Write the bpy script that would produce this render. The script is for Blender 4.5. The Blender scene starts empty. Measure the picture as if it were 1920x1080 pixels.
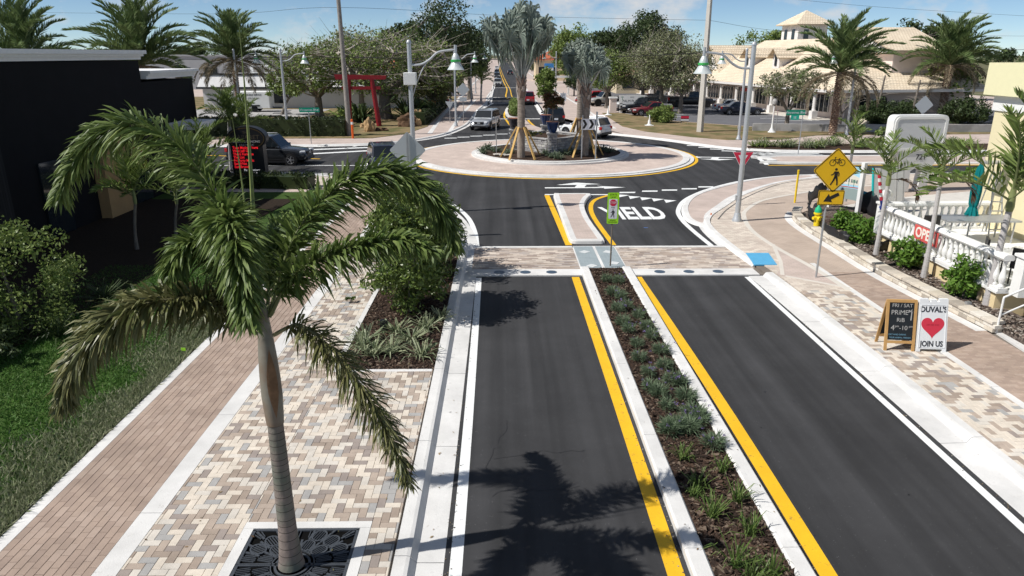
import bpy, bmesh, math, random
import numpy as np
from mathutils import Vector, Matrix, Euler
R = math.radians
PI = math.pi
scene = bpy.context.scene
COL = scene.collection

# ------------------------------------------------------------ camera, sky, sun, exposure
CAMF, CAMH = 1341.0, 6.5
PITCH = math.atan(438 / CAMF)
YAW = R(0.75)
cam_d = bpy.data.cameras.new('camera')
cam_d.sensor_width = 36.0
cam_d.lens = CAMF / 1920 * 36.0
cam_d.clip_start = 0.1
cam_d.clip_end = 6000
cam = bpy.data.objects.new('camera', cam_d)
cam.location = (0, 0, CAMH)
cam.rotation_euler = (PI / 2 - PITCH, 0, -YAW)
COL.objects.link(cam)
scene.camera = cam

SUN_EL, SHADOW_AZ = R(49.5), R(15.5)
world = bpy.data.worlds.new('World')
scene.world = world
world.use_nodes = True
wn, wl = world.node_tree.nodes, world.node_tree.links
wn.clear()
w_out = wn.new('ShaderNodeOutputWorld')
w_bg = wn.new('ShaderNodeBackground')
w_sky = wn.new('ShaderNodeTexSky')
w_sky.sky_type = 'NISHITA'
w_sky.sun_disc = False
w_sky.sun_elevation = SUN_EL
w_sky.sun_rotation = R(254.5)
w_sky.air_density = 0.6
w_sky.altitude = 1500
w_sky.dust_density = 0.0
w_sky.ozone_density = 6.0
w_bg.inputs['Strength'].default_value = 0.085
# fair-weather cumulus all round the horizon
w_tc = wn.new('ShaderNodeTexCoord')
w_map = wn.new('ShaderNodeMapping')
w_map.inputs['Scale'].default_value = (9.0, 9.0, 17.0)
w_map.inputs['Location'].default_value = (2.3, 0.7, 0.0)
w_noise = wn.new('ShaderNodeTexNoise')
w_noise.inputs['Scale'].default_value = 1.0
w_noise.inputs['Detail'].default_value = 7.0
w_noise.inputs['Roughness'].default_value = 0.58
w_ramp = wn.new('ShaderNodeValToRGB')
w_ramp.color_ramp.elements[0].position = 0.50
w_ramp.color_ramp.elements[1].position = 0.66
w_ramp.color_ramp.elements[1].color = (0.85, 0.85, 0.85, 1)
w_mix = wn.new('ShaderNodeMixRGB')
w_mix.inputs['Color2'].default_value = (5.6, 6.1, 7.2, 1)
wl.new(w_tc.outputs['Generated'], w_map.inputs['Vector'])
wl.new(w_map.outputs['Vector'], w_noise.inputs['Vector'])
wl.new(w_noise.outputs['Fac'], w_ramp.inputs['Fac'])
wl.new(w_ramp.outputs['Color'], w_mix.inputs['Fac'])
wl.new(w_sky.outputs['Color'], w_mix.inputs['Color1'])
w_tint = wn.new('ShaderNodeMixRGB'); w_tint.blend_type = 'MULTIPLY'
w_tint.inputs['Fac'].default_value = 1.0
w_tint.inputs['Color2'].default_value = (1.46, 1.35, 1.16, 1)
wl.new(w_mix.outputs['Color'], w_tint.inputs['Color1'])
wl.new(w_tint.outputs['Color'], w_bg.inputs['Color'])
wl.new(w_bg.outputs['Background'], w_out.inputs['Surface'])

sun_d = bpy.data.lights.new('sun', 'SUN')
sun_d.energy = 5.0
sun_d.angle = R(0.53)
sun_d.color = (1.0, 0.965, 0.91)
sun = bpy.data.objects.new('sun', sun_d)
SDIR = Vector((math.cos(SHADOW_AZ) * math.cos(SUN_EL), math.sin(SHADOW_AZ) * math.cos(SUN_EL), -math.sin(SUN_EL)))
sun.rotation_euler = SDIR.to_track_quat('-Z', 'Y').to_euler()
sun.location = (-30, -10, 40)
COL.objects.link(sun)

vs = scene.view_settings
vs.view_transform = 'Standard'
vs.look = 'None'
vs.exposure = 0.0
vs.gamma = 1.0
vs.use_curve_mapping = False

# ------------------------------------------------------------ photo measurements -> ground positions
_S, _C = math.sin(PITCH), math.cos(PITCH)
def at(px, py, z=0.0):
    """where the line of sight of a photo point meets height z"""
    u = (px - 960) / CAMF; v = (py - 540) / CAMF
    d = (u, _C - v * _S, -(_S + v * _C))
    t = (z - CAMH) / d[2]
    x, y = d[0] * t, d[1] * t
    return Vector((x * math.cos(YAW) + y * math.sin(YAW), -x * math.sin(YAW) + y * math.cos(YAW), z))
def deep(px, py, Y):
    """where the line of sight of a photo point meets the upright plane y = Y"""
    u = (px - 960) / CAMF; v = (py - 540) / CAMF
    x, y, z = u, _C - v * _S, -(_S + v * _C)
    X = x * math.cos(YAW) + y * math.sin(YAW); Yy = -x * math.sin(YAW) + y * math.cos(YAW)
    t = Y / Yy
    return Vector((X * t, Y, z * t + CAMH))

# ------------------------------------------------------------ materials
MATS = {}
def lin(r, g, b):
    f = lambda c: (c / 255 / 12.92) if c <= 10 else ((c / 255 + 0.055) / 1.055) ** 2.4
    return (f(r), f(g), f(b))
def mat(name, col, rough=0.7, spec=0.3, metal=0.0, var=0.0, vscale=6.0, bump=0.0, bscale=60.0, island=None, objrand=None,
        transl=0.0, speck=0.0, emit=0.0, coat=0.0, var2=None, wear=None, stain=0.0):
    """procedural principled material; island / objrand = list of colours picked per piece"""
    if name in MATS: return MATS[name]
    m = bpy.data.materials.new(name); m.use_nodes = True
    n, l = m.node_tree.nodes, m.node_tree.links
    p = n['Principled BSDF']
    p.inputs['Roughness'].default_value = rough
    p.inputs['Metallic'].default_value = metal
    p.inputs['Specular IOR Level'].default_value = spec
    if coat: p.inputs['Coat Weight'].default_value = coat; p.inputs['Coat Roughness'].default_value = 0.05
    tc = n.new('ShaderNodeTexCoord')
    src = None
    cols = island or objrand
    if cols:
        rp = n.new('ShaderNodeValToRGB'); rp.color_ramp.interpolation = 'CONSTANT' if len(cols) > 2 and not transl else 'LINEAR'
        els = rp.color_ramp.elements
        while len(els) < len(cols): els.new(0.5)
        for i, c in enumerate(cols):
            els[i].position = i / len(cols) if rp.color_ramp.interpolation == 'CONSTANT' else i / (len(cols) - 1)
            els[i].color = (*c, 1)
        if island:
            g = n.new('ShaderNodeNewGeometry'); l.new(g.outputs['Random Per Island'], rp.inputs['Fac'])
        else:
            g = n.new('ShaderNodeObjectInfo'); l.new(g.outputs['Random'], rp.inputs['Fac'])
        src = rp.outputs['Color']
    def basecol():
        if src: return src
        rgb = n.new('ShaderNodeRGB'); rgb.outputs[0].default_value = (*col, 1); return rgb.outputs[0]
    cur = basecol()
    def modulate(cur, scale, amt, detail=5, coords='Object'):
        nz = n.new('ShaderNodeTexNoise'); nz.inputs['Scale'].default_value = scale; nz.inputs['Detail'].default_value = detail
        nz.inputs['Roughness'].default_value = 0.65
        l.new(tc.outputs[coords], nz.inputs['Vector'])
        mr = n.new('ShaderNodeMapRange'); mr.inputs['From Min'].default_value = 0.25; mr.inputs['From Max'].default_value = 0.75
        mr.inputs['To Min'].default_value = 1 - amt; mr.inputs['To Max'].default_value = 1 + amt
        l.new(nz.outputs['Fac'], mr.inputs['Value'])
        mx = n.new('ShaderNodeMixRGB'); mx.blend_type = 'MULTIPLY'; mx.inputs['Fac'].default_value = 1
        l.new(cur, mx.inputs['Color1']); l.new(mr.outputs['Result'], mx.inputs['Color2'])
        return mx.outputs['Color']
    if var: cur = modulate(cur, vscale, var)
    if speck: cur = modulate(cur, 90.0, speck, 2)
    if var2:
        nz = n.new('ShaderNodeTexNoise'); nz.inputs['Scale'].default_value = var2[1]; nz.inputs['Detail'].default_value = 6
        l.new(tc.outputs['Object'], nz.inputs['Vector'])
        rp2 = n.new('ShaderNodeValToRGB'); rp2.color_ramp.elements[0].position = 0.45; rp2.color_ramp.elements[1].position = 0.62
        l.new(nz.outputs['Fac'], rp2.inputs['Fac'])
        mx = n.new('ShaderNodeMixRGB'); l.new(rp2.outputs['Color'], mx.inputs['Fac']); l.new(cur, mx.inputs['Color1'])
        mx.inputs['Color2'].default_value = (*var2[0], 1); cur = mx.outputs['Color']
    l.new(cur, p.inputs['Base Color'])
    if bump:
        nz = n.new('ShaderNodeTexNoise'); nz.inputs['Scale'].default_value = bscale; nz.inputs['Detail'].default_value = 4
        l.new(tc.outputs['Object'], nz.inputs['Vector'])
        b = n.new('ShaderNodeBump'); b.inputs['Strength'].default_value = bump; b.inputs['Distance'].default_value = 0.02
        l.new(nz.outputs['Fac'], b.inputs['Height']); l.new(b.outputs['Normal'], p.inputs['Normal'])
    if emit:
        l.new(cur, p.inputs['Emission Color']); p.inputs['Emission Strength'].default_value = emit
    if stain:      # broad dirt and bleaching that runs on across neighbouring pieces
        ge = n.new('ShaderNodeNewGeometry')
        for sc, am in ((0.55, stain), (2.6, stain * .7)):
            nz = n.new('ShaderNodeTexNoise'); nz.inputs['Scale'].default_value = sc; nz.inputs['Detail'].default_value = 7; nz.inputs['Roughness'].default_value = .6
            l.new(ge.outputs['Position'], nz.inputs['Vector'])
            mr = n.new('ShaderNodeMapRange'); mr.inputs['From Min'].default_value = .3; mr.inputs['From Max'].default_value = .7; mr.inputs['To Min'].default_value = 1 - am * 1.3; mr.inputs['To Max'].default_value = 1 + am * .7
            l.new(nz.outputs['Fac'], mr.inputs['Value'])
            mx = n.new('ShaderNodeMixRGB'); mx.blend_type = 'MULTIPLY'; mx.inputs['Fac'].default_value = 1
            l.new(cur, mx.inputs['Color1']); l.new(mr.outputs['Result'], mx.inputs['Color2']); cur = mx.outputs['Color']
        l.new(cur, p.inputs['Base Color'])
    if wear:
        nz = n.new('ShaderNodeTexNoise'); nz.inputs['Scale'].default_value = 6; nz.inputs['Detail'].default_value = 12; nz.inputs['Roughness'].default_value = .8
        l.new(tc.outputs['Object'], nz.inputs['Vector'])
        rp3 = n.new('ShaderNodeValToRGB'); rp3.color_ramp.elements[0].position = wear[1]; rp3.color_ramp.elements[1].position = wear[1] + .06
        l.new(nz.outputs['Fac'], rp3.inputs['Fac'])
        mx = n.new('ShaderNodeMixRGB'); l.new(rp3.outputs['Color'], mx.inputs['Fac']); l.new(cur, mx.inputs['Color1'])
        mx.inputs['Color2'].default_value = (*wear[0], 1); cur = mx.outputs['Color']; l.new(cur, p.inputs['Base Color'])
    if transl:
        tr = n.new('ShaderNodeBsdfTranslucent'); l.new(cur, tr.inputs['Color'])
        ms = n.new('ShaderNodeMixShader'); ms.inputs['Fac'].default_value = transl
        l.new(p.outputs['BSDF'], ms.inputs[1]); l.new(tr.outputs['BSDF'], ms.inputs[2])
        l.new(ms.outputs['Shader'], n['Material Output'].inputs['Surface'])
    MATS[name] = m
    return m
def brickmat(name, c1, c2, mortar, bw, bh, msize=0.006, rough=0.85, offset=0.5, rot=0.0):
    """running bond or rows of far-off pavers and blocks"""
    if name in MATS: return MATS[name]
    m = bpy.data.materials.new(name); m.use_nodes = True
    n, l = m.node_tree.nodes, m.node_tree.links
    p = n['Principled BSDF']; p.inputs['Roughness'].default_value = rough; p.inputs['Specular IOR Level'].default_value = 0.2
    tc = n.new('ShaderNodeTexCoord'); mp = n.new('ShaderNodeMapping'); mp.inputs['Rotation'].default_value = (0, 0, rot)
    br = n.new('ShaderNodeTexBrick'); br.offset = offset
    br.inputs['Scale'].default_value = 1.0; br.inputs['Brick Width'].default_value = bw; br.inputs['Row Height'].default_value = bh
    br.inputs['Mortar Size'].default_value = msize; br.inputs['Color1'].default_value = (*c1, 1); br.inputs['Color2'].default_value = (*c2, 1)
    br.inputs['Mortar'].default_value = (*mortar, 1)
    l.new(tc.outputs['Object'], mp.inputs['Vector']); l.new(mp.outputs['Vector'], br.inputs['Vector'])
    nz = n.new('ShaderNodeTexNoise'); nz.inputs['Scale'].default_value = 0.9; nz.inputs['Detail'].default_value = 5
    l.new(tc.outputs['Object'], nz.inputs['Vector'])
    mr = n.new('ShaderNodeMapRange'); mr.inputs['From Min'].default_value = 0.3; mr.inputs['From Max'].default_value = 0.7
    mr.inputs['To Min'].default_value = 0.88; mr.inputs['To Max'].default_value = 1.1
    l.new(nz.outputs['Fac'], mr.inputs['Value'])
    mx = n.new('ShaderNodeMixRGB'); mx.blend_type = 'MULTIPLY'; mx.inputs['Fac'].default_value = 1
    l.new(br.outputs['Color'], mx.inputs['Color1']); l.new(mr.outputs['Result'], mx.inputs['Color2'])
    l.new(mx.outputs['Color'], p.inputs['Base Color'])
    MATS[name] = m
    return m

# ------------------------------------------------------------ mesh builder
class MB:
    def __init__(s): s.v = []; s.f = []; s.mi = []; s.cur = 0; s.T = None
    def _add(s, vs, fs):
        o = len(s.v)
        if s.T is not None: vs = [s.T @ Vector(v) for v in vs]
        s.v.extend([tuple(v) for v in vs]); s.f.extend([tuple(i + o for i in f) for f in fs]); s.mi.extend([s.cur] * len(fs))
        return s
    def box(s, c, d, rz=0.0, taper=1.0, rot=None):
        hx, hy, hz = d[0] / 2, d[1] / 2, d[2] / 2
        vs = [(-hx, -hy, -hz), (hx, -hy, -hz), (hx, hy, -hz), (-hx, hy, -hz)]
        vs += [(x * taper, y * taper, hz) for x, y, z in vs]
        M = rot if rot is not None else Matrix.Rotation(rz, 3, 'Z')
        vs = [M @ Vector(v) + Vector(c) for v in vs]
        return s._add(vs, [(0, 3, 2, 1), (4, 5, 6, 7), (0, 1, 5, 4), (1, 2, 6, 5), (2, 3, 7, 6), (3, 0, 4, 7)])
    def prism(s, poly, z0, z1, M=None):
        n = len(poly)
        a = sum(poly[i][0] * poly[(i + 1) % n][1] - poly[(i + 1) % n][0] * poly[i][1] for i in range(n))
        if a < 0: poly = list(poly)[::-1]
        vs = [(p[0], p[1], z0) for p in poly] + [(p[0], p[1], z1) for p in poly]
        if M is not None: vs = [M @ Vector(v) for v in vs]
        fs = [tuple(range(n))[::-1], tuple(range(n, 2 * n))] + [(i, (i + 1) % n, n + (i + 1) % n, n + i) for i in range(n)]
        return s._add(vs, fs)
    def sheet(s, poly, z):
        n = len(poly)
        a = sum(poly[i][0] * poly[(i + 1) % n][1] - poly[(i + 1) % n][0] * poly[i][1] for i in range(n))
        if a < 0: poly = list(poly)[::-1]
        return s._add([(p[0], p[1], z) for p in poly], [tuple(range(n))])
    def tube(s, pts, rad, n=8, cap=True, flat=1.0):
        pts = [Vector(p) for p in pts]; k = len(pts)
        if not hasattr(rad, '__len__'): rad = [rad] * k
        vs = []; fs = []
        up = Vector((0, 0, 1)); prevx = None
        for i, p in enumerate(pts):
            d = (pts[min(i + 1, k - 1)] - pts[max(i - 1, 0)]).normalized()
            if prevx is None:
                x = d.cross(up)
                if x.length < 1e-3: x = Vector((1, 0, 0))
            else: x = prevx - d * prevx.dot(d)
            x.normalize(); prevx = x; y = d.cross(x)
            for j in range(n):
                a = 2 * PI * j / n
                vs.append(p + (x * math.cos(a) + y * math.sin(a) * flat) * rad[i])
        for i in range(k - 1):
            for j in range(n):
                fs.append((i * n + j, i * n + (j + 1) % n, (i + 1) * n + (j + 1) % n, (i + 1) * n + j))
        if cap: fs += [tuple(range(n))[::-1], tuple(range((k - 1) * n, k * n))]
        return s._add(vs, fs)
    def lathe(s, prof, n=16, c=(0, 0, 0), M=None, cap=True):
        vs = []; fs = []; k = len(prof)
        for r, z in prof:
            for j in range(n):
                a = 2 * PI * j / n; vs.append((r * math.cos(a), r * math.sin(a), z))
        for i in range(k - 1):
            for j in range(n): fs.append((i * n + j, i * n + (j + 1) % n, (i + 1) * n + (j + 1) % n, (i + 1) * n + j))
        if cap and prof[0][0] > 1e-6: fs.append(tuple(range(n))[::-1])
        if cap and prof[-1][0] > 1e-6: fs.append(tuple(range((k - 1) * n, k * n)))
        if M is not None: vs = [M @ Vector(v) for v in vs]
        return s._add([Vector(v) + Vector(c) for v in vs], fs)
    def ring(s, r0, r1, z0, z1, n=96, c=(0, 0), a0=0.0, a1=2 * PI):
        """flat annulus with height; closed when full circle"""
        full = abs(a1 - a0 - 2 * PI) < 1e-6
        k = n if full else n + 1
        vs = []
        for i in range(k):
            a = a0 + (a1 - a0) * i / n; ca, sa = math.cos(a), math.sin(a)
            vs += [(c[0] + r0 * ca, c[1] + r0 * sa, z0), (c[0] + r1 * ca, c[1] + r1 * sa, z0), (c[0] + r1 * ca, c[1] + r1 * sa, z1), (c[0] + r0 * ca, c[1] + r0 * sa, z1)]
        fs = []
        for i in range(n):
            j = (i + 1) % k
            for q in range(4): fs.append((i * 4 + q, j * 4 + q, j * 4 + (q + 1) % 4, i * 4 + (q + 1) % 4)[::-1])
        if not full: fs += [(0, 1, 2, 3), tuple((k - 1) * 4 + q for q in (3, 2, 1, 0))]
        return s._add(vs, fs)
    def sweep(s, path, prof, closed=False):
        """prof: list of (offset to the right, z), swept along a flat path (kerbs, painted lines)"""
        pts = [Vector((p[0], p[1])) for p in path]; k = len(pts); n = len(prof); vs = []
        for i in range(k):
            a = pts[i - 1] if (i > 0 or closed) else pts[i]; b = pts[(i + 1) % k] if (i < k - 1 or closed) else pts[i]
            d = (b - a).normalized(); r = Vector((d.y, -d.x))
            for o, z in prof: q = pts[i] + r * o; vs.append((q.x, q.y, z))
        fs = []
        for i in range(k if closed else k - 1):
            j = (i + 1) % k
            for q in range(n - 1): fs.append((i * n + q, i * n + q + 1, j * n + q + 1, j * n + q)[::-1])
        if not closed and n > 2: fs += [tuple(range(n)), tuple(range((k - 1) * n, k * n))[::-1]]
        return s._add(vs, fs)
    def arrays(s, V, Fs):
        o = len(s.v)
        if s.T is not None:
            M = np.array(s.T); V = V @ M[:3, :3].T + M[:3, 3]
        s.v.extend(map(tuple, V.tolist()))
        for F in Fs:
            s.f.extend(map(tuple, (F + o).tolist())); s.mi.extend([s.cur] * len(F))
        return s
    def build(s, name, mats, parent=None, smooth=False, loc=None, bevel=0.0):
        me = bpy.data.meshes.new(name)
        me.from_pydata(s.v, [], s.f)
        for m in (mats if isinstance(mats, (list, tuple)) else [mats]): me.materials.append(m)
        if len(me.materials) > 1: me.polygons.foreach_set('material_index', s.mi)
        if bevel:
            bm = bmesh.new(); bm.from_mesh(me)
            bmesh.ops.bevel(bm, geom=bm.edges[:], offset=bevel, segments=2, affect='EDGES', profile=0.5, clamp_overlap=True)
            bm.to_mesh(me); bm.free()
        if smooth:
            me.polygons.foreach_set('use_smooth', [True] * len(me.polygons))
            me.set_sharp_from_angle(angle=R(38))
        me.update()
        o = bpy.data.objects.new(name, me)
        COL.objects.link(o)
        if parent is not None: o.parent = parent
        if loc is not None: o.location = loc
        return o
def thing(name, label, cat, loc=(0, 0, 0), rz=0.0, group=None):
    o = bpy.data.objects.new(name, None); COL.objects.link(o)
    o.empty_display_size = 0.2
    o.location = loc; o.rotation_euler = (0, 0, rz)
    o['label'] = label; o['category'] = cat
    if group: o['group'] = group
    return o
def tag(o, label, cat, group=None):
    o['label'] = label; o['category'] = cat
    if group: o['group'] = group
    return o
def struct(o): o['kind'] = 'structure'; return o
def stuff(o): o['kind'] = 'stuff'; return o
KIDS = {}
def kids(o): return list(o.children)
def dup(root, loc=None, rz=None, label=None, group=None, scale=None):
    r = root.copy(); COL.objects.link(r)
    if loc is not None: r.location = loc
    if rz is not None: r.rotation_euler = (0, 0, rz)
    if scale is not None: r.scale = (scale, scale, scale) if not hasattr(scale, '__len__') else scale
    if label: r['label'] = label
    if group: r['group'] = group
    for ch in kids(root):
        c = ch.copy(); COL.objects.link(c); c.parent = r
        for g in kids(ch):
            d = g.copy(); COL.objects.link(d); d.parent = c
    return r
def inst(me, name, parent, loc, rot=(0, 0, 0), scale=1.0):
    o = bpy.data.objects.new(name, me); COL.objects.link(o); o.parent = parent
    o.location = loc; o.rotation_euler = rot
    o.scale = scale if hasattr(scale, '__len__') else (scale,) * 3
    return o
def catmull(pts, n=8, closed=False):
    P = [Vector(p) for p in pts]; k = len(P); out = []
    for i in range(k if closed else k - 1):
        if closed: p0, p1, p2, p3 = P[i - 1], P[i], P[(i + 1) % k], P[(i + 2) % k]
        else: p0, p1, p2, p3 = P[max(i - 1, 0)], P[i], P[i + 1], P[min(i + 2, k - 1)]
        for j in range(n):
            t = j / n
            out.append(0.5 * ((2 * p1) + (p2 - p0) * t + (2 * p0 - 5 * p1 + 4 * p2 - p3) * t * t + (3 * p1 - p0 - 3 * p2 + p3) * t ** 3))
    if not closed: out.append(P[-1].copy())
    return out
def text(body, size, m, parent, M, name='lettering', align='CENTER', depth=0.004, sx=1.0, spacing=1.0, bold=0.0):
    cu = bpy.data.curves.new(name, 'FONT'); cu.body = body; cu.size = size; cu.extrude = depth; cu.align_x = align; cu.align_y = 'CENTER'
    cu.resolution_u = 3; cu.space_character = spacing; cu.offset = bold
    t = bpy.data.objects.new(name, cu); COL.objects.link(t)
    dg = bpy.context.evaluated_depsgraph_get()
    me = bpy.data.meshes.new_from_object(t.evaluated_get(dg))
    bpy.data.objects.remove(t); bpy.data.curves.remove(cu)
    me.transform(M @ Matrix.Diagonal((sx, 1, 1, 1)))
    me.materials.clear(); me.materials.append(m)
    o = bpy.data.objects.new(name, me); COL.objects.link(o); o.parent = parent
    return o
# upright plane facing the viewer (-Y): local x -> X, local y -> Z, local z (outward) -> -Y
UP = Matrix(((1, 0, 0, 0), (0, 0, -1, 0), (0, 1, 0, 0), (0, 0, 0, 1)))
def frame(x, y, z, rz=0.0): return Matrix.Translation((x, y, z)) @ Matrix.Rotation(rz, 4, 'Z') @ UP

# ------------------------------------------------------------ foliage helpers (numpy)
def rng(seed): return np.random.default_rng(seed)
def unit(a): return a / np.maximum(np.linalg.norm(a, axis=1, keepdims=True), 1e-9)
def leaf_quads(mb, P, D, L, W, g, seed, droop=0.0):
    """one bent pointed blade (quad + tip triangle) per row: base P, direction D, length L, width W"""
    n = len(P); D = unit(D)
    ref = g.normal(size=(n, 3)); ref[:, 2] += 0.8
    S = unit(np.cross(D, ref)); W = np.broadcast_to(W, (n,))[:, None]; L = np.broadcast_to(L, (n,))[:, None]
    dz = np.zeros((n, 3)); dz[:, 2] = -1
    mid = P + D * L * 0.5 + dz * L * droop * 0.25
    tip = P + D * L + dz * L * droop
    V = np.stack([P - S * W * 0.18, P + S * W * 0.18, mid + S * W * 0.5, mid - S * W * 0.5, tip], 1).reshape(-1, 3)
    b = np.arange(n)[:, None] * 5
    mb.arrays(V, [b + np.array([[0, 1, 2, 3]]), b + np.array([[3, 2, 4]])])
def leaf_clump(mb, centers, spread, n, size, g, up=0.3, aspect=0.55):
    """n leaf-sized faces scattered round each clump centre"""
    C = np.repeat(np.asarray(centers, float), n, 0); N = len(C)
    sp = np.repeat(np.broadcast_to(np.asarray(spread, float).reshape(-1, 1) if np.ndim(spread) else spread, (len(centers), 1)), n, 0)
    off = unit(g.normal(size=(N, 3))) * (g.random((N, 1)) ** 0.45) * sp
    off[:, 2] *= 0.75
    P = C + off
    nr = unit(unit(off) * 0.6 + g.normal(size=(N, 3)) * 0.7 + np.array([0, 0, up]))
    a = unit(np.cross(nr, g.normal(size=(N, 3)))); b = np.cross(nr, a)
    s = size * (0.6 + 0.8 * g.random((N, 1)))
    V = np.stack([P - a * s, P - b * s * aspect, P + a * s, P + b * s * aspect], 1).reshape(-1, 3)
    i = np.arange(N)[:, None] * 4
    mb.arrays(V, [i + np.array([[0, 1, 2, 3]])])
# ------------------------------------------------------------ shared materials
def _asphalt():
    m = mat('asphalt', (0.043, 0.043, 0.045), rough=0.85, spec=0.25, var=0.22, vscale=0.5, bump=0.45, bscale=140)
    n, l = m.node_tree.nodes, m.node_tree.links
    p = n['Principled BSDF']; old = p.inputs['Base Color'].links[0].from_socket
    tc = n.new('ShaderNodeTexCoord')
    # pale aggregate specks, and long wheel-track bands
    v = n.new('ShaderNodeTexVoronoi'); v.inputs['Scale'].default_value = 34; l.new(tc.outputs['Object'], v.inputs['Vector'])
    r = n.new('ShaderNodeValToRGB'); r.color_ramp.elements[0].position = 0.03; r.color_ramp.elements[0].color = (1, 1, 1, 1)
    r.color_ramp.elements[1].position = 0.22; r.color_ramp.elements[1].color = (0, 0, 0, 1); l.new(v.outputs['Distance'], r.inputs['Fac'])
    nz = n.new('ShaderNodeTexNoise'); nz.inputs['Scale'].default_value = 9; l.new(tc.outputs['Object'], nz.inputs['Vector'])
    r2 = n.new('ShaderNodeValToRGB'); r2.color_ramp.elements[0].position = 0.55; r2.color_ramp.elements[1].position = 0.7; l.new(nz.outputs['Fac'], r2.inputs['Fac'])
    mm = n.new('ShaderNodeMath'); mm.operation = 'MULTIPLY'; l.new(r.outputs['Color'], mm.inputs[0]); l.new(r2.outputs['Color'], mm.inputs[1])
    m2 = n.new('ShaderNodeMath'); m2.operation = 'MULTIPLY'; m2.inputs[1].default_value = 0.8; l.new(mm.outputs[0], m2.inputs[0])
    mx = n.new('ShaderNodeMixRGB'); mx.inputs['Color2'].default_value = (0.3, 0.3, 0.3, 1); l.new(m2.outputs[0], mx.inputs['Fac']); l.new(old, mx.inputs['Color1'])
    mp = n.new('ShaderNodeMapping'); mp.inputs['Scale'].default_value = (2.2, 0.05, 1); l.new(tc.outputs['Object'], mp.inputs['Vector'])
    n3 = n.new('ShaderNodeTexNoise'); n3.inputs['Scale'].default_value = 1.0; n3.inputs['Detail'].default_value = 3; l.new(mp.outputs['Vector'], n3.inputs['Vector'])
    mr = n.new('ShaderNodeMapRange'); mr.inputs['From Min'].default_value = 0.3; mr.inputs['From Max'].default_value = 0.7; mr.inputs['To Min'].default_value = 0.68; mr.inputs['To Max'].default_value = 1.36
    l.new(n3.outputs['Fac'], mr.inputs['Value'])
    mz = n.new('ShaderNodeMixRGB'); mz.blend_type = 'MULTIPLY'; mz.inputs['Fac'].default_value = 1
    l.new(mx.outputs['Color'], mz.inputs['Color1']); l.new(mr.outputs['Result'], mz.inputs['Color2']); l.new(mz.outputs['Color'], p.inputs['Base Color'])
    return m
M_asphalt = _asphalt()
M_lot = mat('lot_asphalt', (0.14, 0.14, 0.15), 0.9, 0.2, var=0.15, vscale=0.6, bump=0.2)
M_white = mat('white_road_paint', (0.80, 0.81, 0.80), 0.6, 0.3, var=0.08, vscale=2, speck=0.08, wear=((0.36, 0.36, 0.36), 0.58))
M_yellow = mat('yellow_road_paint', (0.80, 0.46, 0.018), 0.6, 0.3, var=0.10, vscale=1.5, speck=0.10, wear=((0.30, 0.19, 0.05), 0.57))
M_conc = mat('pale_concrete', (0.69, 0.68, 0.66), 0.85, 0.2, var=0.15, vscale=0.9, bump=0.15, bscale=40, speck=0.08, wear=((0.45, 0.43, 0.40), 0.60), stain=0.07)
M_conc2 = mat('sand_concrete', (0.62, 0.58, 0.52), 0.9, 0.2, var=0.08, vscale=1.5, bump=0.15)
M_greyconc = mat('grey_concrete', (0.42, 0.41, 0.40), 0.9, 0.2, var=0.12, vscale=2.0, bump=0.2, var2=((0.3, 0.29, 0.28), 1.1))
M_joint = mat('joint_sand', (0.19, 0.165, 0.14), 0.95, 0.1, var=0.15, vscale=3)
CREAM, CREAM2, TAN, BROWN, BROWN2, GREY = (0.69, 0.615, 0.52), (0.65, 0.60, 0.53), (0.45, 0.37, 0.305), (0.37, 0.30, 0.245), (0.335, 0.285, 0.255), (0.41, 0.40, 0.385)
HERR = [CREAM, BROWN, CREAM2, TAN, GREY, CREAM, BROWN2, CREAM2, TAN, CREAM]
M_herr = mat('mixed_paver', CREAM, 0.85, 0.2, island=HERR, var=0.12, vscale=7, bump=0.15, speck=0.05, stain=0.13)
M_herr1 = mat('mixed_paver_single', CREAM, 0.85, 0.2, objrand=HERR, var=0.12, vscale=7, bump=0.15, speck=0.05, stain=0.13)
TANS = [(0.41, 0.315, 0.255), (0.38, 0.29, 0.235), (0.43, 0.335, 0.275), (0.36, 0.275, 0.225)]
M_tan = mat('tan_paver', TANS[0], 0.88, 0.2, island=TANS, var=0.07, vscale=4, bump=0.15, stain=0.13)
M_tan1 = mat('tan_paver_single', TANS[0], 0.88, 0.2, objrand=TANS, var=0.07, vscale=4, bump=0.15, stain=0.13)
CW = [(0.56, 0.48, 0.41), (0.40, 0.325, 0.27), (0.64, 0.56, 0.48), (0.33, 0.27, 0.235), (0.48, 0.405, 0.345), (0.44, 0.385, 0.35)]
M_cw = mat('crossing_paver', CW[0], 0.85, 0.2, island=CW, var=0.1, vscale=6, stain=0.13)
M_cw1 = mat('crossing_paver_single', CW[0], 0.85, 0.2, objrand=CW, var=0.1, vscale=6, stain=0.13)
M_pinkfar = brickmat('pink_far_pavers', (0.56, 0.46, 0.41), (0.50, 0.41, 0.36), (0.40, 0.34, 0.31), 0.24, 0.12)
M_herrfar = brickmat('mixed_far_pavers', (0.68, 0.61, 0.52), (0.50, 0.42, 0.36), (0.42, 0.36, 0.31), 0.24, 0.12)
M_mulch = mat('bark_mulch', (0.045, 0.029, 0.021), 0.95, 0.15, var=0.5, vscale=30, bump=0.9, bscale=45, var2=((0.085, 0.055, 0.04), 24))
M_mulchR = mat('pale_mulch', (0.16, 0.13, 0.11), 0.95, 0.15, var=0.5, vscale=22, bump=0.9, bscale=40, var2=((0.06, 0.045, 0.04), 16))
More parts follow.
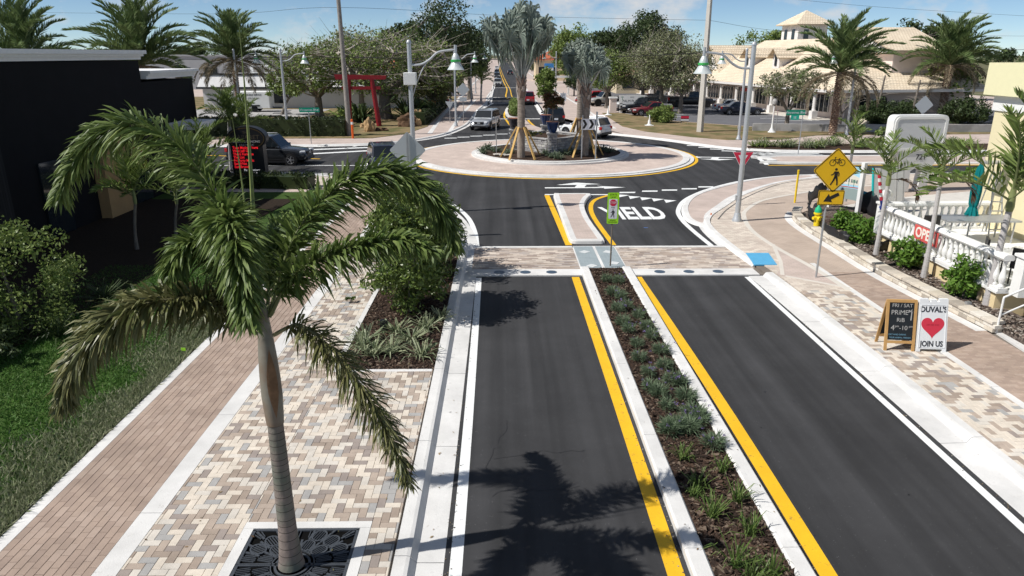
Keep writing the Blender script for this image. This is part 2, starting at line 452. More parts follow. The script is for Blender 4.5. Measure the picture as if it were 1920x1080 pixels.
M_chip = mat('bark_chips', (0.06, 0.04, 0.03), 0.9, 0.15, island=[(0.03, 0.02, 0.016), (0.08, 0.05, 0.035), (0.055, 0.035, 0.026), (0.16, 0.12, 0.09), (0.04, 0.028, 0.022)])
M_chipR = mat('pale_bark_chips', (0.06, 0.04, 0.03), 0.9, 0.15, island=[(0.10, 0.075, 0.06), (0.25, 0.21, 0.17), (0.05, 0.04, 0.035), (0.35, 0.31, 0.27), (0.16, 0.12, 0.1)])
M_lawn = mat('lawn_soil', (0.05, 0.09, 0.022), 0.95, 0.1, var=0.35, vscale=2.5, bump=0.6, bscale=50)
M_grass = mat('grass_blades', (0.03, 0.1, 0.015), 0.6, 0.25, island=[(0.065, 0.16, 0.025), (0.10, 0.22, 0.04), (0.05, 0.12, 0.022), (0.13, 0.22, 0.06)], transl=0.25)
M_grassdry = mat('dry_grass_blades', (0.1, 0.1, 0.05), 0.7, 0.2, island=[(0.27, 0.30, 0.18), (0.16, 0.20, 0.09), (0.40, 0.40, 0.27), (0.12, 0.16, 0.065)], transl=0.25)
M_earth = mat('far_ground', (0.16, 0.145, 0.09), 0.95, 0.1, var=0.3, vscale=0.15, var2=((0.09, 0.105, 0.04), 0.09))
M_drylawn = mat('dry_lawn', (0.24, 0.18, 0.10), 0.95, 0.1, var=0.3, vscale=1.2, bump=0.5, bscale=20, var2=((0.13, 0.125, 0.055), 0.55))
M_galv = mat('galvanised_steel', (0.42, 0.43, 0.44), 0.45, 0.5, metal=0.55, var=0.08, vscale=8)
M_lamp = mat('lamp_silver', (0.50, 0.52, 0.54), 0.38, 0.5, metal=0.35, var=0.05, vscale=3)
M_green = mat('green_band', (0.05, 0.42, 0.09), 0.4, 0.5)
M_woodpole = mat('weathered_pole', (0.30, 0.275, 0.25), 0.9, 0.2, var=0.25, vscale=5, bump=0.4)
M_concpole = mat('concrete_pole', (0.55, 0.52, 0.47), 0.9, 0.2, var=0.08, vscale=3)
M_black = mat('black_paint', (0.012, 0.012, 0.014), 0.4, 0.5)
M_ink = mat('sign_black', (0.016, 0.015, 0.015), 0.5, 0.4)
M_blackwall = mat('black_stucco', (0.008, 0.008, 0.010), 0.85, 0.2, var=0.2, vscale=1.2, bump=0.25, bscale=30)
M_cornice = mat('grey_cornice', (0.80, 0.80, 0.80), 0.7, 0.3, var=0.05)
M_tanwall = mat('tan_stucco', (0.42, 0.27, 0.13), 0.9, 0.2, var=0.1, vscale=2, bump=0.2)
M_cream = mat('cream_stucco', (0.74, 0.66, 0.43), 0.9, 0.2, var=0.03, vscale=1.0, bump=0.15, bscale=30)
M_creamdark = mat('pale_yellow_stucco', (0.74, 0.60, 0.36), 0.9, 0.2, var=0.04, vscale=1.2, bump=0.1, bscale=30)
M_whitepaint = mat('white_paint', (0.78, 0.78, 0.76), 0.55, 0.35, var=0.03, vscale=2)
M_plaza = mat('plaza_stucco', (0.76, 0.65, 0.59), 0.9, 0.2, var=0.04, vscale=0.8)
M_plazawhite = mat('plaza_white', (0.76, 0.73, 0.70), 0.8, 0.2)
M_glass = mat('dark_glass', (0.02, 0.025, 0.03), 0.06, 0.6)
M_carglass = mat('car_glass', (0.012, 0.016, 0.02), 0.04, 0.7)
M_tyre = mat('tyre_rubber', (0.018, 0.018, 0.019), 0.8, 0.2)
M_rim = mat('alloy_rim', (0.55, 0.55, 0.57), 0.3, 0.5, metal=0.7)
M_red = mat('torii_red', (0.24, 0.010, 0.016), 0.5, 0.4, var=0.1, vscale=4)
M_bark = mat('grey_bark', (0.20, 0.175, 0.15), 0.95, 0.1, var=0.35, vscale=6, bump=0.7, bscale=14)
M_barkpale = mat('pale_bark', (0.33, 0.29, 0.25), 0.95, 0.1, var=0.25, vscale=5, bump=0.5, bscale=14)
M_twig = mat('twigs', (0.40, 0.36, 0.31), 0.95, 0.1)
M_palmwood = mat('date_palm_trunk', (0.27, 0.19, 0.14), 0.95, 0.1, island=[(0.30, 0.21, 0.155), (0.22, 0.15, 0.11), (0.36, 0.27, 0.2)], var=0.3, vscale=9, bump=0.5)
M_smoothtrunk = mat('smooth_palm_trunk', (0.44, 0.42, 0.41), 0.9, 0.15, var=0.12, vscale=5, bump=0.3, bscale=25)
M_timber = mat('yellow_timber', (0.56, 0.36, 0.13), 0.75, 0.25, var=0.12, vscale=5)
def leafmat(name, a, b, c=None, transl=0.22, rough=0.5, spec=0.35):
    return mat(name, a, rough, spec, island=[a, b, c or a], transl=transl)
L_fox = leafmat('foxtail_leaf', (0.042, 0.082, 0.016), (0.20, 0.26, 0.075), (0.085, 0.138, 0.03), transl=0.25, rough=0.46, spec=0.32)
L_foxdry = leafmat('foxtail_leaf_bronze', (0.075, 0.095, 0.026), (0.24, 0.23, 0.10), (0.10, 0.115, 0.038), transl=0.2, rough=0.4)
L_date = leafmat('date_leaf', (0.075, 0.13, 0.042), (0.19, 0.25, 0.095), (0.115, 0.17, 0.058))
L_datedry = leafmat('date_leaf_dry', (0.19, 0.15, 0.10), (0.30, 0.25, 0.17), (0.12, 0.11, 0.06))
L_bis = leafmat('silver_fan_leaf', (0.10, 0.14, 0.11), (0.28, 0.325, 0.27), (0.045, 0.07, 0.05), transl=0.12)
L_oak = leafmat('grey_green_leaf', (0.11, 0.135, 0.06), (0.24, 0.255, 0.13), (0.15, 0.175, 0.085))
L_ficus = leafmat('mid_green_leaf', (0.085, 0.15, 0.03), (0.23, 0.29, 0.08), (0.14, 0.20, 0.048))
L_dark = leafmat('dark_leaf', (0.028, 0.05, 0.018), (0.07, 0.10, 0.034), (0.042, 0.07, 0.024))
L_olive = leafmat('olive_leaf', (0.085, 0.095, 0.03), (0.17, 0.17, 0.06), (0.06, 0.075, 0.024))
L_bright = leafmat('bright_leaf', (0.07, 0.17, 0.02), (0.16, 0.28, 0.04), (0.05, 0.12, 0.016))
L_bush = leafmat('bush_leaf', (0.075, 0.13, 0.025), (0.19, 0.25, 0.055), (0.045, 0.085, 0.02), rough=0.4, spec=0.5)
L_lav = leafmat('lavender_leaf', (0.08, 0.13, 0.07), (0.18, 0.235, 0.14), (0.11, 0.165, 0.09))
L_flower = leafmat('lavender_flower', (0.16, 0.11, 0.3), (0.26, 0.2, 0.4), (0.12, 0.08, 0.22))
L_tuft = leafmat('tuft_blade', (0.05, 0.10, 0.018), (0.15, 0.21, 0.055), (0.08, 0.14, 0.03))
L_lily = leafmat('lily_blade', (0.15, 0.19, 0.10), (0.36, 0.39, 0.24), (0.08, 0.125, 0.05))
L_hedge = leafmat('hedge_leaf', (0.015, 0.028, 0.009), (0.04, 0.058, 0.017), (0.022, 0.038, 0.012))
L_redleaf = leafmat('reddish_leaf', (0.06, 0.07, 0.022), (0.20, 0.07, 0.035), (0.04, 0.075, 0.02))
# ------------------------------------------------------------ ground, road, kerbs, markings
ZP = 0.12      # pavement level
struct(MB().sheet([(-3000, -200), (3000, -200), (3000, 5000), (-3000, 5000)], -0.06).build('ground', M_earth))
rd = MB()
rd.sheet([(-70, -6), (80, -6), (80, 76), (-70, 76)], 0.0)
rd.sheet([(-8, 76), (16, 76), (16, 1500), (-8, 1500)], 0.0)
struct(rd.build('road', M_asphalt))

# corner blocks of raised pavement
SW = [(-1.3, -4), (-1.3, 24.2)] + [(-1.55, 26.5), (-2.1, 29.2), (-3.0, 31.8), (-4.4, 34.6), (-6.2, 37.2), (-8.4, 39.1), (-11, 40.2), (-15, 40.9), (-68, 41.5)]
SWc = [(p.x, p.y) for p in catmull([(a, b, 0) for a, b in SW[1:]], 5)]
sw_block = struct(MB().prism([(-1.3, -4)] + SWc + [(-68, -4)], -0.05, 0.085).build('pavement', M_joint))
SE_k = [(8.25, -4), (8.22, 14), (8.15, 20), (7.95, 24.3), (8.0, 27.2), (8.45, 29.0), (9.6, 31.0), (11.5, 34.0), (14.3, 37.2), (17.2, 38.9), (22, 40.0), (34, 40.6), (78, 41)]
SEc = [(p.x, p.y) for p in catmull([(a, b, 0) for a, b in SE_k[1:]], 5)]
se_block = struct(MB().prism([SE_k[0]] + SEc + [(78, -4)], -0.05, 0.085).build('pavement', M_joint))
NW_k = [(-68, 54.0), (-18.3, 54.0), (-13.5, 54.2), (-9.7, 55.0), (-7.2, 57.2), (-5.2, 61.0), (-3.9, 67.0), (-3.3, 73.3), (-2.9, 90), (-2.2, 104), (-2.3, 119), (-1.8, 146), (-1.9, 190), (-2.0, 1200)]
NWc = [(p.x, p.y) for p in catmull([(a, b, 0) for a, b in NW_k], 5)]
nw_block = struct(MB().prism(NWc + [(-68, 1200)], -0.05, 0.10).build('pavement', M_pinkfar))
NE_k = [(78, 50.1), (32, 50.1), (22, 50.2), (18.5, 50.8), (15.8, 52.7), (13.3, 56.9), (11.0, 60.0), (8.3, 63.2), (6.4, 67.7), (4.9, 78), (4.6, 87), (4.8, 97), (4.2, 111), (5.0, 122), (4.6, 150), (4.6, 1200)]
NEc = [(p.x, p.y) for p in catmull([(a, b, 0) for a, b in NE_k], 5)]
ne_block = struct(MB().prism(NEc + [(78, 1200)], -0.05, 0.10).build('pavement', M_pinkfar))

# kerbs: gutter pan, sloped face and top, swept along the block edges (offset + = right of travel)
KERB = [(0.36, 0.006), (0.10, 0.012), (0.02, 0.115), (-0.03, ZP + 0.006), (-0.19, ZP + 0.006), (-0.19, 0.0)]
def kerb(path, flip=False, prof=KERB, m=M_conc):
    pr = [(-o, z) for o, z in prof] if flip else prof
    if flip: pr = pr[::-1]
    # cast in lengths with open joints as far as the joints can be seen
    near = [Vector((p[0], p[1], 0)) for p in path]; d = 0; cur = [near[0]]; out = []
    for a, b in zip(near, near[1:]):
        L = (b - a).length
        if a.y > 45 or abs(a.x) > 25: cur.append(b); continue
        while L > 0:
            s = 3.0 - d
            if L < s: d += L; cur.append(b); L = 0
            else:
                q = a + (b - a).normalized() * s; u = (b - a).normalized() * .006
                cur.append(q - u); out.append(cur); cur = [q + u]; a = q; L = (b - a).length; d = 0
                if L < .02: L = 0
    cur = cur if len(cur) > 1 else []
    if cur: out.append(cur)
    for c in out:
        c = [p for i, p in enumerate(c) if i == 0 or (p - c[i - 1]).length > 1e-3]
        if len(c) > 1: struct(MB().sweep([(p.x, p.y) for p in c], pr).build('kerb', m))
kerb([(-1.3 + 0.04, -4)] + SWc, prof=[(0.47, 0.006)] + KERB[1:])
_full = [SE_k[0]] + SEc; _n = [p for p in _full if p[1] < 21.3]; _f = [p for p in _full if p[1] >= 21.0]
kerb(_n, flip=True, prof=[(0.56, 0.006)] + KERB[1:]); kerb(_f, flip=True, prof=[(0.27, 0.006)] + KERB[1:])
kerb(NWc)
kerb(NEc, flip=True)
def thin(path, w, z, m, name='road_marking'):
    return struct(MB().sweep(path, [(-w / 2, z), (w / 2, z)]).build(name, m))
def line(pts, w, m=M_white, z=0.004, smooth=True):
    if smooth and len(pts) > 2: pts = [(p.x, p.y) for p in catmull([(a[0], a[1], 0) for a in pts], 6)]
    return thin(pts, w, z, m)
# edge lines
line([(-0.63, 2), (-0.66, 12), (-0.74, 20.9)], 0.17)
line([(-0.93, 24.6), (-1.1, 27), (-1.5, 29.6), (-2.3, 32.2), (-3.6, 35)], 0.2)
line([(7.47, 2), (7.49, 12), (7.49, 20.9)], 0.15)
SEW = [(7.45, 24.6), (7.37, 27.2), (7.42, 29.1), (7.70, 30.8), (8.5, 33.0), (9.8, 35.1), (11.15, 36.7), (12.85, 38.3), (15.2, 39.75), (17.5, 40.4), (21.7, 41.1)]
line(SEW, 0.2)
line([(2.24, 2), (2.26, 12), (2.22, 20.95)], 0.23, M_yellow)
line([(4.2, 2), (4.27, 12), (4.14, 20.95)], 0.24, M_yellow)
line([(2.14, 34.4), (2.36, 24.8)], 0.24, M_yellow)
line([(5.1, 34.3), (4.35, 33.2), (3.95, 31.6), (3.82, 29.2), (3.97, 24.8)], 0.2, M_yellow)
line([(2.05, 34.55), (5.2, 34.5)], 0.22)
# yield line: dashes and teeth, word and lane arrows
mk = MB()
for px, py in ((1176, 361), (1218, 358.5), (1255, 356.5), (1292, 354), (1323, 350.5)):
    p = at(px, py); mk.prism([(p.x - 0.42, p.y - 0.17), (p.x + 0.36, p.y - 0.15), (p.x + 0.44, p.y + 0.17), (p.x - 0.34, p.y + 0.15)], 0.001, 0.005)
for px, py in ((1167, 367), (1188, 370), (1210, 372.5), (1232, 374.5), (1255, 377)):
    p = at(px, py); mk.prism([(p.x - 0.24, p.y - 0.42), (p.x - 0.18, p.y + 0.34), (p.x + 0.36, p.y + 0.12)], 0.001, 0.005)
struct(mk.build('yield_line', M_white))
w = text('YIELD', 1.0, M_white, None, Matrix.Identity(4), 'road_lettering', depth=0.002, bold=0.03)
xs = [v.co.x for v in w.data.vertices]; ys = [v.co.y for v in w.data.vertices]
sx, sy = 2.7 / (max(xs) - min(xs)), 2.5 / (max(ys) - min(ys))
for v in w.data.vertices: v.co = (v.co.x * sx, v.co.y * sy, v.co.z + 0.004)
w.location = (5.62, 30.1, 0); struct(w)
def arrow(cx, cy, rz, s=1.0):
    """fish-hook roundabout arrow: straight shaft to the right, curled branch over the top"""
    T = Matrix.Translation((cx, cy, 0)) @ Matrix.Rotation(rz, 4, 'Z') @ Matrix.Scale(s, 4)
    b = MB(); b.T = T
    b.prism([(-2.0, -0.6), (1.0, -0.6), (1.0, -0.34), (-2.0, -0.34)], 0.001, 0.005)
    b.prism([(1.01, -0.85), (2.15, -0.45), (0.75, 0.0), (1.01, -0.34)], 0.001, 0.005)
    b.prism([(-0.95, 0.55), (1.05, 0.35), (0.25, 0.35), (0.05, -0.335), (-0.45, -0.335), (-0.25, 0.33), (-1.2, 0.35)], 0.001, 0.005)
    b.prism([(-1.35, 0.36), (-0.2, 1.05), (1.0, 0.56)], 0.0052, 0.0058)
    return struct(b.build('lane_arrow', M_white))
arrow(4.15, 36.9, 0.02)
p = at(1360, 299); arrow(p.x - 0.6, p.y + 0.6, R(172), 0.95)
# roundabout edge dashes
rb = (3.2, 48.8)
mk = MB()
for a in np.arange(8, 352, 4.3):
    if 22 < a < 62 or 118 < a < 165:
        mk.ring(15.0, 15.25, 0.001, 0.005, 3, rb, R(a), R(a + 2.0))
for k in range(9):
    p = at(1300 + k * 22, 273 + k * 3.4); mk.box((p.x, p.y, 0.003), (0.95, 0.35, 0.004), R(-15))
for k in range(8):
    p = at(845 + k * 24, 259 - k * 1.9); mk.box((p.x, p.y, 0.003), (1.0, 0.4, 0.004), R(8))
struct(mk.build('yield_dashes', M_white))
line([at(1400, 293).to_tuple()[:2], at(1418, 296).to_tuple()[:2], at(1430, 302).to_tuple()[:2], at(1438, 309).to_tuple()[:2]], 0.28)
line([at(1440, 310).to_tuple()[:2], (60, 43.9)], 0.22, M_yellow, smooth=False)
line([at(1408, 293).to_tuple()[:2], at(1440, 295).to_tuple()[:2]], 0.2, M_yellow, smooth=False)
line([at(380, 291).to_tuple()[:2], at(600, 298).to_tuple()[:2]], 0.2, M_yellow, smooth=False)
line([(-68, 44.1), (-12, 44.4), (-8.2, 43.2)], 0.18)
mk = MB()
for k in range(5):
    p = at(1480 + 0 * k, 291); mk.box((19.2 + k * 0.0, 47.9 + k * 0.55 - 0.2, 0.003), (5.2, 0.28, 0.004), R(2))
for px0, py0, px1, py1 in ((1408, 292, 1447, 286), (520, 292, 720, 281), (520, 283, 760, 274)):
    a, b = at(px0, py0), at(px1, py1); d = (b - a).normalized(); q = Vector((-d.y, d.x, 0)) * 0.28
    mk.prism([tuple((a - q))[:2], tuple((b - q))[:2], tuple((b + q))[:2], tuple((a + q))[:2]], 0.001, 0.005)
struct(mk.build('crossing_bars', M_white))
# tar cracks and tyre scuffs on the near lane
g = rng(17); dr = MB()
for k in range(150):      # oil drips and grit along the lanes
    x = 5.6 + g.normal() * .55 if k < 90 else 0.9 + g.normal() * .5; y = 7.5 + 15 * g.random(); r_ = .008 + .016 * g.random() ** 3
    dr.lathe([(0, .0032), (r_, .0030)], 7, (x, y, 0))
struct(dr.build('oil_drip', mat('oil', (0.008, 0.008, 0.009), 0.4)))
gr = MB()
for k in range(420):
    e = g.choice([-.76, 7.60, 2.37, 4.05]); x = e + g.normal() * .035; y = 7 + 14 * g.random() ** 1.3; s = .006 + .009 * g.random(); gr.box((x, y, .006), (s, s * 1.4, s), g.random() * 3)
stuff(gr.build('gutter_grit', mat('grit', (.25, .22, .18), .95, .1, island=[(.35, .32, .27), (.12, .10, .08), (.22, .17, .11)])))
g = rng(4)
ck = MB()
for sx, sy, ex, ey in ((-0.15, 10.6, 1.4, 10.9), (-0.2, 9.6, 1.2, 9.75), (0.1, 11.9, -0.3, 10.2), (1.5, 30.5, 1.9, 25.2)):
    P = [(sx + (ex - sx) * t + g.normal() * 0.03, sy + (ey - sy) * t + g.normal() * 0.04) for t in np.linspace(0, 1, 14)]
    ck.sweep(P, [(-0.008, 0.0035), (0.008, 0.0035)])
struct(ck.build('tar_crack', mat('tar', (0.028, 0.028, 0.03), 0.7)))

# ------------------------------------------------------------ crosswalk of the near leg
PV = []   # (parent, x0, y0, x1, y1, z0, z1)
def paver_mesh(w, d, z0, z1, name, m, ch=0.004):
    b = MB(); x, y = w / 2, d / 2
    vs = [(-x, -y, z0), (x, -y, z0), (x, y, z0), (-x, y, z0), (-x, -y, z1 - ch), (x, -y, z1 - ch), (x, y, z1 - ch), (-x, y, z1 - ch),
          (-x + ch, -y + ch, z1), (x - ch, -y + ch, z1), (x - ch, y - ch, z1), (-x + ch, y - ch, z1)]
    fs = [(0, 1, 5, 4), (1, 2, 6, 5), (2, 3, 7, 6), (3, 0, 4, 7), (4, 5, 9, 8), (5, 6, 10, 9), (6, 7, 11, 10), (7, 4, 8, 11), (8, 9, 10, 11)]
    b._add(vs, fs); me = bpy.data.meshes.new(name); me.from_pydata(b.v, [], b.f); me.materials.append(m); return me
def pave(parent, cells, z0, z1, m1, misl, nmax, seed, jig=0.0016, joint=0.004):
    """cells = list of (x0,y0,x1,y1); the nearest nmax become single objects, the rest one joined part"""
    g = random.Random(seed)
    cells = [c for c in cells if c[2] - c[0] > 0.02 and c[3] - c[1] > 0.02]
    cells.sort(key=lambda c: (c[0] + c[2] - 0) ** 2 / 4 + (c[1] + c[3]) ** 2 / 4 if c[1] > 7.4 else 1e6 - c[1])
    cache = {}
    for c in cells[:nmax]:
        w, d = round(c[2] - c[0] - joint, 3), round(c[3] - c[1] - joint, 3)
        if (w, d) not in cache: cache[(w, d)] = paver_mesh(w, d, z0, z1, 'paver', m1)
        o = bpy.data.objects.new('paver', cache[(w, d)]); COL.objects.link(o); o.parent = parent
        o.location = ((c[0] + c[2]) / 2, (c[1] + c[3]) / 2, g.uniform(-jig, jig)); o.rotation_euler = (g.uniform(-1, 1) * .004, g.uniform(-1, 1) * .004, 0)
    V = []; F = []; ch = 0.004
    for c in cells[nmax:]:
        h = z1 + g.uniform(-jig, jig); j = joint / 2; a, b, cc, d = c[0] + j, c[1] + j, c[2] - j, c[3] - j; o = len(V)
        V += [(a, b, z0), (cc, b, z0), (cc, d, z0), (a, d, z0), (a, b, h - ch), (cc, b, h - ch), (cc, d, h - ch), (a, d, h - ch), (a + ch, b + ch, h), (cc - ch, b + ch, h), (cc - ch, d - ch, h), (a + ch, d - ch, h)]
        F += [tuple(i + o for i in f) for f in ((0, 1, 5, 4), (1, 2, 6, 5), (2, 3, 7, 6), (3, 0, 4, 7), (4, 5, 9, 8), (5, 6, 10, 9), (6, 7, 11, 10), (7, 4, 8, 11), (8, 9, 10, 11))]
    if F:
        b = MB(); b.v, b.f, b.mi = V, F, [0] * len(F); stuff(b.build('pavers', misl, parent))
def clip(c, r):
    q = (max(c[0], r[0]), max(c[1], r[1]), min(c[2], r[2]), min(c[3], r[3]))
    return q if q[2] - q[0] > 0.025 and q[3] - q[1] > 0.025 else None
def herring(rects, w):
    out = []
    for r in rects:
        i0, i1 = int(math.floor(r[0] / w)) - 2, int(math.ceil(r[2] / w)) + 2; j0, j1 = int(math.floor(r[1] / w)) - 2, int(math.ceil(r[3] / w)) + 2
        for i in range(i0, i1):
            for j in range(j0, j1):
                k = (i - j) % 4
                c = (i * w, j * w, (i + 2) * w, (j + 1) * w) if k == 0 else (i * w, j * w, (i + 1) * w, (j + 2) * w) if k == 3 else None
                if c:
                    q = clip(c, r)
                    if q: out.append(q)
    return out
def running(r, w, l, along='y', step=0.5):
    out = []; n = 0
    if along == 'y':
        k = max(1, round((r[2] - r[0]) / w)); ww = (r[2] - r[0]) / k
        for i in range(k):
            y = r[1] - l * ((i * step) % 1.0)
            while y < r[3]:
                q = clip((r[0] + i * ww, y, r[0] + (i + 1) * ww, y + l), r)
                if q: out.append(q)
                y += l
    else:
        k = max(1, round((r[3] - r[1]) / w)); ww = (r[3] - r[1]) / k
        for i in range(k):
            x = r[0] - l * ((i * step) % 1.0)
            while x < r[2]:
                q = clip((x, r[1] + i * ww, x + l, r[1] + (i + 1) * ww), r)
                if q: out.append(q)
                x += l
    return out
cwk = struct(MB().box((3.4, 22.75, 0.004), (9.4, 3.3, 0.006)).build('crosswalk', M_joint))
pave(cwk, running((-1.0, 21.72, 2.45, 24.34), 0.118, 0.34, 'x', 0.36) + running((3.95, 21.72, 8.0, 24.34), 0.118, 0.34, 'x', 0.36), 0.007, 0.03, M_cw1, M_cw, 300, 5, 0.001)
cb = MB()
cb.box((0.75, 21.36, 0.02), (3.5, 0.66, 0.04)); cb.box((5.98, 21.36, 0.02), (3.9, 0.66, 0.04)); cb.box((0.72, 24.45, 0.02), (3.5, 0.2, 0.04)); cb.box((5.98, 24.45, 0.02), (4.0, 0.2, 0.04))
cb.box((-1.03, 22.9, 0.019), (0.08, 3.5, 0.034))
struct(cb.build('crosswalk_band', M_conc))
for px in (936, 985, 1034, 1237, 1292, 1347):
    p = at(px, 512); o = MB().lathe([(0.0, 0.040), (0.17, 0.040), (0.17, 0.046), (0.15, 0.052), (0, 0.054)], 20).build('crosswalk_light', mat('blue_grey_disc', (0.06, 0.09, 0.13), 0.4, 0.5), loc=(p.x, 21.36, 0))
    tag(o, 'blue grey disc light set flush in the white band before the crosswalk', 'road light', 'disc lights along the crosswalk band')
# tactile refuge panels between the lanes
M_tact = mat('tactile_grey', (0.30, 0.35, 0.37), 0.8, 0.3, var=0.1, vscale=3)
ref = struct(MB().box((3.2, 22.9, 0.022), (1.5, 3.3, 0.036)).build('refuge', M_conc))
def tactile(parent, cx, cy, w, d, z, m, pitch=0.11):
    b = MB(); b.box((cx, cy, z + 0.006), (w, d, 0.012)); 
    for i in range(int(w / pitch)):
        for j in range(int(d / pitch)):
            b.box((cx - w / 2 + (i + .5) * pitch, cy - d / 2 + (j + .5) * pitch, z + 0.0145), (0.045, 0.045, 0.005), taper=0.7)
    return b.build('tactile_panel', m, parent)
tactile(ref, 2.82, 22.9, 0.66, 3.1, 0.04, M_tact); tactile(ref, 3.58, 22.9, 0.66, 3.1, 0.04, M_tact)
M_patch = mat('pale_patch', (0.6, 0.62, 0.62), 0.8)
for q in ((2.8, 23.7), (3.6, 23.7), (2.85, 22.0), (3.62, 22.3)): MB().box((q[0], q[1], 0.058), (0.3, 0.26, 0.004), 0.3 * q[0]).build('pale_plate', M_patch, ref)

# ------------------------------------------------------------ median with planting bed
def solid_kerb(path, w, h, m=M_conc, name='kerb', z0=-0.02, ch=0.03):
    return struct(MB().sweep(path, [(w / 2, z0), (w / 2, h - ch), (w / 2 - ch, h), (-w / 2 + ch, h), (-w / 2, h - ch), (-w / 2, z0)]).build(name, m))
g = rng(1)
for x0, x1 in ((2.58, 2.64), (3.90, 3.92)):
    y = 2.0
    while y < 21.6:      # kerb cast in lengths with joints
        y1 = min(y + 3.05, 21.66); solid_kerb([(x0 + (x1 - x0) * 0, y), (x0, y1 - 0.008)], 0.27, 0.135); y = y1
struct(MB().prism([(2.715, 2), (3.765, 2), (3.765, 21.66), (2.715, 21.66)], -0.01, 0.085).build('mulch_bed', M_mulch))
def chips(name, m, region, n, z, seed, s=(0.05, 0.016)):
    g = rng(seed); P = np.empty((n, 3)); x0, y0, x1, y1 = region
    P[:, 0] = x0 + (x1 - x0) * g.random(n); P[:, 1] = y0 + (y1 - y0) * g.random(n) ** 1.25; P[:, 2] = z + 0.02 * g.random(n)
    a = unit(g.normal(size=(n, 3)) * np.array([1, 1, 0.25])); nn = unit(g.normal(size=(n, 3)) * 0.4 + np.array([0, 0, 1])); b = unit(np.cross(nn, a))
    L = s[0] * (0.4 + g.random((n, 1))); W = s[1] * (0.5 + g.random((n, 1)))
    V = np.stack([P - a * L - b * W, P + a * L - b * W, P + a * L + b * W, P - a * L + b * W], 1).reshape(-1, 3)
    mb = MB(); mb.arrays(V, [np.arange(n)[:, None] * 4 + np.array([[0, 1, 2, 3]])]); return stuff(mb.build(name, m))
chips('bark_mulch', M_chip, (2.72, 7, 3.76, 21.6), 9000, 0.085, 11)
# splitter island before the roundabout
SPL = [(2.56, 25.02), (2.8, 24.98), (3.45, 24.98), (3.62, 25.04), (3.68, 25.4), (3.55, 28.5), (3.62, 31.2), (3.95, 33.0), (4.25, 34.0), (3.9, 34.25), (2.7, 34.2), (2.45, 33.9), (2.43, 30), (2.43, 26), (2.45, 25.2)]
spl = struct(MB().prism([(3.05 + (x - 3.05) * 0.86, 29.6 + (y - 29.6) * 0.97) for x, y in SPL], 0, 0.125).build('splitter_island', M_pinkfar))
struct(MB().sweep([(p.x, p.y) for p in catmull([(a, b, 0) for a, b in SPL], 3, True)], [(0.02, 0), (0.0, 0.10), (-0.03, 0.13), (-0.24, 0.132), (-0.24, 0.05)], closed=True).build('kerb', M_conc))
# near right truck apron between road and pavement
AP = [(7.62, 28.6), (7.78, 27.9), (8.05, 27.7), (8.3, 28.2), (8.75, 29.6), (9.7, 31.3), (10.75, 33.1), (12.0, 34.7), (14.5, 37.3), (17.2, 39.1), (17.1, 39.9), (15.0, 39.3), (12.75, 37.8), (10.4, 35.5), (9.0, 33.6), (8.1, 31.4), (7.7, 29.6)]
APc = [(p.x, p.y) for p in catmull([(a, b, 0) for a, b in AP], 4, True)]
struct(MB().prism(APc, -0.01, 0.075).build('truck_apron', M_pinkfar))
struct(MB().sweep(APc, [(0.10, 0.0), (0.06, 0.07), (0.02, 0.092), (-0.18, 0.096), (-0.2, 0.05)], closed=True).build('kerb', M_conc))
line([(p.x, p.y) for p in catmull([(8.75, 28.4, 0), (9.85, 30.6, 0), (11.8, 33.6, 0), (14.5, 36.8, 0), (17.2, 38.5, 0)], 6)], 0.05, mat('painted_gutter_shadow', (0.1, 0.1, 0.1), 0.9), z=0.128, smooth=False)  # dark line colours in the shadow along the gutter; not a lane marking

# ------------------------------------------------------------ roundabout island
isl = MB()
isl.ring(9.56, 9.76, 0.001, 0.005, 128, rb)
struct(isl.build('road_marking', M_yellow))
k = MB()
k.ring(8.95, 9.5, -0.01, 0.05, 128, rb); k.ring(8.80, 9.22, 0.0, 0.105, 128, rb)
struct(k.build('kerb', M_conc))
def radial_brick():
    m = brickmat('apron_pavers', (0.58, 0.48, 0.42), (0.53, 0.43, 0.38), (0.43, 0.36, 0.32), 0.03, 0.22, 0.012)
    n, l = m.node_tree.nodes, m.node_tree.links
    br = [q for q in n if q.type == 'TEX_BRICK'][0]
    tc = [q for q in n if q.type == 'TEX_COORD'][0]
    sx = n.new('ShaderNodeSeparateXYZ'); l.new(tc.outputs['Object'], sx.inputs[0])
    at2 = n.new('ShaderNodeMath'); at2.operation = 'ARCTAN2'; l.new(sx.outputs['Y'], at2.inputs[0]); l.new(sx.outputs['X'], at2.inputs[1])
    ln = n.new('ShaderNodeVectorMath'); ln.operation = 'LENGTH'; l.new(tc.outputs['Object'], ln.inputs[0])
    cm = n.new('ShaderNodeCombineXYZ'); l.new(at2.outputs[0], cm.inputs['X']); l.new(ln.outputs['Value'], cm.inputs['Y'])
    l.new(cm.outputs[0], br.inputs['Vector']); br.inputs['Mortar Size'].default_value = 0.0018; br.inputs['Brick Width'].default_value = 0.036; br.inputs['Row Height'].default_value = 0.24
    br.inputs['Mortar Smooth'].default_value = 0.3
    return m
struct(MB().ring(5.2, 8.82, 0.0, 0.09, 128).build('roundabout_apron', radial_brick(), loc=(rb[0], rb[1], 0)))
struct(MB().ring(4.86, 5.3, 0.0, 0.2, 96, rb).ring(4.72, 5.02, 0.0, 0.29, 96, rb).build('kerb', M_conc))
struct(MB().lathe([(0, 0.42), (2.5, 0.40), (4.4, 0.30), (4.73, 0.24), (4.73, 0)], 64, (rb[0], rb[1], 0)).build('mulch_bed', M_mulch))

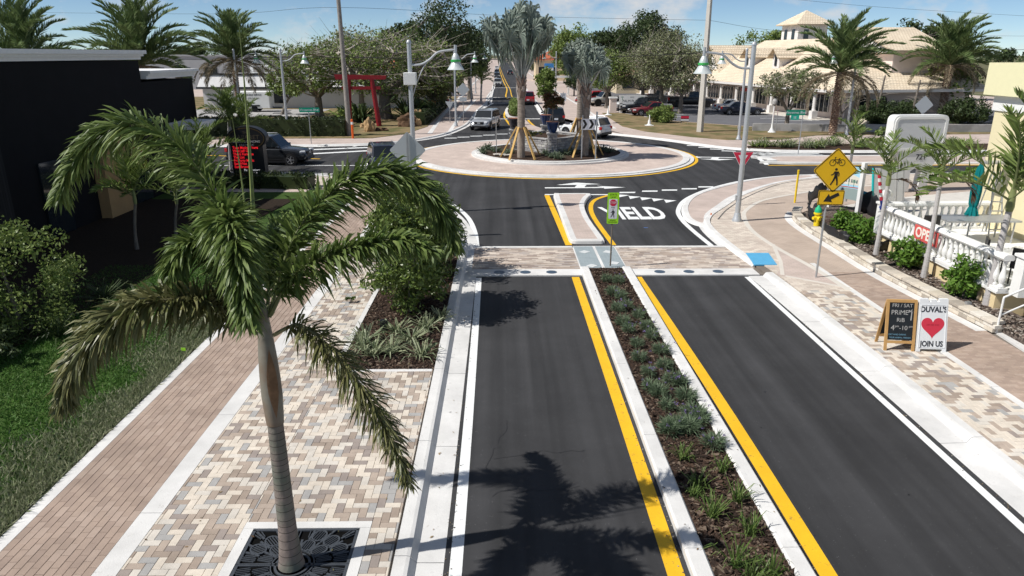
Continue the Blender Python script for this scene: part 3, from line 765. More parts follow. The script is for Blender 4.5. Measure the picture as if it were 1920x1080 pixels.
# ------------------------------------------------------------ left pavement
XK, XS0, XS1, XT1, XT2 = -1.34, -5.0, -5.32, -6.80, -7.0
GX, GY, GH = -2.79, 7.86, 0.90       # tree grate centre and half size
rects = [(XS0, 5.5, GX - GH, 14.0), (GX + GH, 5.5, XK - 0.16, 14.0), (GX - GH, GY + GH, GX + GH, 14.0), (GX - GH, 5.5, GX + GH, GY - GH), (XS0, 14.0, -3.66, 30.0)]
pave(sw_block, herring(rects, 0.118), 0.088, ZP, M_herr1, M_herr, 300, 7)
pave(sw_block, running((XT1, 5.5, XS1, 34.0), 0.123, 0.245, 'y', 0.5), 0.088, ZP, M_tan1, M_tan, 300, 8)
def band(pts, w, z=ZP + 0.002, m=M_conc):
    return struct(MB().sweep(pts, [(w / 2, 0.04), (w / 2, z), (-w / 2, z), (-w / 2, 0.04)]).build('paving_band', m))
for x, w_ in (((XS0 + XS1) / 2, XS0 - XS1 - 0.004), ((XT1 + XT2) / 2, 0.2)):
    y = 3.0
    while y < 34:
        band([(x, y), (x, y + 2.99)], w_); y += 3.0
band([(-3.6, 13.93), (-1.52, 13.93)], 0.12); band([(-3.6, 13.99), (-3.6, 24.5)], 0.12)
struct(MB().prism([(-3.54, 13.99), (-1.49, 13.99), (-1.49, 24.6), (-3.54, 24.6)], 0.0, 0.10).build('mulch_bed', M_mulch))
chips('bark_mulch', M_chip, (-3.53, 14.0, -1.5, 24), 7000, 0.10, 12)
# far part of the left pavement
struct(MB().prism([(-3.54, 24.7), (-1.5, 24.7), (-1.75, 26.6), (-2.4, 29.4), (-3.3, 32.0), (-4.7, 34.8), (-6.5, 37.3), (-8.6, 38.9), (-11, 39.8), (-15, 40.5), (-60, 41.1), (-60, 38.6), (-11, 37.4), (-7.1, 34.3), (-3.7, 30.2)], 0.05, 0.122).build('pavement_paving', M_herrfar))
struct(MB().sweep([(-9.6, 36.0), (-60, 37.0)], [(1.2, 0.05), (1.2, 0.121), (-1.2, 0.121), (-1.2, 0.05)]).build('pavement_paving', M_pinkfar))

g = rng(61); lt = MB()
for k in range(170):      # dry leaflets and bits of bark blown on to paving, kerb and gutter
    if k < 90: x, y, z = -5.0 + 3.6 * g.random(), 7.4 + 9 * g.random(), ZP + .006
    elif k < 130: x, y, z = (2.58 if k % 2 else 3.91) + g.normal() * .06, 7.4 + 14 * g.random(), .142
    else: x, y, z = -1.0 + .12 * g.normal(), 7.5 + 12 * g.random(), .018
    a = g.random() * 6.28; L = .012 + .03 * g.random() ** 2; w = L * (.18 + .25 * g.random()); c, s_ = math.cos(a), math.sin(a)
    lt._add([(x - c * L, y - s_ * L, z), (x + s_ * w, y - c * w, z + .004), (x + c * L, y + s_ * L, z + .003), (x - s_ * w, y + c * w, z + .002)], [(0, 1, 2, 3)])
stuff(lt.build('leaf_litter', mat('dry_litter', (.2, .13, .07), .9, .1, island=[(.22, .14, .07), (.10, .065, .04), (.30, .22, .12), (.13, .12, .05)])))
# lawn strip and shaded beds on the left
struct(MB().prism([(-16.4, 10), (-12.6, 11.5), (-11.2, 15), (-10.7, 20), (-10.2, 27), (-9.6, 33), (-16.4, 33)], 0.05, 0.125).build('mulch_bed', mat('shade_darkened_mulch', (0.03, 0.022, 0.016), .95, .1, var=.4, vscale=14, bump=.6)))  # bark mulch, its brown darkened to deepen the building's shade
lawn = struct(MB().prism([(-7.1, 2), (-7.1, 34), (-9, 35.5), (-60, 35.5), (-60, 2)], 0.0, 0.10).build('lawn', M_lawn))
def grass(name, m, poly_fn, n, z, h, seed, wid=0.012):
    g = rng(seed); P = poly_fn(g, n); n = len(P)
    D = unit(g.normal(size=(n, 3)) * np.array([.55, .55, 0.15]) + np.array([0, 0, 1]))
    mb = MB(); S = unit(np.cross(D, g.normal(size=(n, 3)))); H = h * (0.5 + g.random((n, 1))); W = wid * (0.6 + g.random((n, 1)))
    lean = g.normal(size=(n, 3)) * 0.35; lean[:, 2] = 0
    V = np.stack([P - S * W, P + S * W, P + D * H + lean * H], 1).reshape(-1, 3)
    mb.arrays(V, [np.arange(n)[:, None] * 3 + np.array([[0, 1, 2]])]); return stuff(mb.build(name, m))
def lawn_pts(x0, x1, y0, y1, z):
    def f(g, n):
        y = y0 + (y1 - y0) * g.random(n) ** 1.3; x = x0 + (x1 - x0) * g.random(n)
        return np.stack([x, y, np.full(n, z)], 1)
    return f
grass('lawn_grass', M_grass, lawn_pts(-12.5, -7.1, 7.5, 22, 0.10), 90000, 0.1, 0.055, 21)
def verge(g, n):
    y = 7.0 + 17 * g.random(n) ** 1.3; wob = 0.85 + 0.35 * np.sin(y * 1.3) + 0.2 * np.sin(y * 3.1)
    x = -7.03 - np.abs(g.normal(size=n)) * wob * 0.55
    return np.stack([x, y, np.full(n, 0.10)], 1)
grass('verge_grass', M_grassdry, verge, 34000, 0.1, 0.10, 22, 0.013)

# ------------------------------------------------------------ right pavement
pave(se_block, herring([(8.42, 6.0, 9.85, 19.2)], 0.118), 0.088, ZP, M_herr1, M_herr, 300, 9)
pave(se_block, running((10.03, 6.0, 11.72, 21.0), 0.10, 0.2, 'x', 0.5), 0.088, ZP, M_tan1, M_tan, 300, 10)
y = 4.0
while y < 20.5: band([(9.94, y), (9.94 - 0.0, y + 2.99)], 0.17); y += 3.0
# right: paving that curves round the corner
outer = [(8.42, 19.2), (8.35, 21.5), (8.15, 24.3), (8.2, 27.1), (8.66, 28.9), (9.8, 30.9), (11.7, 33.9), (14.4, 37.0), (17.3, 38.7), (22, 39.8), (34, 40.4), (70, 40.8)]
mid = [(9.85, 19.2), (9.75, 21.5), (9.5, 24.0), (9.5, 26.5), (10.0, 29.0), (10.6, 30.4), (12.0, 32.4), (14.5, 34.2), (17, 35.6), (24, 37.2), (36, 38.3), (70, 38.6)]
inner = [(11.72, 19.2), (11.65, 21.5), (11.55, 24.0), (11.6, 26.5), (12.1, 28.6), (12.9, 29.9), (14.2, 30.8), (16.0, 31.6), (19, 33.0), (25, 35.0), (37, 36.3), (70, 36.6)]
sm = lambda L: [(p.x, p.y) for p in catmull([(a, b, 0) for a, b in L], 5)]
so, smd, si = sm(outer), sm(mid), sm(inner)
struct(MB().prism(so + smd[::-1], 0.05, ZP).build('pavement_paving', M_herrfar))
struct(MB().prism(smd + [(70, 36.5), (60, 36)] + si[::-1][1:], 0.05, ZP - 0.002).build('pavement_paving', brickmat('tan_right_pavers', (0.50, 0.405, 0.335), (0.455, 0.365, 0.30), (0.36, 0.30, 0.25), 0.2, 0.10, 0.006)))
struct(MB().sweep(smd, [(0.09, 0.05), (0.09, ZP + 0.004), (-0.09, ZP + 0.004), (-0.09, 0.05)]).build('paving_band', M_conc2))
band([(8.55, 20.6), (9.95, 19.4)], 0.12, ZP + 0.006, M_conc2); band([(8.5, 20.7), (9.0, 22.2), (9.55, 24.4)], 0.12, ZP + 0.007, M_conc2)
struct(MB().prism([(8.35, 20.75), (9.75, 19.6), (9.7, 21.5), (9.45, 24.0), (9.0, 22.0)], 0.05, ZP + 0.003).build('pavement_paving', M_pinkfar))
tp = [at(*q, ZP) for q in ((1398, 475), (1441, 475), (1457, 497), (1414, 497))]
bl = MB().prism([(p.x, p.y) for p in tp], 0.1, ZP + 0.016)
g = random.Random(2); a, b_, c_, d_ = tp
for i in range(8):
    for j in range(8):
        u, v = (i + .5) / 8, (j + .5) / 8; q = (a.lerp(b_, u)).lerp(d_.lerp(c_, u), v); bl.box((q.x, q.y, ZP + 0.018), (0.04, 0.04, 0.006), taper=.7)
struct(bl.build('tactile_panel', mat('blue_tactile', (0.10, 0.38, 0.62), 0.6, 0.3, var=0.08, vscale=4)))
# mulch strip and yard behind it on the right
struct(MB().prism([(11.95, 8), (12.02, 16), (11.85, 21.8), (11.9, 26.0), (12.4, 28.6), (13.2, 29.8), (14.4, 30.4), (15.5, 29.5), (13.3, 24.3), (12.9, 23.2), (12.9, 8)], 0.05, 0.30).build('mulch_bed', M_mulchR))
chips('bark_mulch', M_chipR, (11.95, 13, 12.75, 27), 5000, 0.30, 13, (0.05, 0.018))
struct(MB().prism([(13.4, 24.5), (14.4, 30.4), (16, 31.4), (19, 32.8), (25, 34.9), (60, 36.5), (60, 24.5)], 0.05, 0.20).build('yard', mat('crushed_shell', (0.60, 0.57, 0.52), 0.95, 0.1, var=0.12, vscale=3, bump=0.5, bscale=30)))

# ------------------------------------------------------------ far legs
EI = [at(1437, 299), at(1450, 304), at(1470, 308.5)]
eisl = [(17.35, 46.6), (17.4, 45.6), (18.0, 44.6), (40, 44.6), (40, 47.6), (18.4, 47.4)]
struct(MB().prism(eisl, 0, 0.11).build('splitter_island', M_pinkfar))
struct(MB().sweep([(p.x, p.y) for p in catmull([(a, b, 0) for a, b in eisl], 2, True)], [(0.25, 0), (0.22, 0.12), (-0.1, 0.125), (-0.15, 0.05)], closed=True).build('kerb', M_conc))
# north leg: splitter, planted median and centre lines
nspl = [(1.0, 68.5), (3.6, 64.2), (3.9, 65.0), (2.7, 70.0), (2.3, 76.5), (0.95, 76.0)]
struct(MB().prism(nspl, 0, 0.12).build('splitter_island', M_pinkfar))
nm = [(0.85, 79), (1.9, 78.6), (2.3, 84), (2.5, 92), (2.2, 98.6), (1.3, 98.5), (0.6, 90), (0.55, 84)]
struct(MB().prism(nm, 0, 0.16).build('planted_median', M_mulch))
struct(MB().sweep([(p.x, p.y) for p in catmull([(a, b, 0) for a, b in nm], 4, True)], [(0.22, 0), (0.2, 0.16), (-0.1, 0.17), (-0.12, 0.1)], closed=True).build('kerb', M_conc))
line([(2.6, 66.0), (1.0, 69), (0.45, 75.3), (0.2, 82), (0.5, 90), (1.5, 100.5), (1.9, 103)], 0.2, M_yellow)
line([(3.9, 63.8), (3.2, 68), (2.75, 74), (2.7, 76.6)], 0.22, M_yellow)
line([(2.6, 100), (1.9, 108), (0.6, 118), (0.9, 147), (0.25, 192), (-0.9, 300), (-3.5, 600)], 0.22, M_yellow)
line([(3.0, 100), (2.6, 108), (1.6, 118), (1.5, 147), (0.85, 192), (-0.3, 300), (-3.0, 600)], 0.16, M_yellow)
for y in (77.6, 103.5, 117.5, 152): struct(MB().box((0.9, y, 0.008), (6.2 if y < 100 else 5.6, 0.7, 0.008)).build('crosswalk_band', M_conc))
line([(-3.0, 76), (-2.7, 90), (-1.25, 103)], 0.2); line([(4.4, 80), (4.35, 90), (4.5, 97)], 0.2)
# left far pavement: white strips, right far lot and dry verge
band([(-6.2, 62), (-6.6, 80), (-6.6, 110), (-6.8, 300)], 0.4, 0.108); band([(-4.6, 64), (-4.6, 80), (-4.0, 110)], 0.35, 0.108)
band([(10.2, 66), (10.2, 90), (9.6, 150), (9.6, 300)], 0.3, 0.108)
struct(MB().prism([(-68, 57.5), (-10.5, 58.4), (-8.2, 61.5), (-7.0, 68), (-7.0, 118), (-68, 118)], 0.0, 0.13).build('yard', M_drylawn))
struct(MB().prism([(-68, 78), (-21, 79), (-21, 90), (-68, 90)], 0.05, 0.14).build('driveway', M_greyconc))
struct(MB().prism([(11.2, 68), (12.4, 63.5), (15.3, 59.0), (17.6, 56.8), (22, 57.0), (26, 60), (60, 62), (60, 72), (24, 66.5), (17.2, 73.5), (13.5, 84), (11.4, 84)], 0.0, 0.13).build('dry_verge', M_drylawn))
struct(MB().prism([(13.7, 84.4), (17.5, 73.8), (24.2, 67.1), (60, 72.5), (60, 150), (13.7, 150), (13.7, 112), (11.0, 106), (11.0, 99), (13.7, 97)], 0.05, 0.135).build('parking_lot', M_lot))
bay = MB()
for k in range(9): bay.box((29.6 - k * 0.1, 73.5 + k * 3.0, 0.14), (5.0, 0.14, 0.008), R(4))
for k in range(5): bay.box((17.5 + k * .4, 78.5 + k * 3.0, 0.14), (4.6, 0.14, 0.008), R(4))
struct(bay.build('parking_lines', M_white))
struct(MB().prism([(17.5, 51.2), (21.5, 50.6), (33, 50.5), (60, 50.5), (60, 54.0), (22, 54.2), (17.9, 52.8)], 0.05, 0.12).build('planting_bed', M_mulch))
# ------------------------------------------------------------ foreground foxtail palm in its grate
def resample(pts, n):
    pts = catmull(pts, 12); d = [0]
    for a, b in zip(pts, pts[1:]): d.append(d[-1] + (b - a).length)
    out = []; j = 0
    for i in range(n):
        t = d[-1] * i / (n - 1)
        while j < len(d) - 2 and d[j + 1] < t: j += 1
        f = (t - d[j]) / max(d[j + 1] - d[j], 1e-9); out.append(pts[j].lerp(pts[j + 1], min(max(f, 0), 1)))
    return out, d[-1]
def plume(path, name, parent, mats, n=430, ll=0.46, wd=0.036, seed=0, petiole=0.10, org=Vector((0, 0, 0)), droop=0.30, tipf=0.45):
    """frond whose leaflets stand all round the rachis"""
    g = rng(seed); pts, L = resample(path, 40); pts = [p - org for p in pts]
    mb = MB(); mb.cur = 0
    mb.tube(pts, [0.022 * (1 - i / 40) + 0.004 for i in range(40)], 6)
    A = np.array([tuple(p) for p in pts]); T = np.gradient(A, axis=0); T = unit(T)
    u = petiole + (1 - petiole) * g.random(n) ** 0.92; fi = u * 39; i0 = np.minimum(fi.astype(int), 38); fr = (fi - i0)[:, None]
    P = A[i0] * (1 - fr) + A[i0 + 1] * fr; t = unit(T[i0] * (1 - fr) + T[i0 + 1] * fr)
    X = unit(np.cross(t, np.array([0.02, 0.03, 1.0]))); Y = np.cross(X, t)
    ang = g.random(n) * 2 * PI; rad = X * np.cos(ang)[:, None] * 1.1 + Y * np.sin(ang)[:, None]
    fwd = (0.55 + 0.5 * g.random((n, 1))) + 0.5 * (u[:, None] - 0.5)
    D = unit(rad + t * fwd + g.normal(size=(n, 3)) * 0.15)
    prof = np.clip(np.minimum((u - petiole) / 0.16 + 0.45, 1), 0, 1) * (1 - (1 - tipf) * np.clip((u - 0.6) / 0.4, 0, 1))
    mb.cur = 1
    # three-segment blades that arch over
    Ln = (ll * prof * (0.68 + 0.48 * g.random(n)))[:, None]; W = (wd * (0.7 + 0.6 * g.random(n)))[:, None]
    S = unit(np.cross(D, unit(rad * 0.4 + g.normal(size=(n, 3)) * 0.6 + np.array([0, 0, .5])))); dz = np.array([0, 0, -1.0])
    dr = droop * (0.5 + g.random((n, 1)))
    p1 = P + D * Ln * 0.35 + dz * Ln * dr * 0.10; p2 = P + D * Ln * 0.72 + dz * Ln * dr * 0.45; p3 = P + D * Ln * 0.96 + dz * Ln * dr * 1.05
    V = np.stack([P - S * W * .25, P + S * W * .25, p1 + S * W * .5, p1 - S * W * .5, p2 + S * W * .42, p2 - S * W * .42, p3], 1).reshape(-1, 3)
    b = np.arange(n)[:, None] * 7
    mb.arrays(V, [b + np.array([[0, 1, 2, 3]]), b + np.array([[3, 2, 4, 5]]), b + np.array([[5, 4, 6]])])
    return mb.build(name, mats, parent)
PB = Vector((-2.80, 7.86, ZP))
palm = thing('foxtail_palm', 'tall foxtail palm with plume fronds standing in the square black tree grate', 'palm tree', PB)
tr = MB(); g = random.Random(3); z = 0.0; prof = []
rad_at = lambda z: 0.172 - 0.054 * min(z / 0.55, 1) ** .6 - 0.024 * max(0, min((z - 0.5) / 1.6, 1))
while z < 2.06:
    dz = g.uniform(0.075, 0.125) * (1.15 if z < 1 else 0.85); z1 = min(z + dz, 2.08); tr.cur = 0
    tr.lathe([(rad_at(z), z), (rad_at(z1 - .009), z1 - 0.009)], 22)
    tr.cur = 1; tr.lathe([(rad_at(z1 - .009) * 1.004, z1 - 0.009), (rad_at(z1) * 1.004, z1)], 22); z = z1
M_ftrunk = mat('foxtail_trunk', (0.225, 0.185, 0.165), 0.9, 0.15, var=0.32, vscale=6, bump=0.3, bscale=30, var2=((0.15, 0.16, 0.13), 2.6))
tr.build('trunk', [M_ftrunk, mat('ring_scar', (0.06, 0.05, 0.045), 0.95)], palm, smooth=True)
cs = MB(); cs.lathe([(0.104, 2.08), (0.112, 2.2), (0.124, 2.45), (0.120, 2.7), (0.108, 2.95), (0.095, 3.12), (0.075, 3.35), (0.05, 3.6), (0.02, 3.75)], 20)
cs.build('crownshaft', mat('crownshaft', (0.24, 0.235, 0.20), 0.55, 0.35, var=0.2, vscale=4, var2=((0.20, 0.145, 0.105), 1.7)), palm, smooth=True)
sheath = MB(); vs = []
for i, zz in enumerate(np.linspace(2.2, 3.1, 9)):
    for k in range(6):
        a = R(-120 + 60 * math.sin(i / 8 * PI) * (k / 5 - .5) + 60); r = 0.121 - 0.02 * abs(zz - 2.55); vs.append((r * 1.05 * math.cos(a), r * 1.05 * math.sin(a), zz))
sheath._add(vs, [(i * 6 + k, i * 6 + k + 1, i * 6 + k + 7, i * 6 + k + 6) for i in range(8) for k in range(5)])
sheath.build('dead_sheath', mat('dead_sheath', (0.22, 0.13, 0.075), 0.85, 0.15, var=0.3, vscale=9), palm, smooth=True)
FM = [mat('frond_stalk', (0.12, 0.14, 0.055), 0.6), L_fox]; FMd = [mat('frond_stalk_dry', (0.20, 0.19, 0.10), 0.6), L_foxdry]
FR = [
    ([(492, 610, 7.86), (458, 505, 8.0), (405, 372, 8.25), (335, 275, 8.5), (250, 232, 8.7), (180, 258, 8.8), (132, 318, 8.8), (112, 372, 8.8)], FM, 470, 0.46),
    ([(505, 595, 7.86), (528, 505, 8.05), (570, 415, 8.3), (640, 348, 8.5), (720, 322, 8.6), (790, 350, 8.65), (838, 412, 8.65), (850, 462, 8.6)], FM, 500, 0.45),
    ([(508, 590, 7.75), (540, 530, 7.6), (590, 490, 7.5), (668, 463, 7.4), (750, 448, 7.3), (812, 470, 7.2)], FM, 330, 0.35),
    ([(486, 610, 7.7), (452, 505, 7.5), (425, 425, 7.1), (425, 405, 6.7), (440, 450, 6.3), (458, 540, 6.05), (466, 600, 5.95)], FM, 560, 0.42),
    ([(484, 615, 7.8), (440, 520, 7.6), (395, 462, 7.4), (352, 455, 7.2), (328, 490, 7.1), (322, 530, 7.05)], FM, 380, 0.36),
    ([(480, 625, 7.7), (430, 588, 7.4), (370, 562, 7.1), (290, 565, 6.8), (220, 592, 6.6), (162, 645, 6.5), (128, 712, 6.45), (118, 762, 6.45)], FMd, 560, 0.38),
    ([(514, 628, 7.7), (560, 610, 7.4), (612, 645, 7.15), (660, 700, 6.95), (705, 770, 6.85), (740, 840, 6.75), (768, 905, 6.65)], FMd, 480, 0.33),
    ([(500, 600, 7.9), (508, 500, 8.4), (520, 440, 8.9), (540, 420, 9.4), (560, 440, 9.8)], FM, 300, 0.36),
]
for i, (pts, mm, n, ll) in enumerate(FR):
    o = plume([deep(*p) for p in pts], 'frond', palm, mm, n=int(n * (2.35 if i != 6 else 1.35)), ll=ll * 1.03, seed=40 + i, org=PB, petiole=0.12, wd=0.029 if i != 6 else 0.022)
    if i == 6: o['label'] = 'lowest bronze frond hanging down to the right'
sp = MB()
for a, b, r in (((478, 470, 7.9), (447, 40, 7.86), 0.03), ((468, 480, 7.8), (434, 216, 7.75), 0.022)):
    A, B = deep(*a) - PB, deep(*b) - PB
    s = MB(); s.tube([A.lerp(B, t) + Vector((0.02 * math.sin(t * 3), 0, 0)) for t in np.linspace(0, 1, 9)], [r * (1.0 - 0.12 * i - 0.0 if i < 8 else 0.05) for i in range(9)], 6)
    s.build('spear_leaf', mat('spear_leaf', (0.21, 0.25, 0.085), 0.5, 0.35, var=0.25, vscale=12), palm, smooth=True)

# cast-iron tree grate
grate = thing('tree_grate', 'square black cast iron tree grate with petal pattern in a white concrete frame', 'tree grate', (GX, GY, 0))
fr = MB()
for sx, sy, dx, dy in ((0, 1, 2 * GH, 0.15), (0, -1, 2 * GH, 0.15), (1, 0, 0.15, 2 * GH - 0.3), (-1, 0, 0.15, 2 * GH - 0.3)):
    fr.box((sx * (GH - 0.075), sy * (GH - 0.075), 0.07), (dx - 0.004, dy - 0.004, 0.108))
fr.build('concrete_frame', M_conc, grate)
MB().box((0, 0, 0.088), (1.48, 1.48, 0.004)).build('pit_shade_sheet', mat('painted_pit_shade', (0.008, 0.008, 0.008), 1.0, 0.0), grate)  # flat black sheet colours in the darkness below the grate
M_iron = mat('cast_iron', (0.055, 0.062, 0.072), 0.45, 0.5, var=0.2, vscale=9, bump=0.2)
G2 = GH - 0.155
def grate_half(s):
    b = MB(); z0, z1 = 0.095, 0.118; h = z1 - z0; zc = (z0 + z1) / 2
    b.box((0, s * (G2 - 0.02), zc), (2 * G2, 0.04, h)); b.box((0, s * 0.014, zc), (2 * G2, 0.02, h))
    for q in (-1, 1): b.box((q * (G2 - 0.02), s * (G2 / 2), zc), (0.04, G2 - 0.05, h))
    def keep(x, y): return abs(x) < G2 - 0.02 and 0.03 < s * y < G2 - 0.02
    a0, a1 = (0.02, PI - 0.02) if s > 0 else (PI + 0.02, 2 * PI - 0.02)
    for r0, r1 in ((0.205, 0.235), (0.27, 0.285)): b.ring(r0, r1, z0, z1, 24, (0, 0), a0, a1)
    for Rr, n, er, ea in ((0.40, 12, 0.115, 0.085), (0.63, 18, 0.115, 0.095), (0.86, 24, 0.11, 0.10), (0.98, 20, 0.1, 0.1)):
        for k in range(n):
            a = 2 * PI * (k + 0.5) / n; cx, cy = Rr * math.cos(a), Rr * math.sin(a)
            if not keep(cx * 0.98, cy * 0.98): continue
            E = [(cx + er * math.cos(t) * math.cos(a) - ea * math.sin(t) * math.sin(a), cy + er * math.cos(t) * math.sin(a) + ea * math.sin(t) * math.cos(a)) for t in np.linspace(0, 2 * PI, 15)[:-1]]
            if all(keep(*e) for e in E):
                b.sweep(E, [(0.011, z0), (0.011, z1), (-0.011, z1), (-0.011, z0)], closed=True)
            for q in np.linspace(-0.72, 0.72, 5):
                hl = er * math.sqrt(max(0, 1 - q * q)) * 0.92; ox, oy = -q * ea * math.sin(a), q * ea * math.cos(a)
                c = (cx + ox, cy + oy)
                if keep(c[0] + hl * math.cos(a), c[1] + hl * math.sin(a)) and keep(c[0] - hl * math.cos(a), c[1] - hl * math.sin(a)):
                    b.box((c[0], c[1], zc), (2 * hl, 0.011, h * .8), a)
        for k in range(n):
            a = 2 * PI * k / n
            for rr in (Rr - 0.07, Rr, Rr + 0.07):
                cx, cy = rr * math.cos(a), rr * math.sin(a)
                if keep(cx - .03, cy) and keep(cx + .03, cy): b.box((cx, cy, zc), (0.075, 0.03, h * .9), a)
    return b.build('grate_half', M_iron, grate)
grate_half(1); grate_half(-1)

# ------------------------------------------------------------ palms with feather fronds
def pinnate(L, n, ll, w, droop, vang, seed, m, stalk, name='frond', lift=0.0, fwd=0.75, petiole=0.12, leafdroop=0.25):
    """feather frond in its own frame: starts along +X, arches down; a mesh shared by many fronds"""
    g = rng(seed); k = 14; pts = []; x = z = 0.0; ang = lift
    for i in range(k + 1):
        pts.append((x, 0, z)); t = i / k; a = ang - droop * (t ** 1.5); x += L / k * math.cos(a); z += L / k * math.sin(a)
    mb = MB(); mb.cur = 0; mb.tube(pts, [0.028 * L / 2.5 * (1 - 0.85 * i / k) for i in range(k + 1)], 5)
    A = np.array(pts); T = unit(np.gradient(A, axis=0))
    u = petiole + (1 - petiole) * np.repeat((np.arange(n // 2) + .5) / (n // 2), 2); side = np.tile([1, -1], n // 2)[:, None]; n = len(u)
    fi = u * k; i0 = np.minimum(fi.astype(int), k - 1); f = (fi - i0)[:, None]
    P = A[i0] * (1 - f) + A[i0 + 1] * f; t = T[i0]
    N = np.stack([-t[:, 2], np.zeros(n), t[:, 0]], 1); Yv = np.array([0, 1.0, 0])
    va = vang + g.normal(size=(n, 1)) * 0.22
    D = unit(side * Yv * np.cos(va) + N * np.sin(va) + t * (fwd + 0.5 * u[:, None]))
    pr = np.minimum((u - petiole) / 0.2 + 0.35, 1) * (1 - 0.65 * np.clip((u - .55) / .45, 0, 1))
    mb.cur = 1
    leaf_quads(mb, P, D, ll * pr * (0.85 + 0.3 * g.random(n)), w, g, seed, leafdroop)
    me = bpy.data.meshes.new(name); me.from_pydata(mb.v, [], mb.f); me.materials.append(stalk); me.materials.append(m)
    me.polygons.foreach_set('material_index', mb.mi); return me
def scaled_trunk(h, r0, r1, n_rows, seed, lean=(0, 0)):
    b = MB(); g = random.Random(seed); N = 10
    b.tube([(lean[0] * t * t, lean[1] * t * t, h * t) for t in np.linspace(0, 1, N)], [r0 + (r1 - r0) * t for t in np.linspace(0, 1, N)], 12)
    for i in range(n_rows):
        t = (i + .5) / n_rows; r = r0 + (r1 - r0) * t
        for k in range(9):
            a = 2 * PI * (k + (i % 2) * 0.5) / 9 + g.uniform(-.05, .05); M = Matrix.Rotation(a, 3, 'Z') @ Matrix.Rotation(R(-22), 3, 'Y')
            b.box((lean[0] * t * t + r * math.cos(a), lean[1] * t * t + r * math.sin(a), h * t), (0.07 * r / .2, 0.62 * r, 0.75 * h / n_rows), rot=M, taper=0.55)
    return b
ST_G = mat('green_stalk', (0.16, 0.19, 0.08), 0.6); ST_D = mat('dry_stalk', (0.26, 0.2, 0.13), 0.8)
DATE = [pinnate(3.0, 150, 0.56, 0.045, 1.15, 0.55, 60 + i, L_date, ST_G, lift=0.25, leafdroop=0.12) for i in range(3)] + \
       [pinnate(2.7, 120, 0.48, 0.03, 1.5, 0.45, 66 + i, L_datedry, ST_D, lift=0.15, leafdroop=0.35) for i in range(2)]
def date_palm(loc, h, crown_s, label, seed, r=0.21, n=46, wind=0.0, dry=0.22, group=None, zoff=0.12):
    t = thing('date_palm', label, 'palm tree', (loc[0], loc[1], zoff), 0, group); g = random.Random(seed)
    scaled_trunk(h, r * 1.1, r, int(h / 0.16), seed).build('trunk', M_palmwood, t)
    for i in range(n):
        q = (i + .5) / n; el = R(84 - 112 * q ** 1.15 + g.uniform(-8, 8)); az = i * 2.39996 + g.uniform(-.2, .2)
        dryf = q > 1 - dry
        az += wind * math.sin(az) * -0.45
        inst(g.choice(DATE[3:]) if dryf else g.choice(DATE[:3]), 'frond', t, (0, 0, h - 0.1 + 0.25 * (1 - q)), (g.uniform(-.3, .3), -el, az), crown_s * g.uniform(.85, 1.1))
    return t
# right: two tall date palms before the plaza
p = at(1560, 255); date_palm((p.x, p.y), 5.0, 1.6, 'taller date palm with wind-blown crown left of the pale monument sign', 71, 0.27, 60, 1)
p = at(1768, 232); date_palm((44.3, 73.5), 5.4, 1.65, 'date palm with shaggy brown lower fronds right of the plaza gable', 72, 0.33, 60, 1)
# left: three date palms beyond the black building
for px, py, Y, h, s, lab in ((48, 118, 46, 5.9, 1.4, 'date palm cut by the left edge above the grey cornice'), (262, 118, 60, 5.8, 1.8, 'broad date palm rising behind the lower grey cornice'), (438, 112, 66, 6.1, 1.5, 'slim date palm with hanging dead fronds beside the left silver lamp')):
    q = deep(px, py, Y); date_palm((q.x, q.y), h, s, lab, int(px), 0.2, 58, 0, 0.3 if px > 400 else 0.16, zoff=-0.06)
ADO = [pinnate(1.5, 58, 0.46, 0.042, 1.2, 0.7, 80 + i, leafmat('adonidia_leaf', (0.07, 0.12, 0.022), (0.20, 0.26, 0.07), (0.11, 0.17, 0.035)), ST_G, lift=0.5, fwd=0.55, leafdroop=0.18) for i in range(3)]
ADOd = pinnate(1.2, 50, 0.40, 0.045, 2.0, 0.5, 84, leafmat('adonidia_dead', (0.05, 0.03, 0.018), (0.10, 0.06, 0.035), (0.03, 0.02, 0.014)), ST_D, lift=0.2, leafdroop=0.5)
def small_palm(loc, h, s, label, seed, n=9, dead=1, lean=(0, 0), r=0.07, z=0.3, group=None, cat='palm tree', els=(70, 5), trunkm=None, name='small_palm'):
    t = thing(name, label, cat, (loc[0], loc[1], z), 0, group); g = random.Random(seed)
    b = MB(); N = 14
    P = [(lean[0] * q * q, lean[1] * q * q, h * q) for q in np.linspace(0, 1, N)]
    b.tube(P, [r * (1.25 - 0.45 * min(1, q * 3)) for q in np.linspace(0, 1, N)], 10); 
    zz = 0.2
    while zz < h: q = zz / h; b.tube([(lean[0] * q * q, lean[1] * q * q, zz), (lean[0] * q * q, lean[1] * q * q, zz + 0.012)], r * (1.25 - 0.45 * min(1, q * 3)) * 1.045, 10); zz += g.uniform(.07, .14)
    b.build('trunk', trunkm or M_smoothtrunk, t)
    c = MB(); c.lathe([(r * 0.85, 0), (r * 1.05, 0.12), (r * 0.8, 0.45), (r * .4, 0.75)], 10, P[-1]); c.build('crownshaft', mat('green_crownshaft', (0.20, 0.23, 0.09), 0.5, 0.4, var=0.15), t, smooth=True)
    for i in range(n):
        q = i / max(1, n - 1); el = R(els[0] + (els[1] - els[0]) * q + g.uniform(-8, 8))
        inst(g.choice(ADO), 'frond', t, (P[-1][0], P[-1][1], h + 0.5 - 0.25 * q), (g.uniform(-.35, .35), -el, i * 2.4 + seed), s * g.uniform(.85, 1.1))
    for i in range(dead): inst(ADOd, 'dead_frond', t, (P[-1][0], P[-1][1], h + 0.2), (0, R(5), -0.3 + 2.2 * i + 0.0 * seed), s)
    return t
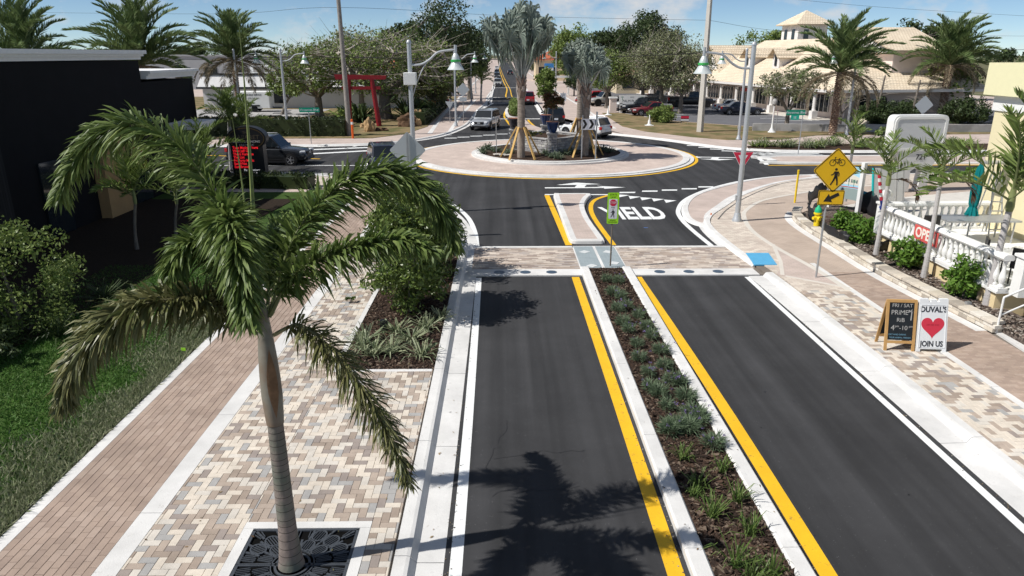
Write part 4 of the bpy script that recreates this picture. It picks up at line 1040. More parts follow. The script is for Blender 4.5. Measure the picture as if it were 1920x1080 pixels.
for px, py, ty, s, lab, sd, ln, dd in ((1642, 478, 335, 1.1, 'slender palm at the left end of the white balustrade with one dead frond', 1, (0.10, 0.15), 1),
                                   (1732, 520, 332, 1.1, 'slender palm in front of the red open sign', 2, (0.12, 0.25), 1),
                                   (1850, 572, 398, 1.75, 'larger slender palm with green crownshaft nearest the steps', 3, (0.12, 0.1), 0)):
    a = at(px, py, 0.3)
    lo, hi = 0.5, 7
    cyw = math.cos(YAW)
    b = deep(px + (a.x * 0), ty, a.y); h = b.z - 0.3
    small_palm((a.x, a.y), h - (.25 if sd < 3 else 0), s * .92, lab, sd, 7 if sd < 3 else 9, dd, ln, 0.075 if sd < 3 else 0.095, els=(48, -8) if sd < 3 else (72, 0))
a = at(1575, 345, 0.3); small_palm((15.2, 31.2), 2.1, .95, 'small palm half hidden behind the yellow diamond sign', 4, 7, 0, (0, 0), 0.07)
# left: clump by the black sign, and palms in the building's shade
for (x, y), h, s, lab, sd in (((-14.9, 40.6), 2.6, 1.15, 'dark green palm left of the black sign', 5), ((-14.1, 40.0), 2.3, 1.1, 'dark green palm touching the black sign', 6), ((-15.6, 41.4), 2.9, 1.1, 'dark green palm nearest the black building corner', 7)):
    small_palm((x, y), h, s, lab, sd, 11, 0, (0.2 * (sd - 6), 0), 0.08, 0.1)
for (x, y), h, lab, sd in (((-12.6, 24.0), 1.6, 'palm in deep shade nearest the tan pier', 8), ((-11.9, 25.5), 1.3, 'palm in deep shade between the tan pier and lawn', 9), ((-12.4, 29.5), 1.9, 'shaded palm farther along the black wall', 10)):
    small_palm((x, y), h, 1.15, lab, sd, 12, 0, (0.2, 0), 0.06, 0.1, trunkm=M_bark)  # darker bark colour puts extra shade into these trunks
a = at(880 + 24, 200); small_palm((-2.9, 100.5), 2.6, 1.5, 'palm in the planter beside the far left lane', 12, 14, 0, (0.1, 0), 0.16, 0.12)

# ------------------------------------------------------------ silver fan palms of the roundabout
def fan_mesh(seed, m, el, name='fan_leaf'):
    """long silver petiole with a folded fan whose outer fingers hang; el = the lean it will be given"""
    g = rng(seed); mb = MB(); mb.cur = 0; Lp = 2.1
    pts = [(Lp * t, 0, -0.16 * t * t) for t in np.linspace(0, 1, 6)]
    mb.tube(pts, [0.062 - 0.03 * t for t in np.linspace(0, 1, 6)], 6, flat=0.6)
    n = 32; mb.cur = 1; dn = Vector((-math.sin(el), 0, -math.cos(el))); o = Vector(pts[-1])
    for k in range(n):
        a = R(-155 + 310 * k / (n - 1)); Ls = 1.12 * (0.74 + 0.26 * math.cos(a * 0.5)) * g.uniform(.72, 1.15); w = 0.06
        d = Vector((math.cos(a), math.sin(a), 0.22 * (1 - abs(a) / PI) + 0.10 * (k % 2))).normalized(); s = Vector((-d.y, d.x, 0.55 * (1 if k % 2 else -1))).normalized()
        m1 = o + d * Ls * .5 + dn * Ls * .10; m2 = o + d * Ls * .78 + dn * Ls * .3; tip = o + d * Ls * .92 + dn * Ls * (.5 + .25 * g.random())
        mb._add([o - s * .012, o + s * .012, m1 + s * w, m1 - s * w, m2 + s * w * .7, m2 - s * w * .7, tip], [(0, 1, 2, 3), (3, 2, 4, 5), (5, 4, 6)])
    me = bpy.data.meshes.new(name); me.from_pydata(mb.v, [], mb.f); me.materials.append(mat('silver_stalk', (0.44, 0.46, 0.43), 0.7, 0.2)); me.materials.append(m)
    me.polygons.foreach_set('material_index', mb.mi); return me
FAN = [[fan_mesh(90 + 10 * j + i, L_bis, R(e)) for i in range(2)] for j, e in enumerate((80, 62, 44))]
def bismarck(loc, h_boot, h_top, s, label, seed, n=30, r=0.235, dark=False, z=0.3):
    t = thing('silver_fan_palm', label, 'palm tree', (loc[0], loc[1], z)); g = random.Random(seed)
    b = MB(); hb = h_boot
    b.tube([(0, 0, hb * q) for q in np.linspace(0, 1, 12)], [r * (1.05 - .12 * q) for q in np.linspace(0, 1, 12)], 14)
    zz = 0.3
    while zz < hb: b.tube([(0, 0, zz), (0, 0, zz + 0.03)], r * 1.03, 14); zz += g.uniform(.12, .2)
    b.build('trunk', mat('fan_palm_trunk', (0.30, 0.255, 0.215), 0.95, 0.1, var=0.35, vscale=4, bump=0.6), t)
    b = MB()      # old leaf bases wrapped round the top of the trunk
    for i in range(34):
        q = i / 34; a = i * 2.4; zz = hb - 0.1 + 1.15 * q; M = Matrix.Rotation(a, 3, 'Z') @ Matrix.Rotation(R(14 + 8 * q), 3, 'Y')
        b.box((r * 1.02 * math.cos(a), r * 1.02 * math.sin(a), zz), (0.06, 0.30 - .1 * q, 0.55), rot=M, taper=0.45)
    b.tube([(0, 0, hb), (0, 0, hb + 1.2)], [r * 1.1, r * .8], 12)
    b.build('leaf_bases', mat('leaf_bases', (0.36, 0.315, 0.27), 0.95, 0.1, island=[(0.42, 0.37, 0.33), (0.28, 0.22, 0.18), (0.36, 0.31, 0.27), (0.22, 0.16, 0.13)], var=0.2, vscale=8), t)
    for i in range(n):
        q = (i + .5) / n; el = R(90 - 36 * q ** 1.05 + g.uniform(-4, 4)); az = i * 2.39996 + g.uniform(-.25, .25)
        inst(g.choice(FAN[0 if el > R(71) else 1 if el > R(53) else 2]), 'fan_leaf', t, (0.10 * math.cos(az), 0.10 * math.sin(az), hb + 0.75 + 0.4 * (1 - q)), (g.uniform(-1.1, 1.1), -el, az), (s * (h_top - hb - .9) / 3.5 * g.uniform(.82, 1.08), s * g.uniform(.8, 1.05), s))
    return t
p1, p2, p3 = at(977, 294, 0.35), at(1096, 291, 0.35), at(1083, 272, 0.3)
bismarck((p1.x, p1.y), 3.85, 10.0, 1.05, 'tallest silver fan palm on the left of the roundabout island', 1, 34)
bismarck((p2.x, p2.y), 3.3, 8.0, 0.86, 'silver fan palm right of the island behind the black chevron sign', 2, 32)
bismarck((5.55, 52.4), 3.8, 8.1, 0.92, 'shaded fan palm at the back of the island', 3, 28)
def braces(p, label, sd, r=1.35, n=5, h=1.9):
    t = thing('palm_brace', label, 'brace', (p.x, p.y, 0.3), sd)
    for k in range(n):
        a = 2 * PI * k / n; A = Vector((r * math.cos(a), r * math.sin(a), 0.0)); B = Vector((0.29 * math.cos(a), 0.29 * math.sin(a), h)); d = (B - A)
        M = d.to_track_quat('Z', 'Y').to_matrix(); MB().box((A + B) / 2, (0.13, 0.07, d.length), rot=M).build('prop', M_timber, t)
    MB().lathe([(0.30, h - 0.12), (0.31, h - 0.12), (0.31, h - 0.06), (0.30, h - 0.06)], 14).build('strap', mat('brown_strap', (0.22, 0.12, 0.05), 0.8), t)
braces(p1, 'yellow timber props leaning on the tallest fan palm', 0.35); braces(p2, 'yellow timber props leaning on the fan palm behind the chevron sign', 0.2, 1.25)
braces(Vector((5.55, 52.4, 0)), 'yellow timber props at the shaded fan palm', 0.5, 1.2, 4)

# ------------------------------------------------------------ broadleaf trees
def tree(label, loc, h, rx, ry, rz, trunk_h, tr, leaf, nclump, nleaf, size, seed, bark=None, fork=3, twigs=0, z=0.1, flat=0.0, group=None, spread=None, name='tree', hollow=0.45, cat='tree', lean=(0, 0), cz=None):
    """tapered trunk, forking limbs, clumps of leaf-sized faces spread through an uneven crown"""
    g = rng(seed); pr = random.Random(seed); bark = bark or M_bark
    t = thing(name, label, cat, (loc[0], loc[1], z), 0, group)
    cz = cz if cz is not None else h - rz
    b = MB(); b.tube([(0, 0, -0.1), (lean[0] * .3, lean[1] * .3, trunk_h * .3), (lean[0] * .7, lean[1] * .7, trunk_h * .75), (lean[0], lean[1], trunk_h)], [tr * 1.5, tr * 1.05, tr * .9, tr * .8], 9)
    b.build('trunk', bark, t, smooth=True)
    C = []
    while len(C) < nclump:
        d = g.normal(size=3); d /= np.linalg.norm(d); q = d * (hollow + (1 - hollow) * g.random() ** .6)
        if q[2] < -0.75: continue
        lump = 0.78 + 0.22 * math.sin(3.1 * q[0] * 2 + seed) * math.cos(2.7 * q[1] * 2 + seed * 2) + 0.1 * g.normal()
        C.append((q[0] * rx * lump + lean[0], q[1] * ry * lump + lean[1], cz + q[2] * rz * (lump if q[2] > 0 else 1)))
    C = np.array(C)
    top = Vector((lean[0], lean[1], trunk_h * 0.95))
    nl = fork * 2; heads = []
    for i in range(fork):
        a = 2 * PI * i / fork + pr.uniform(-.3, .3); mid = Vector((lean[0] + rx * .38 * math.cos(a), lean[1] + ry * .38 * math.sin(a), trunk_h + (cz - trunk_h) * .6)); end = Vector((lean[0] + rx * .68 * math.cos(a + .2), lean[1] + ry * .68 * math.sin(a + .2), cz + rz * .25))
        lb = MB(); P = catmull([top, top.lerp(mid, .5) + Vector((0, 0, .1)), mid, end], 4)
        lb.tube(P, [tr * .62 * (1 - .8 * k / (len(P) - 1)) for k in range(len(P))], 6); lb.build('limb', bark, t, smooth=True)
        heads += [mid, mid.lerp(end, .5), end]
    br = MB()
    for k, c in enumerate(C):
        c = Vector(c); hd = min(heads + [top], key=lambda q: (q - c).length + (0 if q.z < c.z + .5 else 2)); m = hd.lerp(c, .5) + Vector((pr.uniform(-.2, .2), pr.uniform(-.2, .2), -.05 * (hd - c).length))
        br.tube([hd, m, c], [tr * .2, tr * .12, tr * .04], 4, cap=False)
        for _ in range(twigs):
            e = c + Vector((pr.gauss(0, 1) * rx * .2, pr.gauss(0, 1) * ry * .2, abs(pr.gauss(0, 1)) * rz * .22)); br.tube([m.lerp(c, .6), e], [tr * .05, tr * .015], 3, cap=False)
    br.build('branches', M_twig if twigs else bark, t)
    cr = MB(); sp = spread or min(rx, ry, rz) * 0.36
    leaf_clump(cr, C, sp * (0.7 + 0.6 * g.random(len(C))), nleaf, size, g)
    cr.build('crown', leaf, t)
    return t
tree('broad spreading tree with bare grey limbs behind the red gate', (-12.2, 76.5), 9.0, 9.2, 6.0, 3.6, 2.6, 0.62, L_ficus, 150, 62, 0.14, 1, fork=8, twigs=5, cz=5.6)
tree('spreading tree with low limbs left of the red gate', (-19.5, 78.5), 8.2, 6.5, 5.0, 3.0, 2.2, 0.42, L_ficus, 90, 62, 0.14, 2, fork=7, twigs=5, cz=5.2)
tree('twiggy half-bare tree behind the low white building', (-17.5, 92), 10.2, 5.0, 4.0, 3.6, 3.0, 0.3, L_oak, 60, 60, 0.17, 3, fork=5, twigs=5)
tree('tall dark tree left of the far road', (-8.2, 100), 13.2, 5.5, 5.0, 5.0, 4.0, 0.45, L_dark, 95, 110, 0.18, 4, fork=5)
tree('dark tree touching the left side of the far road', (-4.9, 112), 11.8, 3.6, 4.0, 4.6, 4.0, 0.35, L_dark, 70, 100, 0.18, 5, fork=4)
tree('yellowish bamboo-like tree beside the left pavement', (-7.6, 80), 8.6, 3.0, 3.2, 3.5, 1.6, 0.3, L_olive, 110, 90, 0.13, 6, fork=7, twigs=3, cz=4.7)
tree('yellowish bushy tree right of the red gate', (-9.6, 84), 8.2, 3.0, 3.0, 3.2, 1.6, 0.3, L_olive, 90, 80, 0.13, 7, fork=6, twigs=3, cz=4.9)
tree('low leafy tree beside the white trailer', (-24.6, 82), 4.6, 3.0, 2.0, 1.4, 1.8, 0.14, L_ficus, 40, 70, 0.14, 8, lean=(1.0, 0))
tree('dark tree on the skyline between the lamp and tall dark tree', (-15.2, 120), 11.5, 4.5, 4, 3.0, 5, 0.4, L_dark, 50, 80, 0.22, 9)
# right of the island
for px, py, h, r, lab, sd, lf in ((1204, 200, 8.4, 4.8, 'grey-green oak right of the right fan palm', 11, L_oak), (1275, 215, 8.0, 4.4, 'grey-green oak beside the tall concrete pole', 12, L_oak), (1238, 213, 9.6, 3.6, 'tall thin half-bare tree behind the two oaks', 13, L_oak), (1138, 197, 7.4, 3.4, 'oak over the red cars', 14, L_ficus)):
    q = at(px, py); tree(lab, (q.x, min(q.y, 92)) if False else (q.x * min(1, 92 / q.y), min(q.y, 92)), h, r, r, h * .36, h * .26, 0.26, lf, 120, 60, 0.12, sd, fork=6, twigs=5 if sd != 14 else 2, cz=h * .62)
q = at(1478, 240); tree('small half-bare tree in front of the arcade', (26.0, 66.5), 5.6, 3.7, 3.0, 1.7, 1.5, 0.2, L_oak, 75, 42, 0.11, 15, fork=5, twigs=5)
tree('bare crooked tree beside the taller date palm', (31.2, 67.2), 4.2, 2.2, 1.6, 1.2, 1.2, 0.15, L_oak, 30, 10, 0.10, 16, fork=3, twigs=5)
for (x, y), h, r, lab, sd in (((27.0, 142), 15.0, 6.2, 'dark rounded tree behind the tall concrete pole', 21), ((31.5, 150), 12.6, 5.0, 'dark rounded tree left of the tiled roof', 22), ((20.5, 138), 12.0, 5.0, 'dark rounded tree above the parking lot', 23), ((13.5, 150), 12.5, 4.8, 'dark rounded tree behind the right fan palm', 24)):
    tree(lab, (x, y), h, r, r, h * .36, h * .35, 0.4, L_dark if sd != 24 else L_ficus, 70, 130, 0.24, sd, fork=4, z=-.06)
tree('rounded tree behind the plaza roof', (55, 148), 11.8, 8.0, 6, 4.2, 4, 0.4, L_ficus, 80, 110, 0.26, 25, z=-.06)
tree('glossy dark green tree beside the yellow building', (46.5, 78.0), 7.0, 4.2, 4, 3.6, 1.4, 0.3, L_ficus, 90, 90, 0.2, 26, cz=3.6)
tree('grey twiggy tree on the skyline at the right edge', (56, 98), 7.8, 5.5, 4, 3.2, 2, 0.3, L_oak, 70, 70, 0.18, 27, twigs=3, z=-.06)
tree('dark tree behind the second date palm', (61, 108), 11.5, 7.0, 4, 3.2, 3, 0.3, L_dark, 80, 90, 0.22, 28, z=-.06)
for i, ((x, y), h) in enumerate((((36.2, 70.6), 4.5), ((39.2, 69.8), 4.1), ((33.8, 69.8), 4.2))):
    t = thing('bare_trunk', ['thin bare trunk with side twigs before the arched windows, rightmost', 'thin bare trunk in the middle, right of the arched windows', 'thin bare trunk left of the arched windows'][[1, 0, 2][i]], 'tree', (x, y, 0.1)); b = MB(); gg = random.Random(i)
    b.tube([(0, 0, 0), (0.12, 0, h * .5), (.3, 0, h)], [0.12, .1, .07], 7); b.build('trunk', M_bark, t)
    b = MB()
    for k in range(22):
        z0 = h * gg.uniform(.45, 1); a = gg.uniform(0, 6.28); l = gg.uniform(.5, 1.5); b.tube([(0.2, 0, z0), (.2 + l * .6 * math.cos(a), l * .6 * math.sin(a), z0 + .25), (.2 + l * math.cos(a), l * math.sin(a), z0 + .2)], [.018, .012, .005], 3, cap=False)
    b.build('twigs', M_twig, t)
t = thing('dead_shrub', 'leafless grey shrub with fine twigs under the second date palm', 'shrub', (44.2, 72.6, .1)); b = MB(); gg = random.Random(9)
for k in range(170):
    a = gg.uniform(0, 6.28); l = gg.uniform(1.2, 3.0); e = gg.uniform(.3, 1.4); P = [(0, 0, 0.3), (l * .4 * math.cos(a) * math.cos(e), l * .4 * math.sin(a), l * .55 * math.sin(e) + .5), (l * math.cos(a) * math.cos(e * .6), l * math.sin(a), l * math.sin(e) + .4)]
    b.tube(P, [.03, .016, .006], 3, cap=False)
b.build('twigs', M_twig, t)

# left planter: dense bush, lilies
def bush(label, loc, rx, ry, rz, leaf, nclump, nleaf, size, seed, z=0.1, stems=7, cz=None, name='shrub', group=None, cat='shrub', hollow=.3, spread=None):
    t = thing(name, label, cat, (loc[0], loc[1], z), 0, group); g = rng(seed); cz = cz or rz * .95; b = MB()
    C = []
    while len(C) < nclump:
        d = unit(g.normal(size=(1, 3)))[0] * (hollow + (1 - hollow) * g.random() ** .6); C.append((d[0] * rx * g.uniform(.8, 1.12), d[1] * ry * g.uniform(.8, 1.12), max(cz + d[2] * rz * g.uniform(.85, 1.1), .12)))
    for k in range(stems):
        c = C[k]; b.tube([(c[0] * .12, c[1] * .12, 0), (c[0] * .4, c[1] * .4, c[2] * .6), c], [.03, .02, .008], 5)
    b.build('stems', M_bark, t)
    m = MB(); leaf_clump(m, C, (spread or min(rx, ry, rz) * .34), nleaf, size, g, aspect=.42); m.build('foliage', leaf, t); return t
bush('tall dense green bush filling the back of the left planter', (-2.45, 17.7), 1.1, 1.35, 1.75, L_bush, 125, 130, .062, 31, cz=1.8, spread=.38)
bush('reddish dense bush behind in the left planter beside the kerb', (-2.1, 21.2), .95, 1.3, 1.5, L_bush, 70, 120, .062, 32, cz=1.4, spread=.36)
bush('dense green bush at the far end of the left planter', (-2.9, 23.6), .9, 1.0, 1.6, L_bush, 55, 120, .062, 33, cz=1.3, spread=.36)
bush('bright leafy shrub in front of the black wall at the left edge', (-11.7, 16.4), 1.6, 1.3, 1.3, L_ficus, 62, 130, .05, 34, hollow=.45, cz=1.3, spread=.42)
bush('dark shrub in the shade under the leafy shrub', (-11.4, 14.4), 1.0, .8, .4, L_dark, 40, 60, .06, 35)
def tuft(label, loc, h, n, w, leaf, seed, spread=.9, z=.1, name='grass_tuft', group=None, cat='plant', scale=1):
    g = rng(seed); D = unit(g.normal(size=(n, 3)) * np.array([spread, spread, .2]) + np.array([0, 0, 1.])); P = g.normal(size=(n, 3)) * np.array([.035, .035, 0]); mb = MB()
    L = (h * (.6 + .5 * g.random(n)))[:, None]; S = unit(np.cross(D, g.normal(size=(n, 3)) * .3 + np.array([0, 0, 1.]))); out = D.copy(); out[:, 2] = 0; W = w * (.7 + .6 * g.random((n, 1)))
    p1 = P + D * L * .45; p2 = P + D * L * .8 + out * L * .12; p3 = P + D * L + out * L * .3 + np.array([0, 0, -.28]) * L
    V = np.stack([P - S * W * .4, P + S * W * .4, p1 + S * W * .5, p1 - S * W * .5, p2 + S * W * .4, p2 - S * W * .4, p3], 1).reshape(-1, 3); b = np.arange(n)[:, None] * 7
    mb.arrays(V, [b + np.array([[0, 1, 2, 3]]), b + np.array([[3, 2, 4, 5]]), b + np.array([[5, 4, 6]])])
    o = mb.build(name, leaf, loc=(loc[0], loc[1], z)); tag(o, label, cat, group); return o
for i, (px, py) in enumerate(((687, 640), (733, 662), (790, 668), (700, 668), (745, 625), (800, 617), (825, 600), (772, 640), (680, 655))):
    q = at(px, py, .1); tuft('pale striped strap-leaf plant on the mulch at the front of the left planter', (q.x, q.y), .56, 50, .03, L_lily, 200 + i, 1.0, name='lily', group='striped plants at the front of the left planter')
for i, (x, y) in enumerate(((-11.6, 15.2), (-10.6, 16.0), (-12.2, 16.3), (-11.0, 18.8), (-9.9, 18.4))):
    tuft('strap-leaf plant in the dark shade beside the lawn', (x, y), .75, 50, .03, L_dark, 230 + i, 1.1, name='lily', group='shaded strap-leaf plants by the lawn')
# median planting: lavender mounds, then grass tufts toward the viewer
def lavender(loc, r, h, seed, flowers, label, group):
    g = rng(seed); n = int(420 * (r / .3)); mb = MB(); mb.cur = 0
    a = g.random(n) * 2 * PI; rr = r * .5 * np.sqrt(g.random(n)); P = np.stack([rr * np.cos(a), rr * np.sin(a), np.zeros(n)], 1) + np.stack([np.zeros(n), np.zeros(n), h * .75 * g.random(n) * (1 - (rr / r) ** 2)], 1)
    out = np.stack([np.cos(a), np.sin(a), .55 + .9 * g.random(n)], 1) + g.normal(size=(n, 3)) * .35
    leaf_quads(mb, P, out, r * (.35 + .45 * g.random(n)), .012, g, seed, .25)
    k = int(26 * (r / .3)); aa = g.random(k) * 2 * PI; q = r * .6 * np.sqrt(g.random(k)); P2 = np.stack([q * np.cos(aa), q * np.sin(aa), np.full(k, h * .5)], 1); leaf_quads(mb, P2, np.stack([np.cos(aa) * .5, np.sin(aa) * .5, np.ones(k)], 1), h * (.4 + .5 * g.random(k)), .01, g, seed + 1, .0)
    if flowers:
        mb.cur = 1; kf = int(flowers); aa = g.random(kf) * 2 * PI; q = r * (.4 + .7 * g.random(kf)); P3 = np.stack([q * np.cos(aa), q * np.sin(aa), h * (.7 + .35 * g.random(kf))], 1)
        leaf_clump(mb, P3, .035, 10, .014, g)
    o = mb.build('lavender', [L_lav, L_flower], loc=(loc[0], loc[1], .085)); tag(o, label, 'plant', group)
LAVPX = [(1137, 520), (1160, 523), (1149, 545), (1165, 552), (1158, 576), (1175, 570), (1198, 588), (1168, 601), (1178, 615), (1213, 610), (1195, 642), (1222, 628), (1240, 655), (1198, 668), (1245, 683), (1215, 697), (1258, 712), (1235, 735), (1275, 712), (1218, 725), (1250, 760), (1285, 742), (1300, 775), (1240, 805), (1265, 800), (1310, 785), (1340, 830), (1290, 800)]
for i, (px, py) in enumerate(LAVPX):
    q = at(px, py + 8, .09); lavender((min(max(q.x, 2.95), 3.6), q.y), .215 + (.05 if i > 20 else 0) + .07 * ((i * 7) % 5) / 5, .27, 300 + i, (i * 5 % 7), 'low grey-green lavender mound in the planted median', 'lavender mounds in the median')
for i, (px, py, h) in enumerate(((1280, 862, .4), (1355, 885, .4), (1308, 915, .42), (1382, 942, .45), (1335, 970, .5), (1405, 1003, .48), (1378, 1062, .55), (1445, 1085, .5), (1410, 1095, .5), (1300, 930, .25))):
    q = at(px, py, .09); tuft('upright green grass tuft on the mulch at the near end of the median', (q.x, q.y), h, 42, .016, L_tuft, 400 + i, .45, .085, group='grass tufts in the near median')
# bright shrubs on the right bank
for i, (px, py, r, lab) in enumerate(((1613, 455, .55, 'bright green shrub left of the first slender palm'), (1702, 500, .55, 'bright green shrub below the red open sign'), (1806, 556, .62, 'bright green shrub between the second and largest slender palms'), (1585, 430, .45, 'green ground shrub under the picture board'))):
    q = at(px, py, .3); bush(lab, (q.x, q.y), r, r * .85, r * .85, L_bright, 34, 46, .075, 500 + i, z=.28, spread=.24)
for i, y in enumerate((80.5, 84.5, 88.5, 92.5, 96.5)): bush(['low green planting in the far median nearest the roundabout', 'second low green planting in the far median', 'middle low green planting in the far median', 'fourth low green planting in the far median', 'low green planting at the far end of the far median'][i], (1.45 + .03 * i, y), .6, 1.9, .45, L_ficus, 26, 40, .11, 570 + i, z=.16, spread=.4)
# fallen leaf sprig on the pavers
q = at(658, 567, ZP); bush('green leafy sprig fallen on the pavers left of the planter', (q.x, q.y), .2, .14, .05, L_bush, 9, 12, .05, 520, z=ZP, stems=2, cz=.06, name='fallen_sprig', cat='sprig')
# hedges: clipped box of leaves
def hedge(label, pts, w, h, leaf, seed, dens=260, z=.1, name='hedge', size=.075):
    g = rng(seed); t = thing(name, label, 'hedge', (pts[0][0], pts[0][1], z)); P = [Vector((a - pts[0][0], b - pts[0][1], 0)) for a, b in pts]; core = MB(); core.sweep([(p.x, p.y) for p in P], [(w * .42, 0), (w * .42, h * .9), (-w * .42, h * .9), (-w * .42, 0)]); core.build('core', L_hedge, t)
    Q = []
    for a, b in zip(P, P[1:]):
        d = (b - a); L = d.length; n = int(L * dens * .12); s = Vector((-d.y, d.x, 0)).normalized()
        for _ in range(n):
            u = g.random(); f = g.random(); v = s * (w * .5 * (1 if g.random() < .5 else -1)) if f < .55 else s * (w * (g.random() - .5)); zz = h * g.random() if f < .55 else h * .97
            q = a + d * u + v; Q.append((q.x, q.y, zz))
    m = MB(); leaf_clump(m, np.array(Q), .16, 9, size, g); m.build('foliage', leaf, t); return t
hedge('long clipped dark hedge behind the left sidewalk', [(-26, 60.6), (-12.9, 60.4)], 1.8, 1.5, L_hedge, 41)
hedge('clipped dark hedge along the left pavement of the far road', [(-7.9, 69.5), (-7.7, 92)], 1.3, 1.3, L_hedge, 42)
hedge('low dark hedge in front of the black sign', [(-15.5, 36.6), (-9.6, 35.9)], 1.2, .7, L_hedge, 43, z=.1)
# strip of strap-leaf planting on the right of the roundabout
g_ = random.Random(5)
for i in range(46):
    x = 18.2 + 16 * (i / 46) + g_.uniform(-.2, .2); y = 52.3 + g_.uniform(-1.1, 1.1) * min(1, .3 + i / 20)
    tuft('grey-green strap-leaf clump in the bed beyond the right leg', (x, y), .85, 40, .05, L_lily if i % 3 else L_ficus, 600 + i, 1.0, .12, name='border_plant', group='strap-leaf clumps beyond the right leg')
bush('leafy bush in the border beyond the right leg', (28.2, 53.0), .9, .8, .7, L_ficus, 30, 40, .1, 530)
for i, (px, py) in enumerate(((905, 286), (930, 284), (955, 288), (1023, 290), (1035, 295), (1058, 291), (1072, 289), (1128, 283), (1140, 285), (1112, 281), (915, 279), (1045, 297))):
    q = at(px, py, .35); tuft('grey-green low shrub on the roundabout mulch', (q.x, q.y), .62, 70, .05, leafmat('island_shrub', (0.07, 0.10, 0.06), (0.15, 0.19, 0.12), (0.09, 0.13, 0.08)), 700 + i, .9, .3, name='island_plant', group='low shrubs on the roundabout island')
for i, (px, py, r, lab) in enumerate(((1240, 222, 1.25, 'round clipped green bush beside the parked red car'), (1650, 235, 1.6, 'dark bush below the arched windows'), (1690, 232, 1.5, 'dark bush between the two bare trunks'), (1625, 240, 1.2, 'dark bush left of the arched windows, by the pale stones'), (1820, 215, 1.7, 'dark bush left of the yellow building'), (1792, 212, 1.5, 'dark bush right of the monument sign top'))):
    q = at(px, py); k = min(1, 72 / q.y) if i == 0 else 70.5 / q.y; bush(lab, (q.x * k, q.y * k), r, r, r * .75, L_dark if i else L_ficus, 46, 70, .12, 540 + i, spread=.5)
bush('leafy plants in the bed behind the pylon legs', (23.0, 37.3), 1.6, .5, .35, L_bright, 34, 50, .1, 549, z=.15)
bush('leafy plants right of the pylon legs', (25.5, 37.6), 1.4, .5, .35, L_bright, 30, 50, .1, 550, z=.15)
bush('low green plants at the foot of the black sign', (-17.2, 40.6), 1.2, .6, .35, L_ficus, 30, 40, .08, 551, z=.1)
for i, (x, y, h, lab) in enumerate(((-14.1, 72.5, 2.6, 'fan-leaf shrub left of the red gate'), (-9.4, 74.0, 3.4, 'dark fan-leaf shrub right of the red gate'), (-15.6, 73.6, 2.2, 'grey-green fan-leaf shrub farther left of the red gate'), (-8.2, 75.4, 2.6, 'dark leafy shrub between gate and fence'))):
    tuft(lab, (x, y), h, 90, .22, L_dark if i != 2 else L_ficus, 560 + i, .75, .1, name='fan_shrub', cat='shrub')
# far trees along the road out and on the skyline
far = None; g_ = random.Random(8)
FT = []
for i in range(3):
    mb = MB(); gg = rng(800 + i); C = unit(gg.normal(size=(26, 3))) * (gg.random((26, 1)) ** .5) * np.array([2.6, 2.6, 1.9]) + np.array([0, 0, 3.8]); leaf_clump(mb, C, 1.0, 42, .26, gg); me = bpy.data.meshes.new('crown'); me.from_pydata(mb.v, [], mb.f); FT.append(me)
TRK = MB().tube([(0, 0, -.1), (0, 0, 1.6), (.1, 0, 3.6)], [.25, .18, .08], 6); trme = bpy.data.meshes.new('trunk'); trme.from_pydata(TRK.v, [], TRK.f); trme.materials.append(M_bark)
FTm = []
for me in FT:
    for lf in (L_dark, L_ficus, L_olive): c = me.copy(); c.materials.clear(); c.materials.append(lf); FTm.append(c)
def fartree(x, y, s, label, group):
    t = thing('far_tree', label, 'tree', (x, y, 0.05), g_.uniform(0, 6), group); t.scale = (s * g_.uniform(.85, 1.2), s * g_.uniform(.85, 1.2), s * g_.uniform(.85, 1.15))
    inst(trme, 'trunk', t, (0, 0, 0)); inst(g_.choice(FTm), 'crown', t, (0, 0, 0))
for k in range(26):
    y = 112 + 17 * k + g_.uniform(-4, 4); fartree(-8.2 - .004 * y + g_.uniform(-1, 1), y, .62 + .002 * k * 6, 'street tree along the left of the far road', 'street trees left of the far road')
    fartree(12.5 + g_.uniform(-1.5, 1.5), y + 10, .62 + .002 * k * 6, 'street tree along the right of the far road', 'street trees right of the far road')
for k in range(60):
    side = -1 if k % 2 else 1; x = side * (22 + 4.2 * k + g_.uniform(-8, 8)) ; y = 185 + g_.uniform(0, 140) if abs(x) < 120 else 220 + g_.uniform(0, 160)
    if side > 0 and 20 < x < 60 and y < 190: y += 40
    fartree(x, y, 1.35 + .35 * g_.random(), 'far tree on the skyline behind the buildings', 'far skyline trees')
mb = MB(); gg = rng(900); n = 1500; C = np.stack([(gg.random(n) - .5) * 1700, 480 + 500 * gg.random(n), 2.0 + 3.5 * gg.random(n)], 1); C = C[np.abs(C[:, 0] + .004 * C[:, 1]) > 9]
leaf_clump(mb, C, 6.0, 14, 1.2, gg); stuff(mb.build('far_woods', L_dark))

# say which one of a row each plant is
ORD = ['first', 'second', 'third', 'fourth', 'fifth', 'sixth', 'seventh', 'eighth', 'ninth', 'tenth', 'eleventh', 'twelfth', 'thirteenth', 'fourteenth', 'fifteenth', 'sixteenth', 'seventeenth', 'eighteenth', 'nineteenth', 'twentieth'] + ['twenty-' + q for q in ('first', 'second', 'third', 'fourth', 'fifth', 'sixth', 'seventh', 'eighth', 'ninth')]
for grp, fmt, key in (('lavender mounds in the median', '%s grey-green lavender mound counted from the crosswalk end of the median', lambda o: -o.location.y), ('grass tufts in the near median', '%s green grass tuft counted from the lavender toward the viewer', lambda o: -o.location.y), ('striped plants at the front of the left planter', '%s striped strap-leaf plant counted from the left side of the planter front', lambda o: o.location.x), ('low shrubs on the roundabout island', '%s low grey-green island shrub counted from the left of the roundabout', lambda o: o.location.x)):
    for i, o in enumerate(sorted([o for o in COL.objects if o.get('group') == grp], key=key)): o['label'] = fmt % ORD[i]
